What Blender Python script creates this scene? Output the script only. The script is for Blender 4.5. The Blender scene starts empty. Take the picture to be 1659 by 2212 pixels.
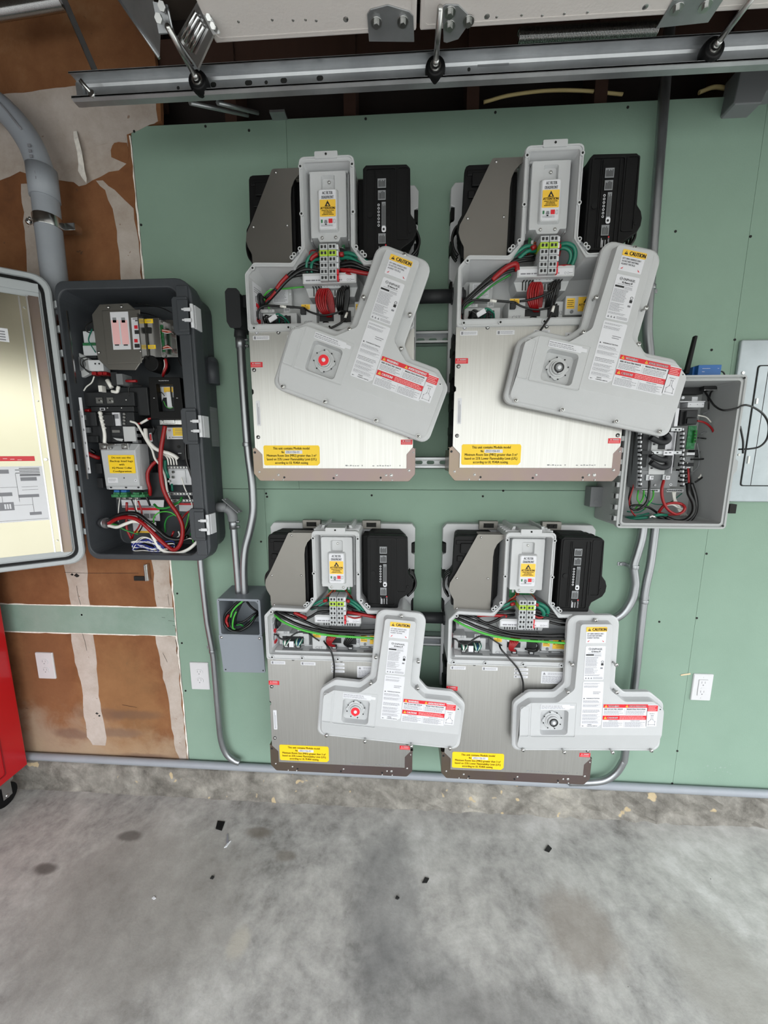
EXPOSURE, SKY = 0.0, 4.8
DX0, DX1, DY, DZ, RX = -2.4, 2.4, -2.6, 2.15, 3.0
import bpy, bmesh, math, random
from mathutils import Vector, Matrix
random.seed(7)
SC = bpy.context.scene
COL = SC.collection
PI = math.pi

# ------------------------------------------------------------------ camera
CAM = Vector((0, -1.4, 1.49))
YAW, PITCH, FPX = math.radians(3.2), math.radians(9.0), 800.0
FW = Vector((-math.sin(YAW)*math.cos(PITCH), math.cos(YAW)*math.cos(PITCH), -math.sin(PITCH)))
RT = Vector((math.cos(YAW), math.sin(YAW), 0))
UP = RT.cross(FW)
cd = bpy.data.cameras.new('camera')
cd.sensor_fit = 'HORIZONTAL'; cd.sensor_width = 36.0; cd.lens = 36.0*FPX/1659.0
cd.clip_start = .02; cd.clip_end = 200
cam = bpy.data.objects.new('camera', cd); COL.objects.link(cam)
m3 = Matrix((RT, UP, -FW)).transposed()
cam.matrix_world = Matrix.Translation(CAM) @ m3.to_4x4()
SC.camera = cam

def P(px, py, y=None, z=None, x=None):
    """point of the place seen at a photo pixel on the plane y=, z= or x="""
    d = FW + RT*((px-829.5)/FPX) - UP*((py-1106.0)/FPX)
    if y is not None: t = (y-CAM.y)/d.y
    elif z is not None: t = (z-CAM.z)/d.z
    else: t = (x-CAM.x)/d.x
    return CAM + d*t

# ------------------------------------------------------------------ colour management, sky, daylight
SC.view_settings.view_transform = 'Standard'
SC.view_settings.look = 'None'
SC.view_settings.gamma = 1
SC.view_settings.use_curve_mapping = False
SC.view_settings.exposure = EXPOSURE
w = bpy.data.worlds.new('sky'); SC.world = w; w.use_nodes = True
nt = w.node_tree; nt.nodes.clear()
wo = nt.nodes.new('ShaderNodeOutputWorld'); bg = nt.nodes.new('ShaderNodeBackground')
tc = nt.nodes.new('ShaderNodeTexCoord'); sx = nt.nodes.new('ShaderNodeSeparateXYZ'); rp = nt.nodes.new('ShaderNodeValToRGB')
nt.links.new(tc.outputs['Generated'], sx.inputs[0]); nt.links.new(sx.outputs['Z'], rp.inputs[0])
for _ in range(2): rp.color_ramp.elements.new(.5)
for e_, (p_, c_) in zip(rp.color_ramp.elements, ((0.0, (.32, .335, .30)), (.07, (.42, .435, .40)), (.15, (.95, .97, .97)), (.6, (1.25, 1.33, 1.42)))):
    e_.position = p_; e_.color = (*c_, 1)
nt.links.new(rp.outputs[0], bg.inputs[0]); bg.inputs[1].default_value = SKY
nt.links.new(bg.outputs[0], wo.inputs[0])
def portal(name, loc, rot, sx_, sy_):
    l = bpy.data.lights.new(name, 'AREA'); l.shape = 'RECTANGLE'; l.size = sx_; l.size_y = sy_
    l.cycles.is_portal = True
    o = bpy.data.objects.new(name, l); COL.objects.link(o); o.location = loc; o.rotation_euler = rot
# garage doorway openings (sky portals)
portal('portal_front', ((DX0+DX1)/2, DY, 1.16), (PI/2, 0, 0), DX1-DX0, 2.32)
portal('portal_right', (RX, (DY-.3)/2, 1.2), (0, PI/2, 0), 2.4, -DY-.3)

# ------------------------------------------------------------------ materials
def lin(c):
    r = []
    for v in c:
        v /= 255.0
        r.append(v/12.92 if v <= .04045 else ((v+.055)/1.055)**2.4)
    return (r[0], r[1], r[2], 1)
def mat(name, col, rough=.5, metal=0.0, noise=None, bump=None, col2=None, stretch=None, rvar=0, coat=0, spec=None):
    m = bpy.data.materials.new(name); m.use_nodes = True
    t = m.node_tree; b = t.nodes['Principled BSDF']
    b.inputs['Base Color'].default_value = lin(col); b.inputs['Roughness'].default_value = rough
    b.inputs['Metallic'].default_value = metal
    if spec is not None: b.inputs['Specular IOR Level'].default_value = spec
    if coat: b.inputs['Coat Weight'].default_value = coat
    if noise or bump:
        tc = t.nodes.new('ShaderNodeTexCoord'); mp = t.nodes.new('ShaderNodeMapping')
        t.links.new(tc.outputs['Object'], mp.inputs[0])
        if stretch: mp.inputs['Scale'].default_value = stretch
    if noise:
        n = t.nodes.new('ShaderNodeTexNoise'); n.inputs['Scale'].default_value = noise[0]; n.inputs['Detail'].default_value = 6
        n.inputs['Roughness'].default_value = .6
        t.links.new(mp.outputs[0], n.inputs[0])
        r = t.nodes.new('ShaderNodeValToRGB'); r.color_ramp.elements[0].position = .5-noise[1]; r.color_ramp.elements[1].position = .5+noise[1]
        r.color_ramp.elements[0].color = lin(col); r.color_ramp.elements[1].color = lin(col2 or [min(255, c*1.15) for c in col])
        t.links.new(n.outputs[0], r.inputs[0]); t.links.new(r.outputs[0], b.inputs['Base Color'])
        if rvar:
            mr = t.nodes.new('ShaderNodeMapRange'); mr.inputs[3].default_value = rough-rvar; mr.inputs[4].default_value = rough+rvar
            t.links.new(n.outputs[0], mr.inputs[0]); t.links.new(mr.outputs[0], b.inputs['Roughness'])
    if bump:
        n2 = t.nodes.new('ShaderNodeTexNoise'); n2.inputs['Scale'].default_value = bump[0]; n2.inputs['Detail'].default_value = 4
        t.links.new(mp.outputs[0], n2.inputs[0])
        bp = t.nodes.new('ShaderNodeBump'); bp.inputs['Strength'].default_value = bump[1]; bp.inputs['Distance'].default_value = .002
        t.links.new(n2.outputs[0], bp.inputs['Height']); t.links.new(bp.outputs[0], b.inputs['Normal'])
    return m

def stained(name, stops, s1, s2, rough=.7, bump=.3, spots=None, patches=()):
    """mottled surface: two noise octaves through a ramp, optional fine specks and shaped stains (x, z or y, radius, colour)"""
    m = bpy.data.materials.new(name); m.use_nodes = True
    t = m.node_tree; b = t.nodes['Principled BSDF']; b.inputs['Roughness'].default_value = rough
    g = t.nodes.new('ShaderNodeNewGeometry')
    def noise(sc, det, dist=0, off=0):
        n = t.nodes.new('ShaderNodeTexNoise'); n.inputs['Scale'].default_value = sc; n.inputs['Detail'].default_value = det
        n.inputs['Distortion'].default_value = dist; n.inputs['Roughness'].default_value = .68
        mp = t.nodes.new('ShaderNodeMapping'); mp.inputs['Location'].default_value = (off, off*.7, 0)
        t.links.new(g.outputs['Position'], mp.inputs[0]); t.links.new(mp.outputs[0], n.inputs[0]); return n
    a = noise(s1, 8, .4); c = noise(s2, 8, .2, 3.1)
    mx = t.nodes.new('ShaderNodeMath'); mx.operation = 'MULTIPLY_ADD'; mx.inputs[1].default_value = .6
    mc = t.nodes.new('ShaderNodeMath'); mc.operation = 'MULTIPLY'; mc.inputs[1].default_value = .4
    t.links.new(c.outputs[0], mc.inputs[0]); t.links.new(a.outputs[0], mx.inputs[0]); t.links.new(mc.outputs[0], mx.inputs[2])
    r = t.nodes.new('ShaderNodeValToRGB')
    while len(r.color_ramp.elements) < len(stops): r.color_ramp.elements.new(.5)
    for e, (p, col) in zip(r.color_ramp.elements, stops): e.position = p; e.color = lin(col)
    t.links.new(mx.outputs[0], r.inputs[0]); out = r.outputs[0]
    if spots:
        s = noise(spots[0], 2, 0, 9); rr = t.nodes.new('ShaderNodeValToRGB')
        rr.color_ramp.elements[0].position = spots[1]; rr.color_ramp.elements[1].position = spots[1]+.03
        rr.color_ramp.elements[0].color = (0, 0, 0, 1); rr.color_ramp.elements[1].color = (1, 1, 1, 1)
        t.links.new(s.outputs[0], rr.inputs[0])
        mm = t.nodes.new('ShaderNodeMix'); mm.data_type = 'RGBA'; mm.inputs[7].default_value = lin(spots[2])
        t.links.new(rr.outputs[0], mm.inputs[0]); t.links.new(out, mm.inputs[6]); out = mm.outputs[2]
    for (cx, cy, cz, rad, sq, col, amt) in patches:
        v = t.nodes.new('ShaderNodeVectorMath'); v.operation = 'SUBTRACT'; v.inputs[1].default_value = (cx, cy, cz)
        t.links.new(g.outputs['Position'], v.inputs[0])
        wn = noise(9, 4, .3, cx*3+5); wv = t.nodes.new('ShaderNodeVectorMath'); wv.operation = 'MULTIPLY_ADD'
        wv.inputs[1].default_value = (rad*.9,)*3; t.links.new(wn.outputs['Color'], wv.inputs[0]); t.links.new(v.outputs[0], wv.inputs[2])
        v2 = t.nodes.new('ShaderNodeVectorMath'); v2.operation = 'MULTIPLY'; v2.inputs[1].default_value = sq
        t.links.new(wv.outputs[0], v2.inputs[0])
        ln = t.nodes.new('ShaderNodeVectorMath'); ln.operation = 'LENGTH'; t.links.new(v2.outputs[0], ln.inputs[0])
        mr = t.nodes.new('ShaderNodeMapRange'); mr.interpolation_type = 'SMOOTHSTEP'
        mr.inputs[1].default_value = rad*1.35; mr.inputs[2].default_value = rad*.7; mr.inputs[3].default_value = 0; mr.inputs[4].default_value = amt
        t.links.new(ln.outputs['Value'], mr.inputs[0])
        mm = t.nodes.new('ShaderNodeMix'); mm.data_type = 'RGBA'; mm.inputs[7].default_value = lin(col)
        t.links.new(mr.outputs[0], mm.inputs[0]); t.links.new(out, mm.inputs[6]); out = mm.outputs[2]
    t.links.new(out, b.inputs['Base Color'])
    f = noise(s2*6, 6, 0, 1); bp = t.nodes.new('ShaderNodeBump'); bp.inputs['Strength'].default_value = bump; bp.inputs['Distance'].default_value = .004
    t.links.new(f.outputs[0], bp.inputs['Height']); t.links.new(bp.outputs[0], b.inputs['Normal'])
    return m

M = {}
M['green'] = mat('green_drywall', (122, 146, 130), .85, noise=(3, .25), col2=(130, 154, 138), bump=(180, .15))
M['green2'] = mat('green_drywall_dusty', (118, 142, 127), .85, noise=(5, .2), col2=(140, 158, 148), bump=(120, .2))
M['brown'] = stained('old_drywall_paper', [(.36, (90, 54, 28)), (.48, (118, 74, 42)), (.58, (132, 88, 54)), (.70, (152, 114, 80))], 1.3, 7, .9, .25, spots=(26, .72, (92, 66, 48)),
    patches=[(-1.6, 0, .2, .5, (.6, 1, 1.3), (158, 138, 118), .8), (-1.1, 0, .16, .42, (.6, 1, 1.5), (162, 140, 114), .75), (-1.12, 0, .5, .22, (1.2, 1, .7), (160, 122, 80), .35), (-1.5, 0, .6, .12, (1, 1, .5), (124, 82, 52), .5), (-1.25, 0, .29, .05, (.4, 1, 2), (116, 92, 76), .7), (-1.45, 0, .27, .04, (.4, 1, 1.6), (112, 84, 70), .7), (-1.13, 0, .17, .035, (.3, 1, 2), (112, 88, 74), .7),
             (-1.3, 0, .38, .06, (.5, 1, 2), (112, 84, 66), .6), (-1.15, 0, .38, .05, (.4, 1, 2), (104, 78, 60), .6)])
M['compound'] = stained('joint_compound', [(.35, (158, 143, 130)), (.5, (176, 164, 154)), (.65, (190, 180, 172))], 4, 16, .9, .25, spots=(38, .72, (142, 120, 104)))
M['torn'] = mat('torn_paper', (196, 176, 146), .9, noise=(20, .2))
M['gyp'] = mat('gypsum_core', (214, 208, 200), .9, noise=(60, .2))
M['wood'] = mat('shaded_wood', (58, 36, 26), .85, noise=(12, .2), stretch=(1, 1, .15))  # wood colour lowered to carry the shade of the open cavity
M['sheath'] = mat('shaded_sheathing', (30, 22, 20), .9, noise=(8, .2))  # cavity back; the deep shade there is put into its colour
M['floor'] = stained('concrete_floor', [(.37, (118, 116, 112)), (.46, (152, 150, 146)), (.54, (171, 169, 164)), (.64, (192, 190, 186))], 2.6, 19, .62, .2, spots=(60, .76, (84, 80, 76)),
    patches=[(0.02, -.28, 0, .16, (1.3, .7, 1), (104, 104, 104), .5), (.08, -.5, 0, .14, (.8, 1.1, 1), (96, 96, 96), .4), (-1.2, -.75, 0, .2, (.5, 2, 1), (70, 66, 62), .7),
             (-.485, -.49, 0, .035, (1.1, .8, 1), (184, 178, 164), .6), (-.55, -.16, 0, .035, (.6, 1.6, 1), (104, 96, 86), .7), (-.42, -.24, 0, .03, (.7, 1.4, 1), (104, 96, 86), .6),
             (.62, -.36, 0, .12, (1, 1, 1), (128, 118, 108), .6), (1.0, -.42, 0, .15, (1, 1, 1), (146, 142, 134), .6), (-.75, -.3, 0, .3, (.8, 1, 1), (138, 134, 128), .6),
             (-1.28, -.33, 0, .03, (.6, 1.6, 1), (80, 76, 72), .8), (-1.05, -.2, 0, .035, (.7, 1.6, 1), (90, 86, 82), .8), (.35, -.62, 0, .16, (.6, 1.2, 1), (110, 108, 106), .5)])
M['curb'] = stained('concrete_curb', [(.34, (70, 66, 60)), (.46, (112, 108, 101)), (.56, (140, 136, 128)), (.68, (172, 166, 154))], 5, 16, .85, .9, spots=(14, .66, (178, 160, 128)))
M['ctrl'] = mat('dark_grey_enclosure', (58, 61, 65), .45, bump=(400, .1), noise=(30, .3), col2=(63, 66, 70), spec=.35)
M['ctrl_in'] = mat('dark_grey_interior', (50, 53, 57), .45, noise=(10, .3), col2=(58, 61, 65))
M['grey'] = mat('light_grey_plastic', (176, 178, 180), .45, bump=(500, .12))
M['unit'] = mat('white_grey_plastic', (184, 185, 186), .42, bump=(500, .1))
M['cover'] = mat('cover_grey_plastic', (178, 179, 180), .45, noise=(6, .3), col2=(186, 187, 188), bump=(600, .15))
M['box'] = mat('junction_box_grey', (128, 134, 142), .4, bump=(500, .1))
M['box2'] = mat('junction_box_side', (116, 122, 128), .45, bump=(500, .1))
M['combiner'] = mat('combiner_grey', (158, 160, 160), .5, bump=(500, .1))
M['combin'] = mat('combiner_interior', (132, 131, 128), .6)
M['black'] = mat('black_plastic', (9, 9, 10), .55, bump=(200, .12), spec=.22)
M['blackm'] = mat('black_rubber', (9, 9, 10), .55, spec=.25)
M['dgrey'] = mat('dark_plastic', (38, 39, 41), .5, spec=.3)
M['mgrey'] = mat('mid_plastic', (112, 114, 116), .5)
M['steel'] = mat('galvanised_steel', (158, 160, 162), .42, .85, noise=(9, .25), col2=(190, 192, 194), rvar=.1)
M['emt'] = mat('conduit_steel', (140, 142, 145), .36, .9, noise=(14, .3), col2=(168, 170, 173), stretch=(1, 1, .3), rvar=.08)
M['pvc'] = mat('grey_conduit', (138, 142, 148), .5, noise=(20, .3), col2=(146, 150, 156))
M['shield'] = mat('grey_zinc_plate', (122, 119, 114), .42, .85, noise=(4, .3), col2=(130, 127, 122), bump=(900, .04))
M['bracket'] = mat('yellow_zinc_plate', (130, 118, 98), .34, .9, noise=(3.2, .22), col2=(126, 110, 114), rvar=.05)
M['alu'] = mat('brushed_aluminium', (200, 199, 196), .38, .9, noise=(40, .3), col2=(180, 178, 174), stretch=(9, 1, .10), rvar=.03)
M['shiny'] = mat('bright_steel', (200, 200, 200), .22, 1.0)
M['screw'] = mat('screw_steel', (190, 190, 188), .28, 1.0)
M['door_in'] = mat('polished_door_liner', (176, 171, 152), .22, 1.0, noise=(2, .3), col2=(184, 179, 160))
M['door_sh'] = mat('grey_door_shell', (164, 168, 170), .45)
M['white'] = mat('white_sticker', (208, 208, 212), .45)
M['whitep'] = mat('white_plastic', (206, 207, 210), .4)
M['dim'] = mat('silver_sticker', (126, 128, 130), .5)
M['yellow'] = mat('yellow_sticker', (236, 196, 20), .45)
M['ylw2'] = mat('amber_sticker', (232, 186, 60), .45)
M['red'] = mat('red_sticker', (204, 32, 44), .4)
M['ink'] = mat('black_ink', (28, 28, 30), .6)
M['ink2'] = mat('grey_ink', (122, 122, 127), .6)
M['inkr'] = mat('pink_ink', (232, 180, 180), .6)
M['redw'] = mat('red_wire', (142, 9, 16), .35)
M['blackw'] = mat('black_wire', (9, 9, 10), .33)
M['greenw'] = mat('green_wire', (28, 118, 44), .35)
M['lgreen'] = mat('light_green_wire', (70, 168, 60), .35)
M['teal'] = mat('teal_wire', (14, 106, 84), .35)
M['whitew'] = mat('white_wire', (222, 220, 214), .35)
M['bluew'] = mat('blue_striped_wire', (28, 40, 120), .35)
M['orangew'] = mat('orange_wire', (196, 86, 40), .4)
M['pcb'] = mat('circuit_board', (24, 92, 52), .4, noise=(120, .12), col2=(60, 130, 84))
M['lime'] = mat('lime_terminal', (166, 196, 60), .45)
M['blue'] = mat('blue_module', (38, 96, 162), .4)
M['redpaint'] = mat('red_cabinet_paint', (180, 16, 26), .3, coat=.3)
M['doorw'] = mat('white_door_panel', (206, 200, 196), .5, bump=(160, .25))
M['ringred'] = mat('red_switch_ring', (226, 40, 52), .3)
M['plate'] = mat('outlet_plastic', (202, 201, 203), .35)
M['insul'] = mat('cream_cable', (190, 172, 120), .6)
M['near_black'] = mat('dark_hole', (24, 24, 22), .9)  # near-black; in holes, slots and gaps it stands in for shade
M['drive'] = mat('driveway', (166, 164, 158), .9)
M['ceil'] = mat('ceiling_board', (70, 60, 52), .9)
M['inside'] = mat('inner_wall_board', (96, 88, 78), .9)

# ------------------------------------------------------------------ mesh builder
_txt = {}
def text_geo(s):
    if s not in _txt:
        c = bpy.data.curves.new('t', 'FONT'); c.body = s; c.size = 1; c.resolution_u = 2
        o = bpy.data.objects.new('t', c); COL.objects.link(o)
        me = bpy.data.meshes.new_from_object(o)
        vs = [(v.co.x, v.co.y) for v in me.vertices]; fs = [tuple(p.vertices) for p in me.polygons]
        bpy.data.objects.remove(o); bpy.data.curves.remove(c); bpy.data.meshes.remove(me)
        _txt[s] = (vs, fs, max([v[0] for v in vs]+[0]))
    return _txt[s]

def rounded(pts, r, seg=4):
    n = len(pts); out = []
    if not isinstance(r, (list, tuple)): r = [r]*n
    for i in range(n):
        a, b, c = Vector(pts[i-1]), Vector(pts[i]), Vector(pts[(i+1) % n])
        if r[i] <= 0: out.append((b.x, b.y)); continue
        u = (a-b); v = (c-b); lu, lv = u.length, v.length; u /= lu; v /= lv
        ang = math.acos(max(-1, min(1, u.dot(v)))); t = min(r[i]/math.tan(ang/2), lu*.49, lv*.49)
        rr = t*math.tan(ang/2); p0 = b+u*t; p1 = b+v*t; cen = b+(u+v).normalized()*(rr/math.sin(ang/2))
        a0 = math.atan2(p0.y-cen.y, p0.x-cen.x); a1 = math.atan2(p1.y-cen.y, p1.x-cen.x)
        d = a1-a0
        while d > PI: d -= 2*PI
        while d < -PI: d += 2*PI
        for k in range(seg+1):
            q = a0+d*k/seg; out.append((cen.x+rr*math.cos(q), cen.y+rr*math.sin(q)))
    return out
def offset(pts, d):
    """move every edge inwards by d (points counter-clockwise)"""
    n = len(pts); out = []
    for i in range(n):
        a, b, c = Vector(pts[i-1]), Vector(pts[i]), Vector(pts[(i+1) % n])
        e1 = (b-a).normalized(); e2 = (c-b).normalized(); n1 = Vector((-e1.y, e1.x)); n2 = Vector((-e2.y, e2.x))
        k = 1+n1.dot(n2); q = b+(n1+n2)*(d/k); out.append((q.x, q.y))
    return out
def rect(x0, z0, x1, z1): return [(x0, z0), (x1, z0), (x1, z1), (x0, z1)]
def catmull(pts, n=6, closed=False):
    pts = [Vector(p) for p in pts]; N = len(pts)
    if N < 3 or n < 2: return pts
    out = []
    rng = range(N if closed else N-1)
    for i in rng:
        if closed: p0, p1, p2, p3 = pts[i-1], pts[i], pts[(i+1) % N], pts[(i+2) % N]
        else:
            p1, p2 = pts[i], pts[i+1]
            p0 = pts[i-1] if i else p1*2-p2
            p3 = pts[i+2] if i+2 < N else p2*2-p1
        for k in range(n):
            t = k/n
            out.append(.5*((2*p1)+(p2-p0)*t+(2*p0-5*p1+4*p2-p3)*t*t+(3*p1-p0-3*p2+p3)*t**3))
    if not closed: out.append(pts[-1])
    return out

class MB:
    def __init__(s): s.v = []; s.f = []; s.m = []; s.s = []; s.T = None; s.g = []; s.k = 0
    def new(s): s.k += 1
    def add(s, vs, fs, m=0, smooth=False):
        b = len(s.v)
        for p in vs:
            p = Vector(p)
            if s.T is not None: p = s.T @ p
            s.v.append(p)
        for f in fs: s.f.append(tuple(b+i for i in f)); s.m.append(m); s.s.append(smooth); s.g.append(s.k)
        return s
    def box(s, x0, y0, z0, x1, y1, z1, m=0):
        s.new()
        v = [(x0, y0, z0), (x1, y0, z0), (x1, y1, z0), (x0, y1, z0), (x0, y0, z1), (x1, y0, z1), (x1, y1, z1), (x0, y1, z1)]
        return s.add(v, [(0, 3, 2, 1), (4, 5, 6, 7), (0, 1, 5, 4), (1, 2, 6, 5), (2, 3, 7, 6), (3, 0, 4, 7)], m)
    def prism(s, poly, y0, y1, m=0, poly1=None, smooth=False):
        """extrude a polygon given in (x, z) from y0 to y1"""
        s.new(); n = len(poly); q = poly1 or poly
        v = [(p[0], y0, p[1]) for p in poly]+[(p[0], y1, p[1]) for p in q]
        s.add(v, [tuple(range(n)), tuple(range(2*n-1, n-1, -1))], m)
        return s.add(v, [(i, n+i, n+(i+1) % n, (i+1) % n) for i in range(n)], m, smooth)
    def loft(s, rings, m=0, cap0=True, cap1=True, smooth=False):
        """rings: list of (poly, y) or (poly, [y per point])"""
        n = len(rings[0][0]); v = []
        for poly, y in rings:
            for i, p in enumerate(poly): v.append((p[0], y[i] if isinstance(y, (list, tuple)) else y, p[1]))
        f = []
        for k in range(len(rings)-1):
            for i in range(n): f.append((k*n+i, (k+1)*n+i, (k+1)*n+(i+1) % n, k*n+(i+1) % n))
        s.add(v, f, m, smooth)
        if cap0: s.add(v[:n], [tuple(range(n))], m)
        if cap1: s.add(v[-n:], [tuple(range(n))], m)
        return s
    def ring(s, out, inn, y0, y1, m=0):
        s.new(); n = len(out); v = []
        for y in (y0, y1):
            v += [(p[0], y, p[1]) for p in out]; v += [(p[0], y, p[1]) for p in inn]
        f = []
        for i in range(n):
            j = (i+1) % n
            f += [(i, j, n+j, n+i), (2*n+i, 3*n+i, 3*n+j, 2*n+j), (i, 2*n+i, 2*n+j, j), (n+i, n+j, 3*n+j, 3*n+i)]
        return s.add(v, f, m)
    def cyl(s, p0, p1, r, seg=14, m=0, r1=None, smooth=True, caps=True):
        s.new(); p0, p1 = Vector(p0), Vector(p1); d = (p1-p0).normalized(); a = d.orthogonal().normalized(); b = d.cross(a)
        r1 = r if r1 is None else r1; v = []
        for p, q in ((p0, r), (p1, r1)):
            for i in range(seg):
                t = 2*PI*i/seg; v.append(p+a*q*math.cos(t)+b*q*math.sin(t))
        s.add(v, [(i, (i+1) % seg, seg+(i+1) % seg, seg+i) for i in range(seg)], m, smooth)
        if caps: s.add(v, [tuple(range(seg-1, -1, -1)), tuple(range(seg, 2*seg))], m)
        return s
    def tube(s, pts, r, m=0, seg=8, n=6, closed=False):
        s.new(); pts = catmull(pts, n, closed); N = len(pts); v = []; up = None
        for i, p in enumerate(pts):
            if closed: d = (pts[(i+1) % N]-pts[i-1]).normalized()
            else: d = (pts[min(i+1, N-1)]-pts[max(i-1, 0)]).normalized()
            if up is None: up = d.orthogonal().normalized()
            up = (up-d*up.dot(d)).normalized(); b = d.cross(up)
            for k in range(seg):
                t = 2*PI*k/seg; v.append(p+up*r*math.cos(t)+b*r*math.sin(t))
        R = N if closed else N-1
        s.add(v, [(i*seg+k, i*seg+(k+1) % seg, ((i+1) % N)*seg+(k+1) % seg, ((i+1) % N)*seg+k) for i in range(R) for k in range(seg)], m, True)
        if not closed: s.add(v, [tuple(range(seg-1, -1, -1)), tuple(range((N-1)*seg, N*seg))], m)
        return s
    def dome(s, c, r, h, axis=(0, -1, 0), m=0, seg=12, rings=3):
        c = Vector(c); d = Vector(axis).normalized(); a = d.orthogonal().normalized(); b = d.cross(a); v = []
        for k in range(rings):
            t = k/rings*PI/2
            for i in range(seg):
                q = 2*PI*i/seg; v.append(c+d*h*math.sin(t)+(a*math.cos(q)+b*math.sin(q))*r*math.cos(t))
        v.append(c+d*h)
        f = [(k*seg+i, k*seg+(i+1) % seg, (k+1)*seg+(i+1) % seg, (k+1)*seg+i) for k in range(rings-1) for i in range(seg)]
        f += [((rings-1)*seg+i, (rings-1)*seg+(i+1) % seg, rings*seg) for i in range(seg)]
        return s.add(v, f, m, True)
    def text(s, t, x, z, size, y, m=0, align='C', sx=1.0, rot=0, bold=0, w=None):
        vs, fs, wd = text_geo(t)
        if w: sx = w/(wd*size)
        wd *= size*sx
        x0 = x-wd/2 if align == 'C' else (x-wd if align == 'R' else x)
        cr, sr = math.cos(rot), math.sin(rot)
        for bo in ([0] if not bold else [-bold, 0, bold]):
            pts = []
            for (a, b) in vs:
                px, pz = (x0-x)+a*size*sx+bo, b*size
                pts.append((x+px*cr-pz*sr, y, z+px*sr+pz*cr))
            s.add(pts, fs, m)
        return s
    def lines(s, x0, z1, x1, z0, n, y, m=0, fill=.34, rag=.25, vertical=False):
        """rows of fine print too small to read"""
        st = ((z1-z0) if not vertical else (x1-x0))/n
        for i in range(n):
            e = random.random()*rag
            if vertical:
                xx = x0+st*(i+.5); s.add([(xx-st*fill/2, y, z0), (xx+st*fill/2, y, z0), (xx+st*fill/2, y, z1-(z1-z0)*e), (xx-st*fill/2, y, z1-(z1-z0)*e)], [(0, 1, 2, 3)], m)
            else:
                zz = z1-st*(i+.5); xe = x1-(x1-x0)*e; xx = x0
                while xx < xe:
                    ww = (x1-x0)*random.uniform(.04, .13); xr = min(xe, xx+ww)
                    s.add([(xx, y, zz-st*fill/2), (xr, y, zz-st*fill/2), (xr, y, zz+st*fill/2), (xx, y, zz+st*fill/2)], [(0, 1, 2, 3)], m)
                    xx = xr+(x1-x0)*.015
        return s
    def quad(s, x0, z0, x1, z1, y, m=0): return s.add([(x0, y, z0), (x1, y, z0), (x1, y, z1), (x0, y, z1)], [(0, 1, 2, 3)], m)
    def poly(s, pts, y, m=0): return s.add([(p[0], y, p[1]) for p in pts], [tuple(range(len(pts)))], m)
    def parts(s, name, mats, parent=None, bevel=0):
        """every shape in the builder becomes a part of its own"""
        out = []
        for k in sorted(set(s.g)):
            b = MB(); ids = {}
            for f, m, sm, g in zip(s.f, s.m, s.s, s.g):
                if g != k: continue
                nf = []
                for i in f:
                    if i not in ids: ids[i] = len(b.v); b.v.append(s.v[i])
                    nf.append(ids[i])
                b.f.append(tuple(nf)); b.m.append(m); b.s.append(sm); b.g.append(0)
            used = sorted(set(b.m)); mm = mats if isinstance(mats, (list, tuple)) else [mats]
            b.m = [used.index(q) for q in b.m]
            out.append(b.build(name, [mm[q] for q in used], parent, bevel))
        return out
    def build(s, name, mats, parent=None, bevel=0, org=None, weld=False):
        if not isinstance(mats, (list, tuple)): mats = [mats]
        me = bpy.data.meshes.new(name)
        off = Vector((0, 0, 0))
        if org == 'base':
            lo = Vector([min(v[i] for v in s.v) for i in range(3)]); hi = Vector([max(v[i] for v in s.v) for i in range(3)])
            off = Vector(((lo.x+hi.x)/2, (lo.y+hi.y)/2, lo.z))
        elif org is not None: off = Vector(org)
        elif parent is not None and parent.get('_w'): off = Vector(parent['_w'])
        me.from_pydata([tuple(v-off) for v in s.v], [], s.f)
        me.polygons.foreach_set('material_index', s.m); me.polygons.foreach_set('use_smooth', s.s)
        for m in mats: me.materials.append(M[m] if isinstance(m, str) else m)
        bm = bmesh.new(); bm.from_mesh(me); bmesh.ops.remove_doubles(bm, verts=bm.verts, dist=1e-6)
        bmesh.ops.recalc_face_normals(bm, faces=bm.faces); bm.to_mesh(me); bm.free()
        o = bpy.data.objects.new(name, me); COL.objects.link(o)
        if parent is not None: o.parent = parent
        if org is not None: o.location = off
        if bevel:
            b = o.modifiers.new('bevel', 'BEVEL'); b.width = bevel; b.segments = 2; b.limit_method = 'ANGLE'; b.angle_limit = math.radians(50)
        if parent is not None and parent.get('_w') and org is None: o['_w'] = parent['_w']
        return o

def tag(o, label=None, cat=None, group=None, kind=None):
    if label: o['label'] = label
    if cat: o['category'] = cat
    if group: o['group'] = group
    if kind: o['kind'] = kind
    return o
def thing(name, label, cat, loc=(0, 0, 0), group=None, world=False, kind=None):
    """an Empty at the base of a thing; world=True: its parts are modelled in room coordinates"""
    o = bpy.data.objects.new(name, None); o.empty_display_size = .05; COL.objects.link(o); o.location = loc
    if world: o['_w'] = tuple(loc)
    return tag(o, label, cat, group, kind)
def copy_tree(o, parent=None):
    c = o.copy(); COL.objects.link(c)
    if parent is not None: c.parent = parent
    for ch in list(o.children): copy_tree(ch, c)
    return c
def cut(o, mb):
    """carve the cutter shape out of an object's mesh for good"""
    c = mb.build('cutter', ['black'])
    md = o.modifiers.new('cut', 'BOOLEAN'); md.operation = 'DIFFERENCE'; md.object = c; md.solver = 'EXACT'
    bpy.context.view_layer.update()
    dg = bpy.context.evaluated_depsgraph_get()
    me = bpy.data.meshes.new_from_object(o.evaluated_get(dg))
    o.modifiers.clear(); o.data = me; bpy.data.objects.remove(c)
    return o
def struct(name, mb, mats, parent=None, bevel=0):
    o = mb.build(name, mats, parent, bevel)
    if parent is None: o['kind'] = 'structure'
    return o
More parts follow.
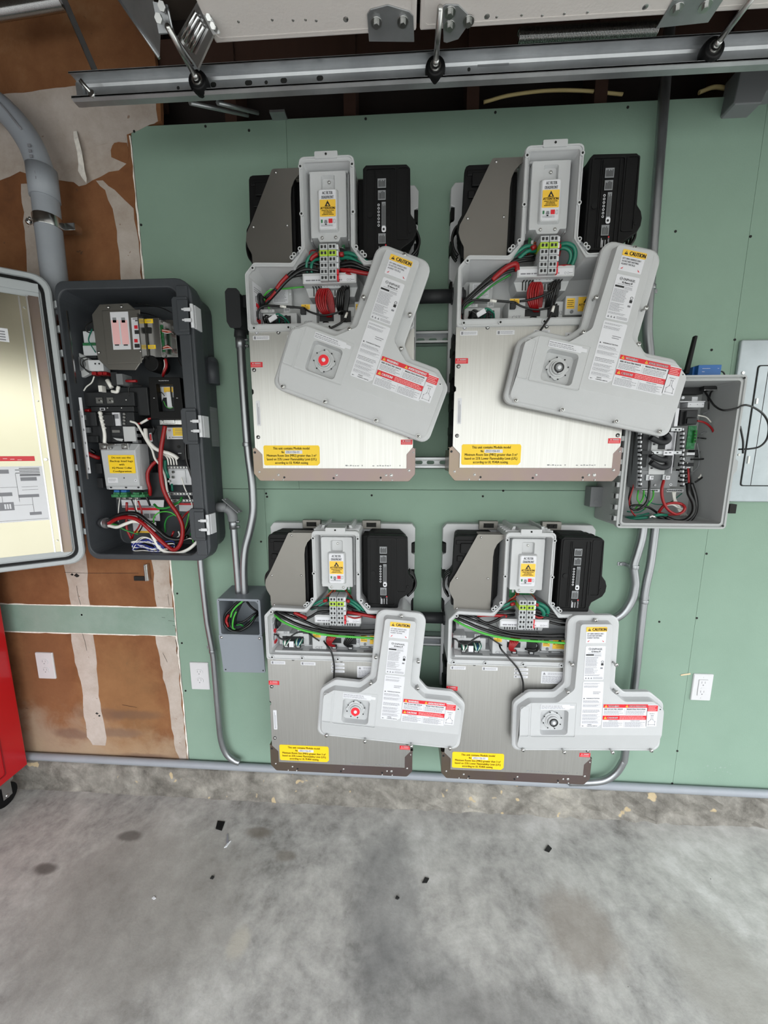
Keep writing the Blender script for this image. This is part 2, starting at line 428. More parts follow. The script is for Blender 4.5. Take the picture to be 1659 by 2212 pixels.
# ================================================================== THE ROOM
XL, XR, YB = -3.4, RX, DY
b = MB(); b.box(XL-.2, YB-.0, -.1, XR, .12, 0)
struct('floor', b, ['floor'])
b = MB(); b.box(-14, YB-14, -.16, 18, YB, -.02); b.box(XR, YB, -.16, 18, 2, -.02)
o = struct('floor_driveway', b, ['drive']); o.name = 'floor_driveway'

# long wall: sheathing and studs behind, drywall sheets in front (front face of the sheets at y = 0)
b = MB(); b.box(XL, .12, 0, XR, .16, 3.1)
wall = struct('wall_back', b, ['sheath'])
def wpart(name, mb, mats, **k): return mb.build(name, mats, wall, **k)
ZB, ZS, ZT = .13, 1.354, 2.588      # bottom, middle seam and top of the green sheets
for x in [-.62+.406*i for i in range(9)]:
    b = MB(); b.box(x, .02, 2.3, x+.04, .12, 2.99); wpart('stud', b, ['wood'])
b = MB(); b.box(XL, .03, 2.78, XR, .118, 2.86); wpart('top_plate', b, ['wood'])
g = .0005
def sheet(x0, z0, x1, z1, m='green'):
    b = MB(); b.box(x0+g, 0, z0+g, x1-g, .016, z1-g); return wpart('drywall_sheet', b, [m])
sheet(-.943, .13, -.5425, ZS-.0004); sheet(-.5425, .13, 1.116, ZS-.0004); sheet(1.116, .13, XR, ZS-.0004)
sheet(-.943, ZS+.0004, -.405, ZT); sheet(-.405, ZS+.0004, 1.116, ZT); sheet(1.116, ZS+.0004, XR, ZT)
b = MB(); b.box(-.96, .0165, 0, XR, .12, 2.5); wpart('backing', b, ['near_black'])
# ragged edge of the old wallboard left of the green sheets
def jag(pts, amp, n=10):
    out = []
    for i in range(len(pts)-1):
        a, c = Vector(pts[i]), Vector(pts[i+1]); k = max(2, int((c-a).length/.03))
        d = (c-a).normalized(); nn = Vector((-d.y, d.x))
        for j in range(k): out.append(tuple(a+(c-a)*(j/k)+nn*random.uniform(-amp, amp)*(1 if j else .3)))
    out.append(pts[-1]); return out
e = jag([(-.952, .13), (-.949, 1.3), (-.95, 2.5), (-.952, 2.566), (-.87, 2.594), (-.835, 2.602), (-.83, 2.66), (-.838, 2.8), (-.84, 3.0)], .003)
b = MB(); b.prism([(XL, .13)]+e+[(XL, 3.0)], .0, .016); wpart('old_wallboard', b, ['brown'])
b = MB(); b.box(XL, .017, 0, -.953, .1, 3.0); b.box(-.953, .02, 2.7, -.86, .1, 3.0); wpart('backing', b, ['wood'])
e2 = jag([(-.9535, .131), (-.9505, 1.3), (-.9515, 2.5), (-.9535, 2.563)], .0025)
b = MB()
b.prism([(p[0], p[1]) for p in e2]+[(p[0]+.0065, p[1]) for p in reversed(e2)], .0005, .012); wpart('gypsum_edge', b, ['gyp'])
# horizontal strip of green board let into the old wallboard
b = MB(); b.prism(jag([(XL, .733), (-.9505, .735)], .0015)+jag([(-.9505, .858), (XL, .862)], .0015), -.0012, .004); wpart('green_patch_board', b, ['green2'])
b = MB(); b.prism(jag([(XL, .730), (-.9505, .7325)], .002)+[(-.9505, .736), (XL, .736)], -.0016, 0); b.prism([(XL, .858), (-.9505, .8565)]+jag([(-.9505, .8605), (XL, .865)], .002), -.0016, 0)
wpart('gypsum_edge', b, ['gyp'])
# joint compound bands
def band(pts): b = MB(); b.prism(pts, -.0008, .001); wpart('joint_compound', b, ['compound'])
def vband(rows, amp=.004):
    L = jag([(r[1], r[0]) for r in rows], amp); R_ = jag([(r[2], r[0]) for r in rows], amp); band(R_+L[::-1])
vband([(.862, -1.395, -1.312), (1.04, -1.402, -1.302), (1.2, -1.40, -1.30), (1.9, -1.385, -1.30), (2.12, -1.388, -1.296), (2.25, -1.376, -1.30), (2.43, -1.362, -1.30)])
vband([(.20, -1.385, -1.325), (.24, -1.405, -1.315), (.31, -1.403, -1.318), (.37, -1.405, -1.325), (.48, -1.398, -1.322), (.6, -1.414, -1.315), (.732, -1.412, -1.315)])
vband([(.862, -1.021, -.954), (1.04, -1.022, -.952), (1.2, -1.03, -.952), (1.9, -1.04, -.953), (2.1, -1.032, -.953), (2.2, -1.028, -.954), (2.34, -1.035, -.958), (2.40, -1.055, -1.02), (2.43, -1.085, -1.06)])
vband([(.135, -.985, -.955), (.19, -1.0, -.954), (.3, -1.01, -.953), (.45, -1.012, -.953), (.6, -1.03, -.953), (.732, -1.04, -.953)])
top = jag([(XL, 2.44), (-1.44, 2.445), (-1.36, 2.47), (-1.19, 2.432), (-1.15, 2.415), (-1.10, 2.43), (-1.0, 2.46), (-.965, 2.48), (-.958, 2.5)], .006)
band(top+jag([(-.958, 2.565), (-.875, 2.592), (-.845, 2.60), (-.843, 2.74), (-1.1, 2.715), (-1.4, 2.70), (XL, 2.69)], .003))
b = MB(); b.prism(jag([(-1.02, 2.50), (-.962, 2.475), (-.958, 2.50), (-.96, 2.54), (-1.0, 2.545), (-1.02, 2.52)], .004), -.0014, 0); wpart('bare_paper', b, ['brown'])
# curled strip of torn tape hanging off the wallboard
b = MB(); pts = [(-1.137, 2.580, -.004, .010), (-1.128, 2.55, -.014, .012), (-1.12, 2.51, -.016, .012), (-1.122, 2.475, -.012, .014), (-1.124, 2.455, -.012, .017), (-1.113, 2.43, -.016, .012), (-1.105, 2.412, -.02, .003)]
v = []; f = []
for (x, z, y, wd) in pts: v += [(x-wd*.8, y, z), (x+wd*.8, y-.004, z-.002), (x+wd*.8, y-.003, z-.002), (x-wd*.8, y+.001, z)]
for i in range(len(pts)-1):
    for k in range(4): f.append((4*i+k, 4*i+(k+1) % 4, 4*i+4+(k+1) % 4, 4*i+4+k))
b.add(v, f); wpart('torn_tape', b, ['gyp'])
b = MB(); b.prism(jag([(-1.07, 2.568), (-1.02, 2.575), (-.965, 2.56), (-.962, 2.548), (-1.07, 2.535), (-1.08, 2.55)], .002), -.002, 0); wpart('torn_paper_flap', b, ['compound'])
# dusty specks low on the right of the green wall
for i in range(16):
    q = P(random.uniform(1478, 1585), random.uniform(1650, 1682), y=0); r = random.uniform(.002, .006)
    b = MB(); b.prism(jag([(q.x-r, q.z), (q.x, q.z-r*.7), (q.x+r*.8, q.z), (q.x, q.z+r)], r*.2), -.0003, .0005); wpart('plaster_speck', b, ['green2'])
# screws in the sheets, cracks, pencil lines
for px, py in [(290,284),(444,273),(538,282),(790,257),(1070,243),(1356,232),(305,486),(1459,500),(1621,511),(1587,734),(1537,756),(459,1050),(541,1046),(1087,1060),(803,1070),(1043,1072),(1287,1066),(564,1170),(553,1073),(577,1073),(383,1282),(393,1389),(401,1492),(1526,1196),(1505,1335),(1463,1622),(1452,1692),(1424,1343),(177,1328),(575,1066)]:
    q = P(px, py, y=0); b = MB(); b.cyl((q.x, -.0012, q.z), (q.x, .001, q.z), .0042, 8, 0); wpart('screw_head', b, ['near_black'])
b = MB()
def hair(pts, wd=.0012, m=0):
    q = [P(x, y, y=0) for x, y in pts]
    for i in range(len(q)-1):
        d = (q[i+1]-q[i]).normalized(); n = Vector((-d.z, 0, d.x))*wd/2
        b.add([(q[i]-n)+Vector((0, -.0016, 0)), (q[i]+n)+Vector((0, -.0016, 0)), (q[i+1]+n)+Vector((0, -.0016, 0)), (q[i+1]-n)+Vector((0, -.0016, 0))], [(0, 1, 2, 3)], m)
for l in [[(140,1236),(188,1238),(300,1238)],[(166,1265),(170,1290),(175,1306)],[(178,1366),(184,1385),(188,1405)],[(363,1283),(366,1308)],[(379,1381),(384,1400),(382,1412)],[(352,1410),(362,1430)],[(264,1522),(296,1528)],[(56,1529),(62,1530)],[(350,1333),(357,1334)],[(364,1340),(377,1342)],[(374,1350),(380,1353)]]: hair(l)
hair([(1491,1455),(1470,1458)], .006, 1)
wpart('scratch', b, ['near_black', 'torn'])
b = MB()
for px, py, r in [(166,1243,.012),(156,1241,.007),(210,1541,.008),(215,1546,.006),(473,1250,.0)]:
    if r:
        q = P(px, py, y=0); b.prism(jag([(q.x-r, q.z), (q.x, q.z-r*.7), (q.x+r, q.z), (q.x, q.z+r*.8)], r*.2), -.0015, 0)
wpart('gouge', b, ['near_black'])

# concrete curb along the foot of the wall
b = MB(); N = 150; v = []; f = []; prof = [(.02, .138), (-.012, .136), (-.024, .126), (-.03, .10), (-.033, .07), (-.034, .035), (-.040, .012), (-.055, -.004)]
for i in range(N+1):
    x = XL+(XR-XL)*i/N
    for j, (y, z) in enumerate(prof):
        a = random.uniform(-1, 1)
        rough = .0035 if x < .1 else .008
        v.append((x, y+a*(rough if j else 0), z-.008+(random.uniform(-1, 1)*rough*.6 if 0 < j < 7 else 0)))
n = len(prof)
for i in range(N):
    for j in range(n-1): f.append((i*n+j, (i+1)*n+j, (i+1)*n+j+1, i*n+j+1))
b.add(v, f, 0, False); o = struct('trim_1', b, ['curb'])

# ceiling, other walls with the doorway openings
b = MB(); b.box(XL, YB, 3.0, XR, .16, 3.06); struct('ceiling', b, ['ceil'])
b = MB(); b.box(XL-.1, YB, 0, XL, .16, 3.0); struct('wall_left', b, ['inside'])
b = MB(); b.box(XL, YB-.1, 0, DX0, YB, 3.0); b.box(DX1, YB-.1, 0, XR, YB, 3.0); b.box(DX0, YB-.1, DZ, DX1, YB, 3.0); struct('wall_front', b, ['inside'])
b = MB(); b.box(XR, YB, 2.4, XR+.1, .16, 3.0); b.box(XR, -.3, 0, XR+.1, .16, 2.4); struct('wall_right', b, ['inside'])

# ================================================================== OVERHEAD DOOR AND ITS TRACK
ZD = 2.478
door = thing('garage_door', 'white sectional garage door rolled open overhead above the metal track', 'garage door', (0.8, -.36, ZD), world=True)
secs = [(-.47, .018), (.026, .62), (.628, 1.2), (1.208, 1.75), (1.758, 2.3)]
for i, (x0, x1) in enumerate(secs):
    b = MB(); b.box(x0, -2.56, ZD, x1, -.352, ZD+.045)
    s = b.build('door_section', ['doorw'], door, bevel=.004)
    if x0 < 1.0:
        b = MB(); b.ring(rounded(rect(x0+.008, -2.55, x1-.008, -.362), .01), rounded(rect(x0+.011, -2.547, x1-.011, -.365), .01), ZD-.0008, ZD)
        b.v = [Vector((p.x, p.z, p.y)) for p in b.v]; b.build('edge_bead', ['doorw'], s)
for px, py in [(588,43),(633,44),(660,43),(683,45),(747,42),(1073,37),(1052,36),(1127,33),(1171,34),(1219,30),(1269,27),(1394,15),(515,47)]:
    q = P(px, py, z=ZD); r = .008 if px in (747, 1052, 1394) else .004
    b = MB(); b.dome((q.x, q.y, ZD+.001), r, .002, (0, 0, -1), 0, 8, 2); b.build('screw', ['screw'], door)
def flat_bracket(pix, m, name, bolts, th=.003, z=ZD):
    pts = [P(x, y, z=z) for x, y in pix]
    b = MB(); n = len(pts); v = [(p.x, p.y, z-th) for p in pts]+[(p.x, p.y, z-.0002) for p in pts]
    b.add(v, [tuple(range(n)), tuple(range(2*n-1, n-1, -1))]+[(i, (i+1) % n, n+(i+1) % n, n+i) for i in range(n)])
    o = b.build(name, [m], door, bevel=.001)
    for x, y in bolts:
        q = P(x, y, z=z-th); c = MB(); c.cyl((q.x, q.y, z-th), (q.x, q.y, z-th-.002), .013, 14); c.cyl((q.x, q.y, z-th-.002), (q.x, q.y, z-th-.009), .007, 6, smooth=False)
        c.build('bolt', ['screw'], o)
    return o
flat_bracket([(797,87),(793,28),(800,18),(838,8),(884,22),(893,32),(895,88)], 'steel', 'hinge_plate', [(813,48),(870,46)])
flat_bracket([(958,88),(956,12),(963,7),(990,8),(1021,38),(990,82),(965,90)], 'steel', 'hinge_plate', [(972,26),(971,55),(1012,45)])
flat_bracket([(1418,58),(1455,-4),(1570,-14),(1530,46)], 'steel', 'hinge_plate', [(1462,18),(1524,12)])
# folded end brackets at the left end of the door
A = [Vector(p) for p in [P(420,6,y=-.40), P(471,74,y=-.38), P(432,149,y=-.30), P(379,62,y=-.36)]]
b = MB(); b.v = []; q0, q1, q2, q3 = P(425,5,y=-.42), P(460,75,y=-.40), P(427,147,y=-.36), P(383,78,y=-.38)
th = Vector((.002, .004, .001)); b.add([q0, q1, q2, q3, q0+th, q1+th, q2+th, q3+th], [(0,1,2,3),(7,6,5,4),(0,4,5,1),(1,5,6,2),(2,6,7,3),(3,7,4,0)])
e1, e2 = P(438,3,y=-.42), P(477,72,y=-.40)
b.add([q0, e1, e2, q1], [(0,1,2,3)])
o = b.build('end_bracket', ['shiny'], door)
b = MB()
for t0, t1 in ((.22,.34),(.52,.64)):
    u0, u1, w0, w1 = q0.lerp(q1, t0), q0.lerp(q1, t1), q3.lerp(q2, t0), q3.lerp(q2, t1)
    o_ = Vector((-.001, -.006, -.002)); m0 = (u0.lerp(w0, .12), u1.lerp(w1, .12), w1.lerp(u1, .12), w0.lerp(u0, .12))
    b.tube([m0[0]+o_, m0[3]+o_], .004, 0, 6, 1); b.tube([m0[1]+o_, m0[2]+o_], .004, 0, 6, 1)
b.build('rib', ['shiny'], o)
for x, y in ((452,38),(461,56),(441,14)):
    q = P(x, y, y=-.41); c = MB(); c.cyl(q, q+Vector((0,-.005,-.004)), .006, 6, smooth=False); c.build('bolt', ['screw'], o)
b = MB(); k0, k1, k2, k3 = P(330,3,y=-.40), P(362,10,y=-.40), P(371,70,y=-.38), P(343,72,y=-.38)
th = Vector((0, .005, .002)); b.add([k0, k1, k2, k3, k0+th, k1+th, k2+th, k3+th], [(0,1,2,3),(7,6,5,4),(0,4,5,1),(1,5,6,2),(2,6,7,3),(3,7,4,0)])
o = b.build('end_bracket', ['steel'], door)
for x, y in ((352,16),(345,42)):
    q = P(x, y, y=-.402); c = MB(); c.cyl(q, q+Vector((0,-.006,-.003)), .009, 6, smooth=False); c.build('bolt', ['screw'], o)
b = MB(); b.tube([P(363,20,y=-.4), P(372,60,y=-.385), P(380,80,y=-.38), P(412,128,y=-.34), P(430,150,y=-.31)], .003, 0, 6); b.build('lift_strap', ['steel'], door)

YT = -.258
trk = thing('door_track', 'galvanised steel channel track running overhead along the wall with three rollers in it', 'track', (0.6, YT, 2.42), world=True)
zb, zt = 2.438, 2.503
prof = [(YT-.024, zt-.004), (YT-.024, zt), (YT, zt), (YT, zt-.010), (YT+.004, zt-.015), (YT+.004, zb+.012), (YT, zb+.008), (YT, zb), (YT-.016, zb), (YT-.023, zb+.003), (YT-.023, zb+.008)]
b = MB(); v = []; f = []; n = len(prof); x0, x1 = -.912, XR-.05
for x in (x0, x1):
    for (y, z) in prof: v.append((x, y, z))
    for (y, z) in prof: v.append((x, y+(.0022 if y > YT-.02 else 0), z-(.0018 if z > 2.49 else -.0018)))
for i in range(n-1):
    f += [(i, i+1, 2*n+i+1, 2*n+i), (n+i, 3*n+i, 3*n+i+1, n+i+1)]
b.add(v, f)
b.build('channel', ['steel'], trk)
for px, py, w_ in [(461,183,.016),(537,179,.02),(575,178,.009),(613,174,.018),(691,169,.018),(385,190,.008),(1013,150,.008)]:
    q = P(px, py, y=YT+.004); b = MB(); hz = .006 if w_ > .01 else .0045
    b.prism(rounded(rect(q.x-w_/2, q.z-hz, q.x+w_/2, q.z+hz), hz*.95), YT+.0038, YT+.0058); b.build('slot', ['near_black'], trk)
for x0_, x1_ in ((950, 996), (1032, 1100)):
    a_, c_ = P(x0_, 141, y=YT), P(x1_, 138, y=YT); b = MB(); b.box(a_.x, YT+.003, a_.z, c_.x, YT+.0046, a_.z+.004); b.build('crease', ['mgrey'], trk)
b = MB(); b.box(-.908, YT-.008, zb+.001, -.89, YT+.002, zt-.012); b.build('end_angle', ['steel'], trk)
b = MB(); b.tube([P(172,172,y=-.30), P(196,200,y=-.28), P(206,213,y=-.27)], .005, 0, 8, 1); b.cyl(P(196,200,y=-.285), P(203,208,y=-.275), .009, 6); b.build('end_bolt', ['screw'], trk)
for (x, zr) in ((-.555, 2.462), (.069, 2.463), (.745, 2.468)):
    r = thing('track_roller', {-.555: 'black roller with a steel stem at the left part of the overhead track', .069: 'black roller with a steel stem in the middle of the overhead track', .745: 'black roller with a slanting steel stem at the right of the overhead track'}[x], 'roller', (x, YT-.018, zr))
    b = MB(); prof_ = [(-.012, .017), (-.011, .024), (-.006, .0255), (0, .026), (.006, .0255), (.011, .024), (.012, .017)]
    for i in range(len(prof_)-1): b.cyl((0, prof_[i][0], 0), (0, prof_[i+1][0], 0), prof_[i][1], 24, 0, prof_[i+1][1], caps=(i in (0, len(prof_)-2)))
    b.build('wheel', ['blackm'], r)
    b = MB(); b.ring([(.014*math.cos(a), .014*math.sin(a)) for a in [2*PI*k/20 for k in range(20)]], [(.010*math.cos(a), .010*math.sin(a)) for a in [2*PI*k/20 for k in range(20)]], -.0145, -.012); b.cyl((0, -.013, 0), (0, -.030, 0), .009, 14, 0, .0075); b.build('bearing', ['screw'], r)
    b = MB(); b.cyl((0, -.012, 0), (0, -.135, 0), .0068, 14); b.dome((0, -.135, 0), .0068, .004); b.build('stem', ['screw'], r)
# hanger angles
def bar(name, label, cat, p0, p1, wd, th, m, hint=Vector((0, -1, 0)), holes=0):
    p0, p1 = Vector(p0), Vector(p1); d = (p1-p0).normalized(); s_ = d.cross(hint).normalized(); n = s_.cross(d).normalized()
    b = MB(); b.T = Matrix.Translation(p0) @ Matrix((s_, n, d)).transposed().to_4x4(); L = (p1-p0).length
    b.box(-wd/2, -th/2, 0, wd/2, th/2, L); b.box(wd/2-th, -wd*.8, 0, wd/2, th/2, L)
    o = b.build(name, [m], None, org='base'); return tag(o, label, cat)
bar('track_hanger', 'shiny steel hanger bar running up from the left end of the track', 'hanger', P(128,-25,y=-.22), P(205,152,y=-.22), .016, .002, 'emt')
b = MB(); b.add([P(250,-10,y=-.3), P(330,-10,y=-.36), P(347,70,y=-.32), P(345,127,y=-.27), P(250,-10,y=-.297), P(330,-10,y=-.357), P(347,70,y=-.317), P(345,127,y=-.267)], [(0,1,2,3),(7,6,5,4),(0,4,5,1),(1,5,6,2),(2,6,7,3),(3,7,4,0)])
b.tube([P(252,-8,y=-.302), P(344,126,y=-.272)], .0035, 0, 6, 1)
o = b.build('gusset_plate', ['steel'], None, org='base'); tag(o, 'galvanised triangular gusset plate at the top left beside the open door', 'bracket')
b = MB()
for p0, p1 in ((P(410,222,y=-.22), P(535,249,y=-.02)), (P(470,222,y=-.2), P(557,244,y=-.02))): b.tube([p0, p1], .006, 0, 6, 1)
b.box(-.45, -.03, 2.585, -.40, .03, 2.592)
o = b.build('wall_strut', ['steel'], None, org='base'); tag(o, 'dark angled steel brace under the track reaching the wall top', 'brace')
def spring(label, p0, p1, r, turns, wr):
    p0, p1 = Vector(p0), Vector(p1); d = (p1-p0); a = d.normalized().orthogonal(); c = d.normalized().cross(a); pts = []
    for i in range(turns*9+1):
        t = i/9*2*PI; pts.append(p0+d*(i/(turns*9))+a*r*math.cos(t)+c*r*math.sin(t))
    b = MB(); b.tube(pts, wr, 0, 5, 1); o = b.build('extension_spring', ['shiny'], None, org='base'); tag(o, label, 'spring')
spring('long coiled steel spring at the top left corner above the brown wall', P(-40,32,y=-.12), P(135,3,y=-.12), .013, 70, .0020)
spring('coiled spring seen in the dark slot between white door and track', P(1120,78,y=-.16), P(1420,62,y=-.16), .011, 90, .0019)
b = MB(); b.tube([P(1045,221,y=.03), P(1100,206,y=.03), P(1180,196,y=.03), P(1260,196,y=.03), P(1345,204,y=.03)], .005, 0, 8)
o = b.build('house_cable', ['insul'], None, org='base'); tag(o, 'cream cable sagging in the dark gap above the green wall', 'cable')
b = MB(); b.tube([P(1510,200,y=.03), P(1545,188,y=.03), P(1585,195,y=.03)], .006, 0, 8)
o = b.build('house_cable', ['insul'], None, org='base'); tag(o, 'short loop of cream cable in the dark gap near the top right', 'cable')
b = MB(); q = P(1578,195,y=-.03); r_ = P(1655,234,y=-.03)
b.prism([(q.x+.01, q.z+.05), (q.x, r_.z+.005), (q.x+.005, r_.z), (r_.x-.03, r_.z), (r_.x-.02, r_.z+.03), (r_.x+.03, r_.z+.035), (r_.x+.03, q.z+.05)], -.05, .01)
o = b.build('ceiling_box', ['mgrey'], None, bevel=.003, org='base'); tag(o, 'dark box in shade at the top right corner above the wall', 'box')
# ================================================================== BATTERY UNITS
def make_battery():
    t = thing('battery_unit', 'x', 'battery')
    YF = -.178
    # white rear cover with notched sides
    b = MB()
    o_ = [(-.272, .30), (.272, .30), (.272, .60), (.266, .605), (.266, .66), (.274, .665), (.274, .735), (.262, .74), (.262, .765), (.274, .77), (.274, .835), (.262, .84), (.262, .88), (.275, .885), (.275, .935), (.262, .952), (-.262, .952), (-.275, .935), (-.275, .885), (-.262, .88), (-.262, .84), (-.274, .835), (-.274, .77), (-.262, .765), (-.262, .74), (-.274, .735), (-.274, .665), (-.266, .66), (-.266, .605), (-.272, .60)]
    b.prism(o_, -.045, -.006); b.build('rear_cover', ['unit'], t, bevel=.003)
    b = MB()
    for s in (-1, 1):
        for v0 in (.842, .742): b.box(s*.268-.006, -.047, v0, s*.268+.006, -.012, v0+.036)
        b.box(s*.267-.004, -.05, .61, s*.267+.004, -.012, .655)
    b.parts('side_clip', ['black'], t, bevel=.001)
    for s in (-1, 1):
        b = MB(); b.box(s*.112-.034, -.06, .934, s*.112+.034, -.038, .966); c = b.build('lift_catch', ['shield'], t, bevel=.0015)
        b = MB(); b.box(s*.112-.018, -.0625, .942, s*.112+.018, -.0595, .958); b.cyl((s*.112-.008, -.0615, .95), (s*.112-.008, -.066, .95), .005, 8); b.cyl((s*.112+.009, -.0615, .95), (s*.112+.009, -.066, .95), .005, 8); b.build('latch_slot', ['near_black'], c)
    # black core behind the front plate
    b = MB(); b.box(-.254, -.158, .02, .254, -.02, .49); b.box(-.262, -.10, .03, .262, -.03, .48)
    for v0 in (.07, .15, .23, .33, .41): b.box(-.266, -.145, v0, -.25, -.05, v0+.03); b.box(.25, -.145, v0+.02, .266, -.05, v0+.05)
    b.prism([(-.262, .28), (-.268, .285), (-.268, .305), (-.262, .31)], -.16, -.12)
    b.build('battery_core', ['black'], t, bevel=.003)
    # stacked black modules behind the neck, left and right
    R = [(.106, .672), (.106, .925), (.115, .934), (.235, .932), (.246, .922), (.249, .800), (.262, .783), (.267, .765), (.265, .745), (.256, .728), (.238, .716), (.222, .706), (.216, .69), (.214, .672)]
    R = [(x, z) for x, z in R][::-1]; R = R[::-1]
    R = rounded([R[0]]+R[1:], [0, .004, .004, .004, .006, .01, .006, .008, .008, .008, .008, .006, .004, .004], 2)
    rr = R[::-1]
    b = MB()
    for k, (ya, yb) in enumerate(((-.075, -.055), (-.100, -.08), (-.125, -.105), (-.163, -.13))):
        b.prism([(x-(.006*(3-k) if x > .2 else 0), z-(.0 if k == 3 else -.003)) for x, z in rr], ya, yb)
    b.box(.086, -.12, .68, .11, -.05, .925)
    md = b.build('battery_module', ['black'], t, bevel=.0025)
    b = MB()
    b.ring(rounded(rect(.112, .682, .206, .925), .006), rounded(rect(.116, .686, .202, .921), .005), -.1655, -.162)
    for x in (.138, .143, .19): b.box(x, -.1650, .69, x+.0016, -.162, .918)
    b.ring(rounded(rect(.208, .73, .244, .925), .006), rounded(rect(.211, .733, .241, .922), .005), -.1650, -.162)
    b.cyl((.247, -.165, .752), (.247, -.162, .752), .005, 12); b.cyl((.127, -.1655, .80), (.127, -.162, .80), .008, 14)
    b.build('rib', ['blackm'], md)
    b = MB(); y = -.1664
    b.quad(.150, .895-.025, .175, .895, y, 0); b.lines(.152, .892, .173, .873, 6, y-.0003, 1, vertical=True, fill=.6)
    b.quad(.151, .838, .174, .864, y, 0); b.lines(.153, .862, .172, .841, 6, y-.0003, 1, vertical=True, fill=.6)
    b.quad(.162, .762, .174, .833, y, 0); b.lines(.163, .83, .173, .77, 4, y-.0003, 1, vertical=True, fill=.6)
    for k in range(7): b.text('RETOCUE'[k], .152, .822-k*.0098, .010, y-.0003, 2, rot=-PI/2) if False else b.ring([(.153+.0035*math.cos(q*PI/3), .825-k*.0092+.0035*math.sin(q*PI/3)) for q in range(6)], [(.153+.0021*math.cos(q*PI/3), .825-k*.0092+.0021*math.sin(q*PI/3)) for q in range(6)], y-.0003, y, 2)
    b.prism(rounded(rect(.162, .751, .175, .768), .005), y-.0006, y, 2); b.cyl((.168, y-.001, .759), (.168, y, .759), .0035, 10, 1)
    b.quad(.152, .720, .174, .748, y, 0); b.lines(.154, .745, .172, .722, 5, y-.0003, 1, vertical=True, fill=.5)
    b.lines(.153, .714, .160, .688, 3, y-.0003, 2, vertical=True, fill=.5)
    b.text('ENPHASE', .1725, .7, .0065, y-.0003, 2, rot=-PI/2, bold=.0003); b.lines(.163, .714, .168, .688, 1, y-.0003, 2, vertical=True)
    b.cyl((.1745, y-.0006, .7155), (.1745, y, .7155), .0022, 8, 3)
    b.build('module_label', ['dim', 'ink', 'white', 'red'], md)
    b = MB()
    for k in range(3): b.tube([(.252, -.12+k*.018, .79), (.268, -.118+k*.018, .775), (.277-.002*k, -.115+k*.018, .75), (.270, -.118+k*.018, .725), (.247, -.12+k*.018, .70)], .0045, 0, 7, 5)
    b.parts('module_cable', ['blackw'], t)
    L = rounded([(-.25, .68), (-.106, .672), (-.106, .93), (-.246, .93), (-.25, .80), (-.262, .78), (-.264, .75), (-.252, .72)], [.004, .004, .006, .012, .006, .01, .01, .006], 2)
    b = MB()
    for k, (ya, yb) in enumerate(((-.075, -.055), (-.100, -.08), (-.125, -.105), (-.148, -.13))):
        b.prism([(x+(.004*(3-k) if x < -.2 else 0), z+(.003 if k < 3 else 0)) for x, z in L], ya, yb)
    b.box(-.11, -.12, .68, -.086, -.05, .925); b.box(-.225, -.156, .87, -.185, -.146, .905); b.box(-.235, -.153, .84, -.215, -.146, .86); b.box(-.24, -.151, .90, -.17, -.146, .915)
    b.build('battery_module', ['black'], t, bevel=.002)
    b = MB()
    for k in range(3): b.tube([(-.25, -.12+k*.018, .79), (-.268, -.118+k*.018, .775), (-.275+.002*k, -.115+k*.018, .75), (-.270, -.118+k*.018, .72), (-.257, -.12+k*.018, .70)], .0045, 0, 7, 5)
    b.parts('module_cable', ['blackw'], t)
    # grey plate in front of the left module
    S = [(-.170, .936), (-.238, .800), (-.258, .765), (-.261, .745), (-.255, .725), (-.244, .705), (-.243, .668), (-.116, .668), (-.115, .86), (-.112, .885), (-.103, .905), (-.09, .918), (-.078, .925), (-.078, .938), (-.165, .938)]
    b = MB(); b.prism(rounded(S, [.004, .01, .01, .01, .01, .01, .004, .004, .01, .01, .01, .01, .002, .002, .003], 2), -.158, -.156); 
    for k in range(3): b.prism([(-.165, .925), (-.085, .925), (-.085, .938), (-.165, .938)], -.155+.02*k, -.153+.02*k)
    sh = b.build('shield_plate', ['shield'], t)
    for x, z in ((-.158, .928), (-.235, .782), (-.129, .783), (-.232, .672)):
        b = MB(); b.dome((x, -.158, z), .0038, .003); b.build('screw', ['screw'], sh)
    # white housing: neck and cable tray with raised rim
    O = [(-.262, .472), (.262, .472), (.262, .640), (.232, .672), (.114, .668), (.082, .712), (.082, .951), (-.082, .951), (-.082, .712), (-.114, .668), (-.232, .672), (-.262, .640)]
    r_ = [.008, .008, .012, .01, .012, .012, .014, .014, .012, .012, .01, .012]
    b = MB()
    rin = .012; Oi = offset(O, rin); Om = offset(O, .006)
    Oi[0] = (Oi[0][0], .492); Oi[1] = (Oi[1][0], .492); Oi[6] = (Oi[6][0], .936); Oi[7] = (Oi[7][0], .936)
    RO, RI = rounded(O, r_, 3), rounded(Oi, [.006]*12, 3)
    floor_ = rounded(offset(O, .030), [.006]*12, 3); floor_ = [(x, min(max(z, .50), .93)) for x, z in floor_]
    b.loft([(RO, -.055), (RO, YF), (RI, YF), (RI, YF+.004), (floor_, -.075)], 0)
    hs = b.build('housing', ['unit'], t)
    b = MB()     # inner ledge line of the rim
    ra, rb_ = rounded(offset(O, .001), r_, 3), rounded(offset(O, .0045), r_, 3); b.ring(ra, rb_, YF-.003, YF+.001)
    b.ring(rounded(offset(Oi, -.0012), [.006]*12, 3), rounded(Oi, [.006]*12, 3), YF-.003, YF+.001)
    b.prism(rounded([(-.034, .944), (.034, .944), (.034, .962), (-.034, .962)], .003), YF-.004, -.12)
    for k in range(4): b.box(-.078, -.16+.025*k, .944, .078, -.155+.025*k, .954)
    for s in (-1, 1): b.prism([(s*.045, .945), (s*.06, .945), (s*.05, .965), (s*.042, .965)], -.15, -.02)
    b.build('rim', ['unit'], hs, bevel=.001)
    b = MB()
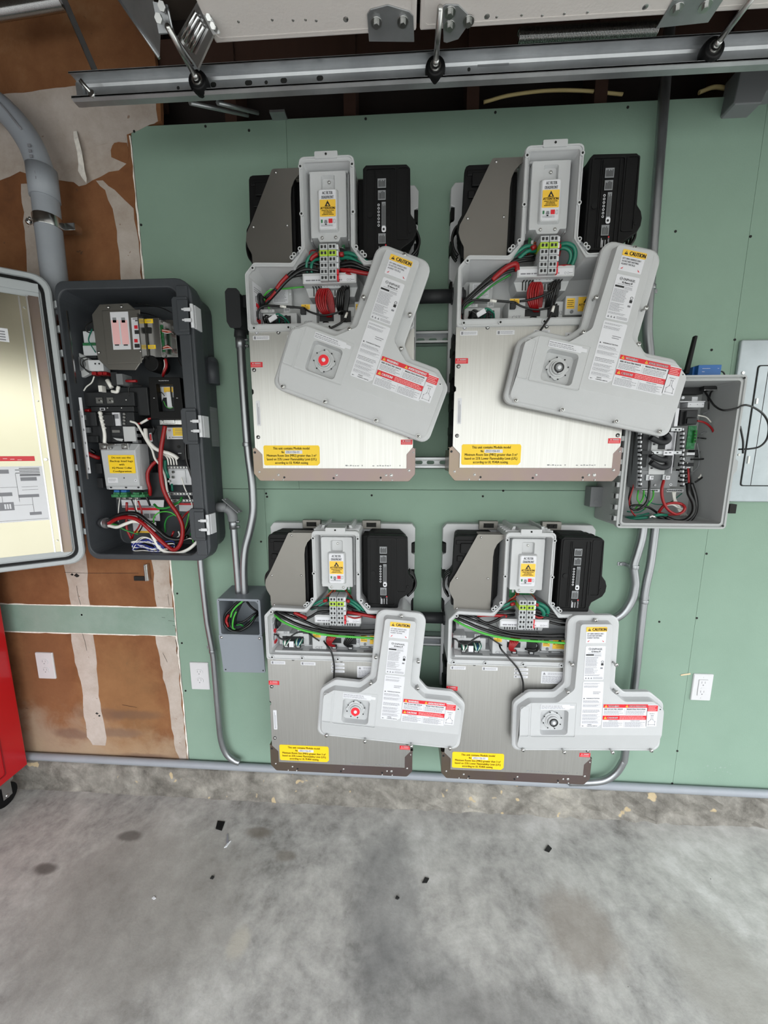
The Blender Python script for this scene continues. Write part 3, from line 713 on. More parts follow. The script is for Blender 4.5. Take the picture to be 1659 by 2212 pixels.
    pos = [(0, .954), (-.0765, .925), (.0765, .925), (-.0775, .80), (.0775, .80), (-.086, .705), (.086, .705), (-.104, .69), (.104, .69), (-.235, .655), (.235, .655), (-.24, .482), (-.13, .482), (0, .482), (.13, .482), (.24, .482), (-.112, .682), (.112, .682)]
    for i, (x, z) in enumerate(pos):
        if i: b.cyl((x, YF+.002, z), (x, YF-.0045, z), .0062, 12)
    b.parts('screw_boss', ['unit'], hs)
    b = MB()
    for x, z in pos: b.cyl((x, YF-.004, z), (x, YF-.0052, z), .0032, 10)
    b.parts('screw_hole', ['near_black'], hs)
    b = MB()
    for s in (-1, 1):
        for k in range(3):
            a = Vector((s*(.118+.012*k), 0, .676+.004*0)); 
        b.prism([(s*.088, .694), (s*.108, .672), (s*.112, .676), (s*.092, .699)][::s], YF-.0035, YF-.001, 0)
    b.parts('corner_rib', ['mgrey'], hs)
    # AC filter cover in the neck
    D = [(-.055, .745), (-.035, .745), (-.03, .733), (.03, .733), (.035, .745), (.055, .745), (.055, .925), (-.055, .925)]
    b = MB(); b.prism(rounded(D, [.003, .003, .006, .006, .003, .003, .006, .006], 2), -.160, -.10)
    b.box(-.062, -.14, .745, -.055, -.09, .93); b.box(.055, -.14, .745, .062, -.09, .93); b.box(-.060, -.150, .925, .060, -.09, .932)
    df = b.build('filter_cover', ['unit'], t, bevel=.002)
    pk = MB(); pk.loft([(rounded(rect(-.024, .868, .024, .918), .006), -.17), (rounded(rect(-.018, .874, .018, .91), .005), -.150)]); cut(df, pk)
    b = MB(); b.loft([(rounded(rect(-.032, .757, .032, .874), .006), -.159), (rounded(rect(-.028, .761, .028, .870), .006), -.170)]); pq = b.build('raised_plate', ['unit'], df, bevel=.001)
    for x, z, y in ((.002, .900, -.1505), (-.021, .744, -.160), (.021, .744, -.160)):
        b = MB(); b.cyl((x, y, z), (x, y-.002, z), .0048, 12); b.dome((x, y-.002, z), .004, .002); b.build('screw', ['screw'], df)
    y = -.1706
    b = MB(); b.prism(rounded(rect(-.025, .763, .025, .868), .005), y, y+.0008, 0); y -= .0004
    b.text('AC FILTER', 0, .8560, .0115, y, 3, w=.031, bold=.0004); b.text('DEADFRONT', 0, .8445, .0115, y, 3, w=.037, bold=.0004)
    b.prism(rounded(rect(-.024, .796, .024, .842), .002), y-.0002, y, 1); y -= .0006
    b.poly([(-.009, .8235), (.009, .8235), (0, .8395)], y, 2); b.poly([(-.0025, .826), (.004, .8245), (.002, .829), (-.001, .831)], y-.0003, 1)
    b.text('ATTENTION', 0, .8155, .0098, y, 2, w=.043, bold=.0004)
    for k, s in enumerate(('OBSERVE PRECAUTIONS', 'FOR HANDLING', 'ELECTROSTATIC', 'SENSITIVE DEVICES')): b.text(s, 0, .8112-.0037*k, .0036, y, 2, w=(.038, .025, .028, .036)[k], bold=.0002)
    b.quad(-.021, .779, -.016, .788, y, 4); b.poly([(-.012, .778), (-.001, .778), (-.003, .787), (-.010, .787)], y, 3); b.quad(-.009, .773, -.004, .777, y, 2)
    b.quad(.002, .778, .014, .790, y, 5); b.ring(rounded(rect(.0165, .778, .0225, .789), .002), rounded(rect(.0172, .7787, .0218, .7883), .0015), y, y+.0002, 3)
    b.lines(-.021, .775, .02, .769, 2, y, 3)
    b.build('filter_label', ['white', 'ylw2', 'ink', 'ink2', 'pcb', 'red'], df)
    # circuit board with small wires, terminal block
    b = MB(); b.box(-.042, -.118, .70, .042, -.115, .745, 0)
    for i in range(7): x = -.035+.011*i; b.box(x, -.124, .722+(i % 2)*.006, x+.007, -.118, .734, 1 if i % 3 else 2)
    b.build('circuit_board', ['pcb', 'mgrey', 'whitep'], t)
    b = MB()
    for i, c in enumerate((3, 4, 3, 3, 4)): b.tube([(-.022+.003*i, -.126, .724), (-.030+.002*i, -.145, .718-.003*i), (-.046+.003*i, -.140, .70), (-.05, -.12, .68)], .0011, i % 3, 5)
    for i in range(4): b.tube([(.016+.003*i, -.126, .726), (.03+.002*i, -.146, .722-.003*i), (.046-.002*i, -.135, .70), (.05, -.12, .675)], .0011, (i+1) % 3, 5)
    b.parts('sensor_wire', ['orangew', 'redw', 'blackw'], t)
    b = MB()
    for r in range(6):
        z1 = .716-r*.0172; m = 1 if r == 1 else 0
        for s in (-1, 1):
            x0, x1 = (-.0255, -.001) if s < 0 else (.001, .0255)
            b.box(x0, -.183, z1-.0162, x1, -.13, z1, m)
            b.box(x0+.004, -.1845, z1-.012, x0+.010, -.182, z1-.004, 2); b.box(x1-.0095, -.1845, z1-.012, x1-.004, -.182, z1-.004, 2)
            b.cyl((x0+.0125, -.1845, z1-.008), (x0+.0125, -.181, z1-.008), .0022, 8, 3)
        b.box(.0255, -.18, z1-.015, .031, -.13, z1-.001, 4 if r < 4 else 5)
    b.box(-.028, -.15, .605, .032, -.10, .613, 0)
    b.build('terminal_block', ['grey', 'lime', 'ink', 'screw', 'whitep', 'red'], t, bevel=.0006)
    # vented shelf below the terminals
    b = MB(); b.box(-.084, -.168, .612, .084, -.075, .642)
    b.prism([(-.074, .585), (.074, .585), (.084, .613), (-.084, .613)], -.135, -.075)
    sf = b.build('vented_shelf', ['unit'], t, bevel=.0015)
    pk = MB(); pk.box(-.06, -.162, .636, .06, -.12, .65); cut(sf, pk)
    b = MB()
    for k in range(6):
        for s in (-1, 1):
            x = s*.034+(k-2.5)*.0092; b.box(x-.0015, -.15, .6105, x+.0015, -.09, .6125); b.box(x-.0015, -.1358, .588, x+.0015, -.134, .611)
    b.parts('vent_slot', ['near_black'], sf)
    b = MB(); y = -.1685; b.quad(-.079, .616, .079, .634, y, 0); y -= .0003
    b.text('ATTENTION', .004, .6265, .0052, y, 1, bold=.0002); b.poly([(-.020, .626), (-.0145, .626), (-.01725, .631)], y, 2); b.lines(-.074, .6235, .05, .6185, 1, y, 3, fill=.8)
    for x in (.054, .062): b.ring(rounded(rect(x, .618, x+.006, .624), .003), rounded(rect(x+.0007, .6187, x+.0053, .6233), .0023), y, y+.0002, 3)
    b.lines(.068, .623, .078, .619, 1, y, 3)
    b.build('shelf_label', ['white', 'ink', 'ylw2', 'ink2'], sf)
    # connector panel
    b = MB()
    b.box(-.232, -.125, .50, -.118, -.07, .545); b.box(-.100, -.148, .498, -.048, -.07, .562); b.box(-.046, -.128, .50, .074, -.07, .558); b.box(.074, -.142, .512, .245, -.08, .568)
    b.box(-.238, -.13, .545, -.19, -.07, .556); b.box(-.215, -.10, .575, -.140, -.07, .63)
    cp = b.build('connector_panel', ['unit'], t, bevel=.003)
    b = MB(); b.box(-.218, -.127, .507, -.138, -.10, .535); b.box(-.043, -.1295, .515, .004, -.11, .535); b.box(.026, -.130, .512, .060, -.11, .545)
    b.box(-.252, -.14, .535, -.243, -.10, .552); b.box(-.205, -.1305, .505, -.20, -.126, .536); b.box(-.155, -.1305, .505, -.15, -.126, .536)
    b.parts('socket', ['ink'], cp)
    b = MB(); y = -.1256
    b.text('B3', -.205, .547, .014, -.1306, 0, w=.013); b.text('B5', -.246, .507, .013, -.125, 0, w=.011); b.text('B4', -.15, .549, .014, -.1260, 0, w=.013); b.quad(-.16, .545, -.14, .561, -.1256, 1)
    b.text('CST', -.075, .501, .014, -.1486, 0, w=.028); b.text('B2', .064, .518, .015, -.1290, 0, w=.015)
    b.build('socket_lettering', ['ink2', 'unit'], cp)
    b = MB(); y = -.1485
    b.prism(rect(-.096, .5455, -.068, .560), y, y+.0004, 0); b.poly([(-.085, .556), (-.081, .556), (-.083, .559)], y-.0003, 1); b.lines(-.094, .5555, -.07, .547, 3, y-.0003, 1)
    y = -.1425; b.prism(rect(.078, .530, .102, .560), y, y+.0004, 0); b.lines(.08, .556, .1, .533, 4, y-.0003, 1) if False else None; b.lines(.08, .556, .1, .533, 4, y-.0003, 1)
    b.prism(rect(.112, .522, .160, .563), y, y+.0004, 0); y -= .0003; b.poly([(.127, .546), (.145, .546), (.136, .561)], y, 1); b.text('ATTENTION', .136, .5375, .0092, y, 1, w=.043, bold=.0004)
    for k in range(3): b.text(('OBSERVE PRECAUTIONS', 'ELECTROSTATIC', 'SENSITIVE DEVICES')[k], .136, .5335-.0038*k, .0028, y, 1)
    b.cyl((.094, -.1425, .521), (.094, -.1445, .521), .005, 12, 2)
    b.parts('warning_sticker', ['ylw2', 'ink', 'mgrey'], cp)
    b = MB(); y = -.1005; b.prism(rounded(rect(-.204, .583, -.152, .626), .004), y, y+.0006, 0); b.lines(-.2, .623, -.155, .587, 9, y-.0003, 1); b.cyl((-.144, -.100, .61), (-.144, -.103, .61), .003, 8, 0); b.build('info_sticker', ['white', 'ink2'], cp)
    b = MB()   # printed strip on the slanted left tray wall
    def wallp(u, v, d=0.0):        # u 0 front .. 1 rear along the left wall
        return (-.2498+.018*u+.0006+d, -.172+.095*u, v)
    def wq(u0, v0, u1, v1, m, d=0.0): b.add([wallp(u0, v0, d), wallp(u1, v0, d), wallp(u1, v1, d), wallp(u0, v1, d)], [(0, 1, 2, 3)], m)
    wq(.12, .505, .66, .628, 0)
    for z in (.612, .606, .600): wq(.2, z, .6, z+.002, 1, .0004)
    for z0 in (.572, .527):
        wq(.26, z0, .52, z0+.018, 1, .0004); wq(.31, z0+.002, .47, z0+.016, 0, .0007); wq(.28, z0-.014, .52, z0-.002, 2, .0004)
    for z0 in (.553, .512): wq(.34, z0-.002, .46, z0+.006, 2, .0004)
    b.build('pictogram_strip', ['white', 'ink2', 'red'], hs)
    b = MB(); 
    b.box(-.235, -.165, .492, .235, -.11, .499)
    for x in (-.20, -.155, -.02, .04): b.box(x-.008, -.142, .499, x+.008, -.13, .505)
    for i in range(10): x = -.22+.042*i; b.box(x, -.127, .4988, x+.032, -.117, .502)
    tr = b.build('cable_ledge', ['unit'], t, bevel=.001)
    b = MB()
    for x in (-.20, -.155, -.02, .04): b.ring(rounded(rect(x-.009, .497, x+.009, .512), .003), rounded(rect(x-.0065, .4995, x+.0065, .5095), .002), -.145, -.135)
    b.parts('cable_tie', ['ink'], tr)
    b = MB()
    for i in range(4): x0 = -.21+.1*i; b.add([(x0, -.160, .4995), (x0+.075, -.160, .4995), (x0+.075, -.147, .4995), (x0, -.147, .4995)], [(0, 1, 2, 3)], 0)
    b.add([(.10, -.16, .4998), (.16, -.16, .4998), (.16, -.145, .4998), (.10, -.145, .4998)], [(0, 1, 2, 3)], 1)
    b.build('ledge_print', ['dim', 'ink2'], tr)
    # round cable gland on the tray's left wall
    b = MB(); b.cyl((-.250, -.115, .585), (-.236, -.115, .585), .024, 16, 0); b.cyl((-.236, -.115, .585), (-.228, -.115, .585), .019, 16, 0, .015); b.build('cable_gland', ['dgrey'], t)
    # front plate
    F = [(-.2385, .042), (.2435, .042), (.2435, .088), (.264, .112), (.264, .474), (.256, .480), (-.256, .480), (-.262, .474), (-.262, .30), (-.257, .295), (-.257, .285), (-.262, .280), (-.262, .112), (-.2385, .088)]
    b = MB(); b.prism(rounded(F, [.001, .001, .003, .003, .003, .004, .004, .003, .002, .002, .002, .002, .003, .003], 2), -.172, -.1675)
    fp = b.build('front_plate', ['alu'], t, bevel=.0008)
    for x, z in ((-.166, .471), (.011, .471), (.185, .471), (-.251, .358), (-.249, .145), (.252, .145), (.252, .358)):
        b = MB(); b.cyl((x, -.1722, z), (x, -.1735, z), .0062, 14, 1); b.dome((x, -.1735, z), .005, .0028, m=0); b.cyl((x, -.1760, z), (x, -.1768, z), .0018, 6, 1); b.build('screw', ['screw', 'dgrey'], fp)
    b = MB(); b.cyl((-.236, -.1722, .471), (-.236, -.1728, .471), .0058, 14, 1); b.ring([(-.236+.0052*math.cos(k*PI/6), .471+.0052*math.sin(k*PI/6)) for k in range(12)], [(-.236+.004*math.cos(k*PI/6), .471+.004*math.sin(k*PI/6)) for k in range(12)], -.1732, -.1728, 0); b.build('ground_mark', ['dgrey', 'white'], fp)
    y = -.1726
    b = MB()
    for x0, x1, z0, z1 in ((-.249, -.196, .449, .4615), (-.138, -.084, .449, .4615), (-.026, .022, .452, .461), (-.026, .022, .438, .447), (-.026, .022, .424, .433)):
        b.prism(rect(x0, z0, x1, z1), y, y+.0006, 0); b.quad(x0+.003, z0+.002, x0+.0095, z1-.002, y-.0003, 1); b.lines(x0+.012, z1-.002, x1-.003, z0+.002, 2, y-.0003, 1, rag=.1)
    b.parts('serial_sticker', ['white', 'ink2'], fp)
    b = MB(); b.prism(rounded(rect(.068, .406, .170, .452), .002), y, y+.0006, 0); b.poly([(.073, .440), (.083, .440), (.078, .449)], y-.0003, 1); b.lines(.09, .448, .165, .44, 2, y-.0003, 1); b.lines(.072, .437, .166, .409, 7, y-.0003, 1); b.build('caution_sticker', ['white', 'ink2'], fp)
    for x0, x1, z0, z1 in ((-.2615, -.222, .366, .382), (.224, .262, .120, .136)):
        b = MB(); b.prism(rect(x0, z0, x1, z1), y, y+.0006, 0); b.poly([(x0+.006, z1-.006), (x0+.0105, z1-.006), (x0+.0082, z1-.002)], y-.0003, 1); b.text('WARNING', x0+.0235, z1-.0064, .0056, y-.0003, 1, w=.020, bold=.0002); b.lines(x0+.003, z1-.008, x1-.003, z0+.002, 2, y-.0003, 2, fill=.3); b.build('warning_sticker', ['red', 'white', 'inkr'], fp)
    b = MB(); b.prism(rounded(rect(-.2505, .182, -.2375, .262), .002), y, y+.0006, 0); b.lines(-.248, .258, -.240, .186, 2, y-.0003, 1, vertical=True); b.build('serial_sticker', ['white', 'ink2'], fp)
    b = MB(); y -= .0002
    b.prism(rounded([(-.233, .056), (-.229, .052), (-.052, .052), (-.044, .060), (-.044, .112), (-.048, .118), (-.229, .118), (-.233, .114)], .001), y, y+.0007, 0)
    y -= .0004; cx = -.139
    b.text('This unit contains Module model', cx, .1045, .0118, y, 1, w=.123, bold=.00022)
    b.text('No:', -.1675, .0925, .0112, y, 1, w=.0095, bold=.00022); b.quad(-.160, .0905, -.102, .1015, y, 2); b.text('ZE21156-01', -.1345, .0930, .0100, y-.0003, 1, w=.044)
    b.text('Minimum Room Size (MRS) greater than 3 m\u00b2', cx, .0810, .0114, y, 1, w=.168, bold=.00022)
    b.text('based on 25% Lower Flammability Limit (LFL)', cx, .0690, .0114, y, 1, w=.168, bold=.00022)
    b.text('according to UL 9540A testing.', cx, .0572, .0114, y, 1, w=.113, bold=.00022)
    b.build('module_notice', ['yellow', 'ink', 'white'], fp)
    b = MB()
    x = .03
    while x < .225:
        w_ = random.uniform(.002, .008); b.quad(x, .050, x+w_, .0525 if random.random() < .5 else .054, -.1722, 0) if random.random() < .7 else None; x += w_+.003
    b.build('etched_code', ['dim'], fp)
    # zinc bracket below
    B = [(-.262, .112), (-.272, .106), (-.272, .024), (-.252, .0), (.252, .0), (.272, .024), (.272, .106), (.262, .112), (.255, .112), (.236, .092), (.236, .048), (-.232, .048), (-.232, .092), (-.255, .112)]
    b = MB(); b.prism(rounded(B, [.003, .006, .008, .010, .010, .008, .006, .003, .002, .003, .001, .001, .003, .002], 3), -.1672, -.1645)
    b.box(-.252, -.165, .0, .252, -.13, .0025); b.box(-.272, -.165, .03, -.2695, -.05, .10); b.box(.2695, -.165, .03, .272, -.05, .10)
    for s in (-1, 1): b.box(s*.268-.006, -.165, .106, s*.268+.006, -.13, .1085)
    br = b.build('lower_bracket', ['bracket'], t, bevel=.0006)
    for i, (x, z, r) in enumerate(((-.265, .095, .004), (-.253, .030, .004), (.265, .095, .003), (.252, .036, .0045), (-.188, .020, .0042), (-.168, .012, .0035), (.0, .010, .0035), (.010, .020, .0042), (.158, .012, .0035), (.176, .020, .0042), (.193, .020, .0055), (-.205, .004, .003), (-.172, .004, .003), (.158, .004, .003), (.196, .004, .003))):
        b = MB(); b.cyl((x, -.1672, z), (x, -.1682, z), r, 12, 1 if i in (0, 5, 6, 8) else 0)
        if i not in (0, 5, 6, 8): b.dome((x, -.1682, z), r*.9, .002, m=0)
        b.build('screw', ['screw', 'dgrey'], br)
    return t

bat = make_battery()
UNITS = {'UL': (-.238, 1.398), 'UR': (.416, 1.401), 'LL': (-.234, .279), 'LR': (.418, .281)}
BL = {'UL': 'opened battery unit at upper left, behind the most steeply tilted grey cover',
      'UR': 'opened battery unit at upper right, touching the light grey combiner box',
      'LL': 'opened battery unit at lower left, right beside the small open junction box',
      'LR': 'opened battery unit at lower right, beside the conduit that bends in a wide curve'}
bats = {}
for k in ('UL', 'UR', 'LL', 'LR'):
    o = bat if k == 'UL' else copy_tree(bat)
    o.location = (UNITS[k][0], 0, UNITS[k][1]); bats[k] = o
    tag(o, BL[k], 'battery', 'opened battery units on the green wall')

def wires(key, name, mats, paths):
    """paths: (material index, radius, [(u, y, v), ...]) in the unit's own frame; each wire is a part"""
    for m, r, pts in paths:
        b = MB(); b.tube(pts, r, 0, 8, 6); o = b.build(name, [mats[m]], bats[key])
    return o
def coil(c, rx, rz, n, dy, ph=0, tilt=0):
    pts = []
    for i in range(n*8+1):
        a = 2*PI*i/8+ph; pts.append((c[0]+rx*math.cos(a)+tilt*math.sin(a)+random.uniform(-.001, .001), c[1]-dy*i/(n*8), c[2]+rz*math.sin(a)+random.uniform(-.001, .001)))
    return pts
def data_cable(key, pts):
    o = wires(key, 'data_cable', ['blackw'], [(0, .0032, pts)])
    return o
WM = ['blackw', 'redw', 'greenw', 'teal', 'lgreen', 'whitew']
for k in ('UL', 'UR'):
    dx = 0 if k == 'UL' else .002
    if k == 'UL':
        wires(k, 'power_cable', WM, [
            (0, .0052, [(-.03, -.15, .673), (-.07, -.160, .675), (-.12, -.158, .650), (-.165, -.15, .615), (-.215, -.13, .578)]),
            (0, .0052, [(-.03, -.15, .655), (-.08, -.162, .655), (-.13, -.158, .632), (-.175, -.148, .598), (-.22, -.128, .570)]),
            (0, .0050, [(-.03, -.15, .645), (-.09, -.158, .643), (-.14, -.15, .635), (-.18, -.14, .61), (-.22, -.125, .59)]),
            (1, .0062, [(-.132, -.162, .640), (-.155, -.158, .622), (-.172, -.153, .606)]), (1, .0058, [(-.175, -.149, .600), (-.195, -.14, .586), (-.215, -.13, .576)]),
            (3, .0052, [(-.03, -.15, .700), (-.055, -.162, .695), (-.072, -.160, .672), (-.07, -.14, .63), (-.06, -.12, .61)]),
            (3, .0052, [(-.03, -.15, .690), (-.05, -.158, .682), (-.058, -.158, .66), (-.055, -.14, .63)]),
            (1, .0066, [(-.036, -.163, .698), (-.05, -.164, .690), (-.058, -.16, .682)]),
            (4, .0028, [(-.225, -.12, .600), (-.20, -.13, .612), (-.15, -.12, .620), (-.095, -.11, .628)]), (4, .0028, [(-.225, -.12, .59), (-.215, -.13, .575), (-.205, -.12, .548)]),
            (1, .0018, [(-.048, -.14, .72), (-.062, -.15, .712), (-.068, -.14, .69)])])
        wires(k, 'power_cable', WM, [
            (3, .0055, [(.028, -.15, .700), (.06, -.165, .697), (.10, -.168, .680), (.145, -.165, .652), (.19, -.14, .62)]),
            (3, .0055, [(.028, -.15, .690), (.06, -.162, .686), (.09, -.166, .670), (.125, -.165, .650), (.18, -.14, .615)]),
            (1, .0068, [(.030, -.163, .695), (.045, -.166, .693)]),
            (0, .0055, [(.028, -.15, .673), (.07, -.165, .672), (.11, -.168, .655), (.15, -.165, .642), (.2, -.14, .635)]),
            (0, .0055, [(.028, -.15, .664), (.07, -.16, .664), (.12, -.164, .648), (.16, -.16, .64), (.2, -.14, .62)]),
            (1, .0062, [(.034, -.16, .652), (.07, -.170, .645), (.11, -.172, .636), (.16, -.165, .632), (.2, -.14, .635)]),
            (1, .0045, [(.034, -.16, .640), (.06, -.165, .638), (.08, -.16, .630)]),
            (0, .0042, [(.02, -.13, .722), (.04, -.155, .712), (.065, -.163, .692), (.085, -.15, .672)])])
    else:
        wires(k, 'power_cable', WM, [
            (0, .0042, [(-.03, -.15, .668), (-.09, -.163, .655), (-.15, -.158, .622), (-.2, -.15, .585), (-.246, -.13, .545)]),
            (0, .0042, [(-.03, -.15, .672), (-.09, -.160, .662), (-.15, -.152, .630), (-.2, -.145, .590), (-.246, -.128, .552)]),
            (0, .0040, [(-.06, -.15, .640), (-.11, -.16, .632), (-.16, -.152, .606), (-.21, -.145, .57), (-.25, -.13, .535)]),
            (2, .0030, [(-.10, -.155, .626), (-.15, -.15, .60), (-.2, -.145, .562), (-.25, -.13, .53)]),
            (1, .0078, [(-.082, -.163, .632), (-.088, -.164, .650), (-.11, -.164, .645), (-.135, -.16, .628), (-.155, -.155, .612)]),
            (3, .0055, [(-.028, -.15, .702), (-.06, -.165, .698), (-.09, -.162, .68), (-.11, -.15, .66)]), (3, .0055, [(-.028, -.15, .692), (-.055, -.162, .686), (-.08, -.158, .668)]),
            (1, .0068, [(-.033, -.163, .697), (-.046, -.165, .692)]), (0, .0040, [(-.028, -.15, .68), (-.08, -.15, .672), (-.12, -.15, .65)])])
        wires(k, 'power_cable', WM, [
            (3, .0062, [(.030, -.15, .702), (.055, -.165, .702), (.078, -.166, .690), (.085, -.16, .668), (.077, -.15, .640), (.065, -.14, .615)]),
            (3, .0050, [(.030, -.15, .692), (.05, -.162, .692), (.068, -.162, .682), (.074, -.155, .665), (.068, -.14, .64)]),
            (1, .0065, [(.029, -.163, .694), (.040, -.165, .696)]), (1, .0038, [(.03, -.16, .642), (.055, -.165, .642), (.078, -.155, .645)]),
            (1, .0035, [(.045, -.12, .745), (.05, -.135, .71), (.045, -.14, .68)])])
    wires(k, 'red_loop', ['redw'], [(0, .0033, [(-.014+.003*i, -.13, .528), (-.038+.006*i, -.150, .543), (-.046+.0075*i, -.156-.002*(i % 2), .575), (-.034+.006*i, -.152, .602), (-.018+.005*i, -.142, .588), (-.010+.004*i, -.13, .552), (-.006+.003*i, -.12, .53)]) for i in range(5)])
    c2 = (.035, -.135, .572) if k == 'UL' else (.03, -.14, .568)
    wires(k, 'black_loop', ['blackw'], [(0, .0033, [(c2[0]-.012+.003*i, -.13, .535), (c2[0]-.016+.006*i, -.152, .56), (c2[0]-.010+.006*i, -.158-.002*(i % 2), .592), (c2[0]+.004+.005*i, -.15, .604), (c2[0]+.008+.004*i, -.14, .58), (c2[0]+.002+.003*i, -.13, .54)]) for i in range(4)]+([] if k == 'UL' else [(0, .0034, [(.02, -.15, .60), (.03, -.16, .58), (-.005, -.165, .56), (-.045, -.163, .55), (-.07, -.16, .548)])]))
    wires(k, 'signal_wire', ['blackw', 'whitew', 'teal', 'dgrey'], [
        (0, .0034, [(-.242, -.14, .52), (-.235, -.15, .545), (-.21, -.155, .556), (-.16, -.16, .552), (-.12, -.162, .548), (-.085, -.16, .545)]), (1, .0042, [(-.160, -.160, .552), (-.14, -.161, .549)]),
        (0, .003, [(-.085, -.16, .545), (-.06, -.165, .53), (-.02, -.168, .520), (.02, -.168, .526), (.04, -.165, .535)]),
        (0, .0026, [(-.215, -.14, .51), (-.21, -.16, .525), (-.195, -.16, .520), (-.19, -.14, .508)]), (0, .0026, [(-.22, -.14, .51), (-.215, -.165, .52), (-.20, -.165, .512)]),
        (2, .0022, [(-.18, -.14, .51), (-.175, -.16, .528), (-.155, -.16, .524), (-.15, -.14, .508)]), (2, .0022, [(-.172, -.14, .51), (-.165, -.158, .526), (-.148, -.16, .518), (-.14, -.14, .508)]), (3, .0022, [(-.18, -.15, .508), (-.165, -.16, .520), (-.15, -.155, .512)])])
    b = MB(); b.box(-.097, -.162, .528, -.080, -.149, .548); b.build('plug', ['ink'], bats[k], bevel=.002)
    b = MB(); b.T = Matrix.Translation((-.185, -.16, .515)) @ Matrix.Rotation(-.5, 4, 'Y'); b.box(-.014, -.004, -.006, .014, 0, .008); b.build('wire_tag', ['white'], bats[k])
    if k == 'UL': data_cable(k, [(.03, -.165, .535), (.052, -.172, .525), (.052, -.180, .508), (.035, -.186, .490), (.0, -.19, .472), (-.03, -.195, .45)])
    else: data_cable(k, [(.035, -.165, .56), (.03, -.17, .54), (.025, -.178, .52), (.012, -.186, .49), (-.015, -.192, .45), (-.04, -.196, .41)])
    b = MB()
    if k == 'UL': b.cyl((.055, -.176, .523), (.050, -.184, .506), .0038, 8)
    else: b.cyl((.026, -.179, .525), (.021, -.182, .507), .0042, 8)
    b.build('cable_tag', ['whitew'], bats[k])
for k in ('LL', 'LR'):
    sgn = 1
    P1 = [(0, .0055, [(-.245, -.13, .632), (-.20, -.155, .622), (-.13, -.17, .600), (-.04, -.182, .586), (.06, -.185, .582), (.14, -.178, .580), (.2, -.16, .57)]),
          (4, .0042, [(-.245, -.13, .622), (-.20, -.16, .608), (-.13, -.176, .588), (-.04, -.186, .576), (.06, -.188, .572), (.14, -.182, .566), (.2, -.16, .56)]),
          (0, .0050, [(-.245, -.125, .64), (-.19, -.15, .632), (-.12, -.16, .612), (-.05, -.175, .594), (.05, -.178, .590), (.15, -.172, .592), (.2, -.16, .60)]),
          (0, .0048, [(-.03, -.15, .665), (-.07, -.16, .668), (-.11, -.155, .658), (-.16, -.15, .640), (-.22, -.13, .638)]),
          (0, .0048, [(-.03, -.15, .650), (-.07, -.165, .650), (-.10, -.165, .632), (-.13, -.160, .622), (-.17, -.15, .640), (-.21, -.13, .645)]),
          (3, .0045, [(-.03, -.15, .700), (-.055, -.16, .695), (-.09, -.155, .675), (-.11, -.14, .66)]), (3, .0045, [(-.03, -.15, .692), (-.05, -.158, .682), (-.08, -.155, .664), (-.10, -.14, .65)]),
          (1, .0058, [(-.16, -.158, .644), (-.125, -.163, .632), (-.112, -.165, .626)] if k == 'LL' else [(-.16, -.158, .648), (-.11, -.163, .652), (-.06, -.163, .650)])]
    wires(k, 'power_cable', WM, P1)
    if k == 'LL':
        P2 = [(3, .0055, [(.03, -.15, .700), (.06, -.165, .692), (.085, -.168, .672), (.10, -.16, .65)]), (3, .0055, [(.03, -.15, .690), (.055, -.162, .682), (.078, -.166, .664), (.09, -.158, .645)]),
              (0, .0045, [(.03, -.15, .67), (.07, -.166, .662), (.12, -.168, .65), (.18, -.15, .635)]),
              (1, .0056, [(.034, -.16, .652), (.07, -.172, .652), (.12, -.175, .645), (.17, -.16, .63)]), (1, .003, [(.034, -.165, .64), (.06, -.170, .634), (.085, -.168, .638)]), (0, .0046, [(.05, -.16, .66), (.12, -.165, .648), (.19, -.15, .625)])]
    else:
        P2 = [(3, .0068, [(.03, -.15, .700), (.055, -.167, .697), (.075, -.168, .680), (.078, -.16, .655)]), (3, .0068, [(.03, -.15, .690), (.05, -.164, .685), (.064, -.165, .668), (.066, -.155, .645)]),
              (0, .0045, [(.03, -.15, .672), (.08, -.166, .662), (.12, -.168, .65), (.18, -.15, .62)]), (0, .0045, [(.03, -.15, .66), (.08, -.166, .650), (.13, -.168, .64), (.19, -.15, .63)]),
              (1, .0034, [(.034, -.16, .652), (.05, -.165, .648), (.07, -.16, .650)]), (0, .0048, [(.07, -.16, .69), (.10, -.166, .67), (.15, -.165, .648), (.2, -.15, .63)]), (0, .0045, [(.06, -.16, .64), (.12, -.165, .625), (.18, -.15, .62)])]
    P2 += [(1, .0064, [(-.036, -.163, .697), (-.05, -.165, .693)]), (1, .0064, [(.030, -.163, .697), (.044, -.166, .694)])]
    wires(k, 'power_cable', WM, P2)
    wires(k, 'red_wire', ['redw', 'whitep'], [(0, .0036, [(-.045+.008*i+.02, -.13, .568-.004*(i % 2)), (-.04+.006*i, -.155, .548), (-.030+.003*i-.012, -.155, .525), (-.028+.003*i, -.14, .508)]) for i in range(5)]+[(1, .004, [(-.055, -.15, .56), (-.045, -.155, .553)])])
    if k == 'LL': wires(k, 'black_wire', ['blackw'], [(0, .0034, [(.03+.008*i, -.14, .565), (.028+.008*i, -.158, .552), (.02+.005*i, -.158, .53), (.03+.004*i, -.14, .508)]) for i in range(4)])
    else: wires(k, 'black_wire', ['blackw'], [(0, .0036, [(.0+.01*i, -.14, .575), (.03+.006*i, -.158, .565), (.055, -.160-.002*i, .545-.002*i), (.045, -.158, .525-.002*i), (.015, -.145, .520)]) for i in range(4)])
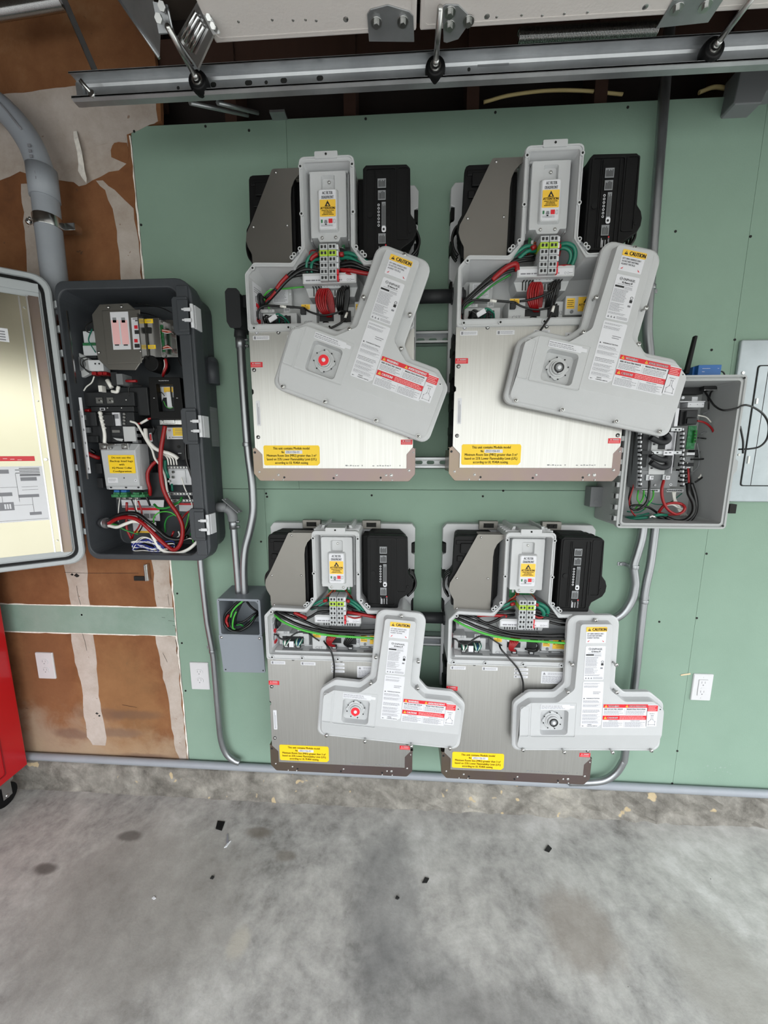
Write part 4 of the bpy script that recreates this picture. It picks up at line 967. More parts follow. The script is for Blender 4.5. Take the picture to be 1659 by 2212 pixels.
    wires(k, 'signal_wire', ['blackw', 'whitew', 'teal', 'bluew'], [
        (0, .003, [(-.245, -.14, .548), (-.23, -.15, .552), (-.215, -.155, .54), (-.19, -.155, .538), (-.17, -.155, .555), (-.145, -.15, .566), (-.11, -.15, .562)]),
        (0, .0026, [(-.11, -.15, .56), (-.09, -.158, .55), (-.07, -.16, .538)]),
        *[((2, 1, 1, 0)[i % 4], .0017, [(-.21+.0045*i, -.126, .525), (-.208+.004*i, -.147, .525), (-.204+.0015*i, -.15, .512), (-.202, -.14, .505)]) for i in range(6)],
        *[((2, 1, 2, 3)[i % 4], .0017, [(-.165+.0045*i, -.126, .528), (-.163+.004*i, -.147, .525), (-.158+.0015*i, -.15, .512), (-.156, -.14, .505)]) for i in range(7)]])
    b = MB(); b.box(-.185, -.155, .508, -.168, -.152, .53); b.build('wire_tag', ['white'], bats[k])
    if k == 'LL': data_cable(k, [(-.055, -.155, .535), (-.045, -.172, .535), (-.028, -.185, .522), (-.018, -.188, .50), (-.012, -.19, .46), (-.014, -.19, .42), (-.015, -.19, .395)])
    else: data_cable(k, [(-.078, -.155, .54), (-.075, -.172, .53), (-.05, -.186, .505), (-.02, -.19, .47), (-.002, -.19, .43), (.003, -.19, .395), (.002, -.19, .37)])

# ================================================================== REMOVED COVERS
def make_cover():
    t = thing('battery_cover', 'x', 'cover')
    O = [(-.258, -.010), (.258, -.010), (.258, .172), (.208, .214), (.118, .214), (.086, .246), (.086, .491), (-.086, .491), (-.086, .246), (-.118, .214), (-.208, .214), (-.258, .172)]
    R = [.028, .028, .03, .03, .02, .02, .034, .034, .02, .02, .03, .03]
    A = rounded(O, R, 5); A1 = rounded(offset(O, .004), R, 5)
    B0 = offset(O, .020); B0[0] = (-.246, -.002); B0[1] = (.246, -.002); B0[6] = (.054, .474); B0[7] = (-.058, .474); B0[2] = (.246, .166); B0[11] = (-.246, .166); B0[5] = (.058, .240); B0[8] = (-.066, .240); B0[3] = (.205, .198); B0[4] = (.110, .198); B0[9] = (-.118, .194); B0[10] = (-.208, .194)
    B = rounded(B0, [.022, .022, .02, .02, .02, .02, .012, .012, .02, .02, .02, .02], 5)
    C0 = offset(B0, .004); C = rounded(C0, [.022, .022, .02, .02, .02, .02, .010, .010, .02, .02, .02, .02], 5)
    b = MB()
    # front face falls back towards the lower edge
    def yc(z): return -.036 if z > .07 else -.036+(.07-z)/.07*.021
    b.loft([(A, .004), (A, -.010), (A1, -.013), (B, -.013), (C, [-.014+(yc(z)+.014) for x, z in C])], 0, True, False)
    # cap made of upper flat part and a sloped lower part
    nC = len(C); pass
    # polygons split along z = .06
    def clip(poly, z, above):
        out = []
        for i in range(len(poly)):
            p, q = poly[i-1], poly[i]
            ip, iq = (p[1] > z) == above, (q[1] > z) == above
            if ip != iq: tt = (z-p[1])/(q[1]-p[1]); out.append((p[0]+(q[0]-p[0])*tt, z))
            if iq: out.append(q)
        return out
    for z, ab in ((.07, True), (.07, False)):
        pl = clip(C, z, ab); b.add([(x, yc(z_), z_) for x, z_ in pl], [tuple(range(len(pl)))], 0)
    sh = b.build('cover_shell', ['cover'], t)
    bm = bmesh.new(); bm.from_mesh(sh.data); bmesh.ops.remove_doubles(bm, verts=bm.verts, dist=2e-5); bmesh.ops.recalc_face_normals(bm, faces=bm.faces); bm.to_mesh(sh.data); bm.free()
    pk = MB(); pk.loft([(rounded(rect(-.174, .068, -.076, .164), .012), -.045), (rounded(rect(-.169, .074, -.083, .157), .012), -.016)]); cut(sh, pk)
    b_ = sh.modifiers.new('bevel', 'BEVEL'); b_.width = .0022; b_.segments = 3; b_.limit_method = 'ANGLE'; b_.angle_limit = math.radians(28)
    b = MB(); b.ring(rounded(rect(-.205, .062, -.052, .190), .004), rounded(rect(-.2035, .0635, -.0535, .1885), .003), -.0368, -.0355)
    b.ring(rounded(rect(-.2405, .064, -.210, .176), .004), rounded(rect(-.2393, .0652, -.2112, .1748), .003), -.0366, -.0355)
    b.build('panel_line', ['cover'], sh)
    # screws
    for i, (x, z) in enumerate(((0, .478), (.073, .325), (-.073, .325), (.082, .226), (-.082, .226), (-.229, .167), (.229, .167), (-.222, .001), (-.083, .001), (.083, .001), (.222, .001))):
        L = .010 if i in (0, 5, 7, 10) else .019
        b = MB(); b.cyl((x, -.012, z), (x, -.012-L, z), .0032, 10, 0); b.cyl((x, -.012-L, z), (x, -.014-L, z), .0068, 14, 0); b.dome((x, -.014-L, z), .006, .0035); b.cyl((x, -.0172-L, z), (x, -.018-L, z), .002, 6, 1)
        b.build('screw', ['screw', 'ink'], t)
    y = -.0366
    b = MB(); b.prism(rounded(rect(-.036, .445, .032, .461), .003), y-.0005, y+.0006, 0); b.prism(rounded(rect(-.036, .405, .030, .4445), .002), y-.0001, y+.0008, 1); y -= .0006
    b.poly([(-.031, .448), (-.0205, .448), (-.0258, .458)], y-.0003, 2); b.poly([(-.0264, .451), (-.0252, .451), (-.0252, .456), (-.0264, .456)], y-.0006, 0)
    b.text('CAUTION', .0065, .4478, .0145, y-.0003, 2, w=.046, bold=.0006)
    for k, s in enumerate(('LIFT USING HANDLES ONLY.', 'DO NOT REST ANYTHING', 'AGAINST THE PEGS.')): b.text(s, -.032, .4355-.0072*k, .0066, y, 3, 'L', w=(.054, .048, .040)[k], bold=.00015)
    b.poly([(-.031, .409), (-.026, .410), (-.0235, .4155), (-.029, .411)], y, 4); b.poly([(.025, .409), (.020, .410), (.0175, .4155), (.023, .411)], y, 4)
    b.build('caution_label', ['ylw2', 'white', 'ink', 'ink2', 'red'], t)
    y = -.0368; b = MB(); b.prism(rounded(rect(-.035, .274, .031, .395), .004), y, y+.0008, 0); y -= .0004
    b.ring([(-.0205+.0042*math.cos(k*PI/6), .3845+.0042*math.sin(k*PI/6)) for k in range(12)], [(-.0205+.0034*math.cos(k*PI/6), .3845+.0034*math.sin(k*PI/6)) for k in range(12)], y-.0002, y, 1); b.quad(-.0205, .3841, -.0165, .3849, y, 1); b.quad(-.0235, .3841, -.0205, .3849, y, 1)
    b.text('ENPHASE.', .0035, .381, .0092, y, 1, w=.035, bold=.0001); b.text('IQ Battery 5P', 0, .3735, .0066, y, 1, w=.030, bold=.0003)
    b.lines(-.026, .3715, .024, .3685, 1, y, 2); b.quad(-.032, .361, -.006, .366, y, 1); b.lines(-.004, .366, .02, .358, 3, y, 2)
    b.lines(-.032, .357, .014, .322, 12, y, 2); b.lines(-.032, .319, .012, .296, 8, y, 2, rag=.4); b.lines(.004-.036, .294, .02, .288, 2, y, 2)
    b.ring(rounded(rect(.0195, .335, .0275, .343), .004), rounded(rect(.0205, .336, .0265, .342), .003), y-.0002, y, 1); b.quad(.0195, .326, .0275, .334, y, 1); b.quad(.018, .314, .026, .319, y, 2)
    for k in range(3): b.poly([(-.031+k*.009, .278), (-.025+k*.009, .278), (-.028+k*.009, .284)], y, 2)
    b.lines(-.004, .285, .028, .277, 4, y, 2, rag=.05)
    b.build('rating_label', ['white', 'ink', 'ink2'], t)
    y = -.0368; b = MB(); b.prism(rounded([(-.036, .100), (.020, .100), (.033, .110), (.033, .268), (-.036, .268)], [.003, .003, .003, .004, .004]), y, y+.0008, 0); y -= .0004
    b.lines(-.032, .263, .02, .258, 2, y, 2); b.lines(-.032, .254, .028, .246, 3, y, 2)
    b.lines(-.001, .233, .026, .222, 2, y, 2); b.poly([(-.032, .205), (-.027, .205), (-.0295, .2095)], y, 1); b.text('WARNING/ATTENTION', .000, .2055, .0048, y, 1, w=.044, bold=.0001)
    for z in (.200, .185, .166, .149, .137, .124): b.lines(-.032, z, .028, z-.008 if z != .166 else z-.012, 3, y, 2); b.quad(-.032, z-.0098, .029, z-.0094, y, 2) if z != .166 else None
    b.text('ON/OFF', -.006, .109, .0040, y, 1, bold=.00015); b.text('CONTROL SWITCH', .003, .1035, .0040, y, 1, bold=.00015); b.poly([(-.032, .1050), (-.028, .1065), (-.028, .1035)], y, 1); b.quad(-.028, .1046, -.024, .1054, y, 1)
    b.build('instruction_label', ['white', 'ink', 'ink2'], t)
    y = -.0368; b = MB(); b.prism(rounded(rect(.036, .098, .186, .186), .002), y, y+.0008, 0); b.prism(rounded(rect(.184, .104, .220, .184), .002), y, y+.0006, 0); y -= .0004
    b.quad(.037, .173, .186, .1855, y, 1); b.quad(.186, .160, .2195, .1815, y, 1); b.quad(.037, .1285, .184, .144, y, 1)
    yy = y-.0003
    b.poly([(.041, .1752), (.0505, .1752), (.0458, .184)], yy, 3); b.poly([(.111, .1752), (.1205, .1752), (.1158, .184)], yy, 3); b.poly([(.041, .132), (.051, .132), (.046, .1415)], yy, 3)
    for cx in (.0458, .1158): b.quad(cx-.0005, .177, cx+.0005, .181, yy-.0003, 4)
    b.quad(.0455, .134, .0465, .1385, yy-.0003, 4)
    b.text('WARNING', .072, .1755, .0098, yy, 0, w=.036, bold=.0004); b.text('AVERTISSEMENT', .152, .1755, .0098, yy, 0, w=.058, bold=.0004); b.text('CAUTION!', .070, .1325, .0100, yy, 0, w=.034, bold=.0004)
    b.text('RISK OF ELECTRIC SHOCK', .072, .1655, .0062, y, 4, w=.062, bold=.00025); b.text("RISQUE D'ELECTROCUTION", .147, .1655, .0062, y, 4, w=.062, bold=.00025)
    b.lines(.040, .163, .106, .147, 4, y, 2, rag=.3); b.lines(.113, .163, .184, .147, 4, y, 2, rag=.3); b.quad(.109, .147, .1094, .17, y, 2)
    b.lines(.094, .142, .180, .130, 3, yy, 5, rag=.1, fill=.35); b.lines(.188, .180, .217, .161, 4, yy, 5, fill=.35)
    b.text('GENERAL HAZARD', .073, .1235, .0036, y, 4); b.text('GENERAL HAZARD', .147, .1235, .0036, y, 4)
    b.lines(.040, .121, .106, .101, 6, y, 2); b.lines(.113, .121, .183, .101, 6, y, 2); b.quad(.109, .100, .1094, .125, y, 2)
    TT = [(.192, .110), (.214, .110), (.214, .122), (.206, .130), (.206, .145), (.200, .145), (.200, .130), (.192, .122)]
    b.ring(TT, offset(TT, .0008), y-.0001, y, 2); b.text('SEQUENCE', .202, .150, .0036, y, 4)
    for q in TT: b.cyl((q[0]*1.0, y-.0002, q[1]), (q[0], y, q[1]), .0014, 6, 2)
    b.build('warning_label', ['white', 'red', 'ink2', 'ylw2', 'ink', 'inkr'], t)
    y = -.0372; b = MB(); b.prism(rounded([(-.174, .1655), (-.076, .1655), (-.076, .170), (-.060, .170), (-.060, .180), (-.076, .180), (-.076, .184), (-.174, .184)], .002), y, y+.0012, 0); b.lines(-.172, .182, -.08, .1765, 1, y-.0004, 1); b.lines(-.172, .176, -.08, .168, 2, y-.0004, 1); b.build('switch_label', ['white', 'ink2'], t)
    return t
cov = make_cover()
def make_switch(t, redring):
    sw = MB(); cx, cz = -.126, .1155
    gear = []
    for k in range(32):
        a = 2*PI*k/32; r = .034 if k % 8 in (0, 1) else .030; gear.append((cx+r*math.cos(a), cz+r*math.sin(a)))
    sw.prism(gear, -.0225, -.0145, 0); s = sw.build('power_switch', ['unit'], t, bevel=.0008)
    b = MB()
    for k in range(8): a = 2*PI*k/8+.3; b.cyl((cx+.0315*math.cos(a), -.0245, cz+.0315*math.sin(a)), (cx+.0315*math.cos(a), -.0232, cz+.0315*math.sin(a)), .0022, 8)
    b.build('screw', ['dgrey'], s)
    b = MB(); b.cyl((cx, -.018, cz), (cx, -.0275, cz), .0245, 28, 0, .0235); b.cyl((cx, -.0275, cz), (cx, -.034, cz), .0195, 28, 0, .018); b.build('switch_collar', ['unit'], s)
    b = MB()
    circ = lambda r: [(cx+r*math.cos(2*PI*k/28), cz+r*math.sin(2*PI*k/28)) for k in range(28)]
    if redring:
        c = circ(.0155); c[20:22] = [(cx, cz-.0185), (cx, cz-.0185)]; c = [p for i, p in enumerate(c) if i != 21]
        b.prism(c, -.0355, -.033, 0); tag(b.build('switch_ring', ['ringred'], s), 'red switch ring')
    else:
        b.ring(circ(.0145), circ(.0105), -.0365, -.033, 0); b.box(cx-.002, -.0362, cz-.0165, cx+.002, -.033, cz-.012); tag(b.build('switch_ring', ['ink'], s), 'black switch ring')
        b = MB(); b.cyl((cx, -.033, cz), (cx, -.0352, cz), .0105, 20); b.build('switch_disc', ['dim'], s)
    b = MB(); b.cyl((cx, -.033, cz), (cx, -.038, cz), .0062, 20, 0, .0055); b.dome((cx, -.038, cz), .0055, .001); b.build('switch_knob', ['whitep'], s)
POSE = {'UL': (-.165, -.216, 1.614, .347, .035, .039), 'UR': (.553, -.206, 1.599, .209, .030, .028), 'LL': (-.048, -.207, .468, .094, .012, .030), 'LR': (.648, -.2, .463, -.012, .026, .037)}
CL = {'UL': 'grey T-shaped cover with red switch ring, the most steeply tilted of the four',
      'UR': 'grey T-shaped cover with black switch ring, hanging tilted near the black antenna',
      'LL': 'grey T-shaped cover with red switch ring, nearly upright, at the lower left unit',
      'LR': 'grey T-shaped cover with black switch ring, hanging upright at the lower right unit'}
first = True
for k in ('UL', 'UR', 'LL', 'LR'):
    o = cov if first else copy_tree(cov); first = False
    x, y, z, r, tx, tz = POSE[k]
    o.matrix_world = Matrix.Translation((x, y, z)) @ Matrix.Rotation(tz, 4, 'Z') @ Matrix.Rotation(-tx, 4, 'X') @ Matrix.Rotation(r, 4, 'Y') @ Matrix.Translation((-.004, .009, 0))
    tag(o, CL[k], 'cover', 'covers taken off the battery units'); bats['c'+k] = o
for k in ('UL', 'UR', 'LL', 'LR'): make_switch(bats['c'+k], k in ('UL', 'LL'))
# ================================================================== CONDUITS AND STRUT ON THE WALL
def conduit(label, pts, r, m='emt', name='conduit', n=8, straps=(), couplings=(), cat='conduit'):
    pts = [Vector(p) for p in pts]; lo = min(pts, key=lambda p: p.z)
    t = thing(name, label, cat, tuple(lo), world=True)
    b = MB(); b.tube(pts, r, 0, 14, n); b.build('pipe', [m], t)
    for (p, d) in couplings:
        p = Vector(p); d = Vector(d).normalized(); b = MB(); b.cyl(p-d*.018, p+d*.018, r*1.18, 16); 
        s = d.cross(Vector((0, 1, 0))).normalized()
        for q in (-.010, .010): b.cyl(p+d*q, p+d*q-s*r*1.1+s*-.008, .0032, 8); b.cyl(p+d*q-s*(r*1.1+.006), p+d*q-s*(r*1.1+.010), .0055, 8)
        b.build('coupling', ['emt'], t)
    for (p, side) in straps:
        p = Vector(p); b = MB(); y0 = -(p.y)
        b.cyl((p.x, p.y, p.z-.007), (p.x, p.y, p.z+.007), r*1.12, 16)
        b.box(p.x+(r if side > 0 else -r-.026), -.0035, p.z-.007, p.x+(r+.026 if side > 0 else -r), -.0005, p.z+.007)
        b.box(p.x+(r*.9 if side > 0 else -r*1.15), p.y, p.z-.007, p.x+(r*1.15 if side > 0 else -r*.9), -.0005, p.z+.007)
        b.cyl((p.x+side*(r+.015), -.0035, p.z), (p.x+side*(r+.015), -.009, p.z), .0058, 10)
        b.build('strap', ['emt'], t, bevel=.001)
    return t
Y1 = -.045
conduit('steel conduit beside the upper left battery unit, bending into the small junction box', [(-.572, -.07, 1.90), (-.572, -.07, 1.75), (-.570, -.065, 1.52), (-.564, -.06, 1.40), (-.563, -.06, 1.33), (-.566, -.06, 1.27), (-.582, -.062, 1.20), (-.600, -.065, 1.14), (-.608, -.068, 1.09), (-.612, -.07, 1.03), (-.613, -.07, .95)], .0145,
        straps=[((-.571, -.066, 1.522), -1)], couplings=[((-.572, -.07, 1.868), (0, 0, 1))])
eb = conduit('short straight steel conduit from the cabinet elbow down into the junction box', [(-.640, -.07, 1.262), (-.638, -.07, 1.10), (-.636, -.07, .95)], .0125, couplings=[((-.640, -.07, 1.228), (0, 0, 1))])
conduit('steel conduit running down from the dark grey cabinet and curving right at the wall foot', [(-.802, -.03, 1.13), (-.800, -.03, 1.0), (-.794, -.03, .83), (-.790, -.03, .78), (-.780, -.03, .68), (-.778, -.03, .60), (-.777, -.03, .35), (-.772, -.03, .27), (-.755, -.03, .215), (-.725, -.03, .185), (-.70, -.03, .175)], .0125, straps=[((-.781, -.03, .69), -1)])
conduit('steel conduit standing at the right behind the track and running down to the combiner box', [(.775, -.03, 2.99), (.782, -.03, 2.7), (.790, -.03, 2.42), (.800, -.03, 2.1), (.806, -.03, 1.92), (.822, -.032, 1.82), (.832, -.035, 1.72)], .0150, straps=[((.803, -.03, 2.03), 1)])
conduit('steel conduit curving left from the combiner box behind the lower right battery unit', [(.862, -.035, 1.27), (.861, -.035, 1.19), (.852, -.035, 1.13), (.844, -.035, 1.08), (.853, -.035, 1.03), (.856, -.035, 1.0), (.850, -.035, .95), (.826, -.035, .90), (.785, -.035, .868), (.73, -.035, .85), (.65, -.035, .84)], .0150, straps=[((.846, -.035, 1.078), -1)])
conduit('long steel conduit from the combiner box down to the wall foot', [(.905, -.035, 1.27), (.903, -.035, 1.1), (.896, -.035, 1.01), (.894, -.035, .92), (.896, -.035, .6), (.890, -.035, .31), (.884, -.035, .26), (.860, -.035, .21), (.82, -.035, .178), (.76, -.035, .165), (.68, -.035, .16)], .0138, straps=[((.895, -.035, .945), 1)])
# grey pipe lying along the curb
zc = .143
conduit('grey pipe lying level along the foot of the wall on the concrete curb', [(-3.3, -.018, zc+.004), (-1.5, -.018, zc+.002), (-.9, -.018, zc), (0, -.018, zc-.004), (1.0, -.018, zc-.008), (1.62, -.018, zc-.010)], .0155, m='pvc', n=3)
b = MB(); b.cyl((-1.04, -.018, zc), (-.985, -.018, zc), .0185, 16); b.build('sleeve', ['pvc'], [o for o in COL.objects if o.name.startswith('conduit')][-1] if False else None) if False else None
# big grey pipe at the left
big = conduit('thick grey plastic conduit curving down from the ceiling at the left edge', [(-1.42, -.10, 2.62), (-1.33, -.10, 2.60), (-1.265, -.10, 2.55), (-1.215, -.10, 2.475), (-1.192, -.10, 2.40), (-1.188, -.10, 2.33), (-1.190, -.10, 2.22), (-1.192, -.10, 2.05), (-1.192, -.10, 1.95)], .037, m='pvc', n=8)
b = MB(); b.cyl((-1.188, -.10, 2.405), (-1.189, -.10, 2.315), .0405, 20); b.build('sleeve', ['pvc'], big)
b = MB(); b.tube([(-1.33+.0, -.139, 2.612), (-1.262, -.138, 2.56), (-1.205, -.135, 2.49)], .003, 0, 6)
for k in range(7): a = k/6; p = Vector((-1.190+.006*a, -.138, 2.44-.09*a)); b.box(p.x, p.y-.0005, p.z, p.x+.009, p.y+.002, p.z+.008)
b.build('printed_marking', ['ink2'], big)
b = MB(); b.cyl((-1.190, -.10, 2.262), (-1.190, -.10, 2.228), .0395, 20, 0); b.box(-1.25, -.075, 2.236, -1.12, -.045, 2.258, 0)
b.cyl((-1.245, -.11, 2.245), (-1.222, -.13, 2.245), .004, 8); b.cyl((-1.25, -.108, 2.245), (-1.24, -.115, 2.245), .009, 8)
b.build('strut_clamp', ['shiny'], big, bevel=.001)
def strut(label, x0, x1, z0, z1, slots, y0=-.041):
    t = thing('strut_channel', label, 'strut', ((x0+x1)/2, y0/2, z0), 'slotted steel struts between the battery units', world=True)
    b = MB(); b.box(x0, y0, z0, x1, y0+.002, z0+.009); b.box(x0, y0, z1-.009, x1, y0+.002, z1); b.box(x0, y0, z0, x1, -.0015, z0+.002); b.box(x0, y0, z1-.002, x1, -.0015, z1); b.box(x0, -.004, z0, x1, -.0015, z1)
    b.build('channel', ['steel'], t)
    for x in slots:
        b = MB(); zc_ = (z0+z1)/2; b.prism(rounded(rect(x-.014, zc_-.0065, x+.014, zc_+.0065), .0064), -.0046, -.0040); b.build('slot', ['green2'], t)
strut('slotted steel strut between the two upper battery units, upper of the two', -.45, .66, 1.865, 1.906, (.052, .095, .142))
strut('slotted steel strut between the two upper battery units, lower of the two', -.45, .66, 1.436, 1.477, (.052, .095, .142))
strut('steel strut between the two lower battery units', -.45, .66, .745, .786, (.052, .095, .142))
for lb, z in (('dark pipe nipple joining the two upper battery units', 2.006), ('dark pipe nipple joining the two lower battery units', .872)):
    b = MB(); b.cyl((.005, -.062, z), (.185, -.062, z), .021, 20); b.cyl((.012, -.062, z), (.032, -.062, z), .027, 8, smooth=False); b.cyl((.150, -.062, z), (.168, -.062, z), .027, 8, smooth=False)
    o = b.build('pipe_nipple', ['dgrey'], None, org='base'); tag(o, lb, 'pipe')

# ================================================================== CONDUIT BODY (elbow box) AND LITTLE ELBOW
t = thing('elbow_fitting', 'dark grey elbow fitting on top of the steel conduit, left of the upper battery units', 'conduit fitting', (-.565, -.06, 1.88), world=True)
b = MB(); o_ = [(-.548, 1.905), (-.548, 2.01), (-.556, 2.02), (-.583, 2.022), (-.592, 2.012), (-.592, 1.925), (-.582, 1.905)]
b.prism(rounded(o_, .008, 3)[::-1], -.115, -.03); b.cyl((-.570, -.07, 1.915), (-.572, -.07, 1.885), .019, 16, 0, .021); b.box(-.55, -.09, 1.975, -.50, -.045, 2.015); b.build('fitting_body', ['dgrey'], t, bevel=.003)
b = MB(); b.prism(rounded([(-.545, 1.902), (-.545, 2.013), (-.556, 2.024), (-.585, 2.025), (-.595, 2.014), (-.595, 1.922), (-.584, 1.902)], .008, 3)[::-1], -.119, -.1155); b.build('fitting_cover', ['dgrey'], t, bevel=.001)
t = thing('elbow_fitting', 'grey pull elbow joining the dark grey cabinet to the short conduit', 'conduit fitting', (-.64, -.07, 1.24), world=True)
b = MB(); b.cyl((-.70, -.072, 1.292), (-.655, -.072, 1.292), .0185, 16); b.tube([(-.665, -.072, 1.290), (-.648, -.072, 1.280), (-.641, -.071, 1.262), (-.640, -.07, 1.240)], .0175, 0, 14, 6); b.build('elbow_body', ['mgrey'], t)
b = MB(); b.T = Matrix.Translation((-.640, -.078, 1.292)) @ Matrix.Rotation(math.radians(42), 4, 'Y'); b.box(-.040, -.018, .006, .036, .022, .0095); b.cyl((-.034, -.004, .009), (-.034, -.004, .014), .004, 8); b.cyl((.031, -.004, .009), (.031, -.004, .014), .004, 8); b.build('elbow_cover', ['mgrey'], t, bevel=.001)

# ================================================================== SMALL JUNCTION BOX
t = thing('junction_box', 'small grey junction box with its front open showing looped black and green wires', 'junction box', (-.612, -.06, .806), world=True)
O = [(-.697, .806), (-.532, .806), (-.532, .955), (-.697, .955)]; A = rounded(O, .008); I = rounded(offset(O, .008), .006)
b = MB(); Ob = rounded([(-.700, .806), (-.540, .806), (-.540, .962), (-.700, .962)], .008)
b.loft([(Ob, -.002), (A, -.122), (I, -.122), (I, -.012)]); b.prism([(-.552, .947), (-.540, .947), (-.540, .935)], -.1215, -.117); b.build('box_body', ['box2'], t)
b = MB(); b.ring(A, I, -.1228, -.1215); b.build('box_rim', ['box'], t)
b = MB()
for x in (-.689, -.541): b.cyl((x, -.1228, .948), (x, -.1234, .948), .0018, 8)
b.parts('screw_hole', ['near_black'], t)
JB = lambda px, py, y: tuple(P(460+px/11.06, 1270+py/11.06, y=y))
b = MB()
b.tube([JB(740,270,-.09), JB(600,330,-.09), JB(420,510,-.095), JB(300,640,-.10), JB(265,800,-.10), JB(300,910,-.10), JB(420,1010,-.10), JB(560,1040,-.10), JB(700,1000,-.10), JB(880,880,-.09), JB(1020,690,-.07), JB(1080,600,-.05)], .0046, 0)
b.tube([JB(760,300,-.08), JB(640,400,-.085), JB(480,560,-.09), JB(400,700,-.09), JB(400,850,-.09), JB(470,980,-.09), JB(600,1010,-.09), JB(750,930,-.08), JB(940,760,-.06), JB(1080,640,-.05)], .0046, 0)
b.tube([JB(720,290,-.07), JB(620,500,-.075), JB(560,640,-.075), JB(530,850,-.075), JB(600,850,-.075), JB(760,790,-.07), JB(960,640,-.055), JB(1080,570,-.04)], .0040, 0)
b.tube([JB(790,290,-.06), JB(880,420,-.05), JB(980,510,-.045), JB(1060,560,-.04)], .0042, 0)
b.tube([JB(380,640,-.104), JB(330,720,-.105), JB(320,800,-.105), JB(350,860,-.105)], .0048, 1); b.tube([JB(340,840,-.1), JB(370,930,-.1)], .0038, 1)
b.tube([JB(715,275,-.10), JB(680,340,-.102), JB(560,440,-.104), JB(460,570,-.105), JB(425,700,-.104)], .0034, 2)
b.tube([JB(560,560,-.092), JB(500,700,-.094), JB(470,860,-.094), JB(480,960,-.092), JB(540,1000,-.09)], .0034, 2)
b.tube([JB(560,890,-.085), JB(680,880,-.085), JB(800,960,-.07), JB(960,720,-.065), JB(1060,640,-.05)], .0030, 3)
b.parts('wire', ['blackw', 'redw', 'lgreen', 'greenw'], t)
b = MB(); b.prism(rounded([(-.690, .658), (-.526, .660), (-.530, .812), (-.700, .812)], .006), -.124, -.119); t2 = b.build('lid', ['box'], t, bevel=.001); tag(t2, 'flat grey lid hung below the opening by its two top screws')
for x, z in ((-.688, .801), (-.541, .801)): b = MB(); b.dome((x, -.124, z), .0055, .004); b.build('screw', ['screw'], t2)
b = MB()
for x, z in ((-.681, .669), (-.534, .670)): b.cyl((x, -.1242, z), (x, -.1247, z), .0028, 8)
b.parts('screw_hole', ['near_black'], t2)

# ================================================================== DARK GREY CABINET (left)
ct = thing('controller_cabinet', 'large dark grey electrical cabinet with its front open and packed with wiring', 'electrical cabinet', (-.92, -.075, 1.105), world=True)
YC = -.152
O = [(-1.150, 1.108), (-.690, 1.108), (-.690, 2.045), (-1.150, 2.045)]
OB = [(-1.150, 1.13), (-.705, 1.13), (-.700, 2.03), (-1.150, 2.03)]
I = [(-1.140, 1.128), (-.737, 1.128), (-.737, 2.018), (-1.140, 2.018)]
b = MB(); R = [.04, .05, .05, .03]
b.loft([(rounded(OB, R, 5), -.004), (rounded(OB, R, 5), -.05), (rounded(O, R, 5), -.10), (rounded(O, R, 5), YC), (rounded(I, [.035]*4, 5), YC), (rounded(offset(I, .006), [.03]*4, 5), -.012)])
cab = b.build('cabinet_body', ['ctrl'], ct)
m_ = cab.modifiers.new('bevel', 'BEVEL'); m_.width = .004; m_.segments = 2; m_.limit_method = 'ANGLE'; m_.angle_limit = .9
# right rim with latch bays
b = MB()
b.prism([(-.738, 1.13), (-.70, 1.13), (-.70, 2.02), (-.738, 2.02)], YC-.006, YC+.004)
for z0, z1 in ((1.185, 1.30), (1.52, 1.64), (1.87, 1.985)):
    b.prism([(-.752, z0+.008), (-.744, z0), (-.70, z0), (-.70, z1), (-.744, z1), (-.752, z1-.008)], YC-.012, YC+.02)
    b.prism([(-.733, z0+.01), (-.697, z0+.01), (-.697, z1-.01), (-.733, z1-.01)], YC-.016, YC-.010)
b.build('latch_rail', ['ctrl'], cab, bevel=.003)
b = MB()
b.cyl((-.694, -.045, 1.81), (-.694, -.045, 1.735), .024, 18); b.dome((-.694, -.045, 1.81), .024, .022, (0, 0, 1)); b.build('knockout_boss', ['ctrl'], cab)
for z in (1.242, 1.580, 1.928):
    b = MB(); x = -.684
    b.box(x-.006, YC+.004, z-.036, x+.001, YC+.040, z+.036, 0)
    b.cyl((x-.006, YC-.004, z-.036), (x-.006, YC-.004, z+.036), .006, 10, 0)
    for d in (-.016, .016): b.box(x-.026, YC-.018, z+d-.005, x-.004, YC-.012, z+d+.005, 0); b.box(x-.032, YC-.020, z+d-.0025, x-.022, YC-.014, z+d+.0025, 0)
    b.build('latch_hinge', ['whitep'], ct, bevel=.001)
b = MB(); b.box(-.6985, -.085, 1.515, -.6975, -.020, 1.655, 0)
for z in (1.642, 1.61, 1.57, 1.535): b.box(-.6973, -.075, z, -.697, -.03, z+.003, 1)
b.build('side_label', ['mgrey', 'ink2'], cab)
b = MB()
for (z0, z1, xx) in ((1.725, 1.955, -1.120), (1.40, 1.635, -1.121)): b.box(xx, -.151, z0, xx+.003, -.146, z1)
b.parts('edge_strip', ['shiny'], ct)
b = MB(); q0, q1 = P(143,860,y=-.13), P(163,1022,y=-.13); b.box(-1.122, -.142, q1.z, -1.112, -.140, q0.z, 0)
for k in range(5): zz = q1.z+.012+.045*k; b.box(-1.119, -.1425, zz, -1.115, -.142, zz+.008, 1)
b.build('serial_strip', ['white', 'ink2'], ct)
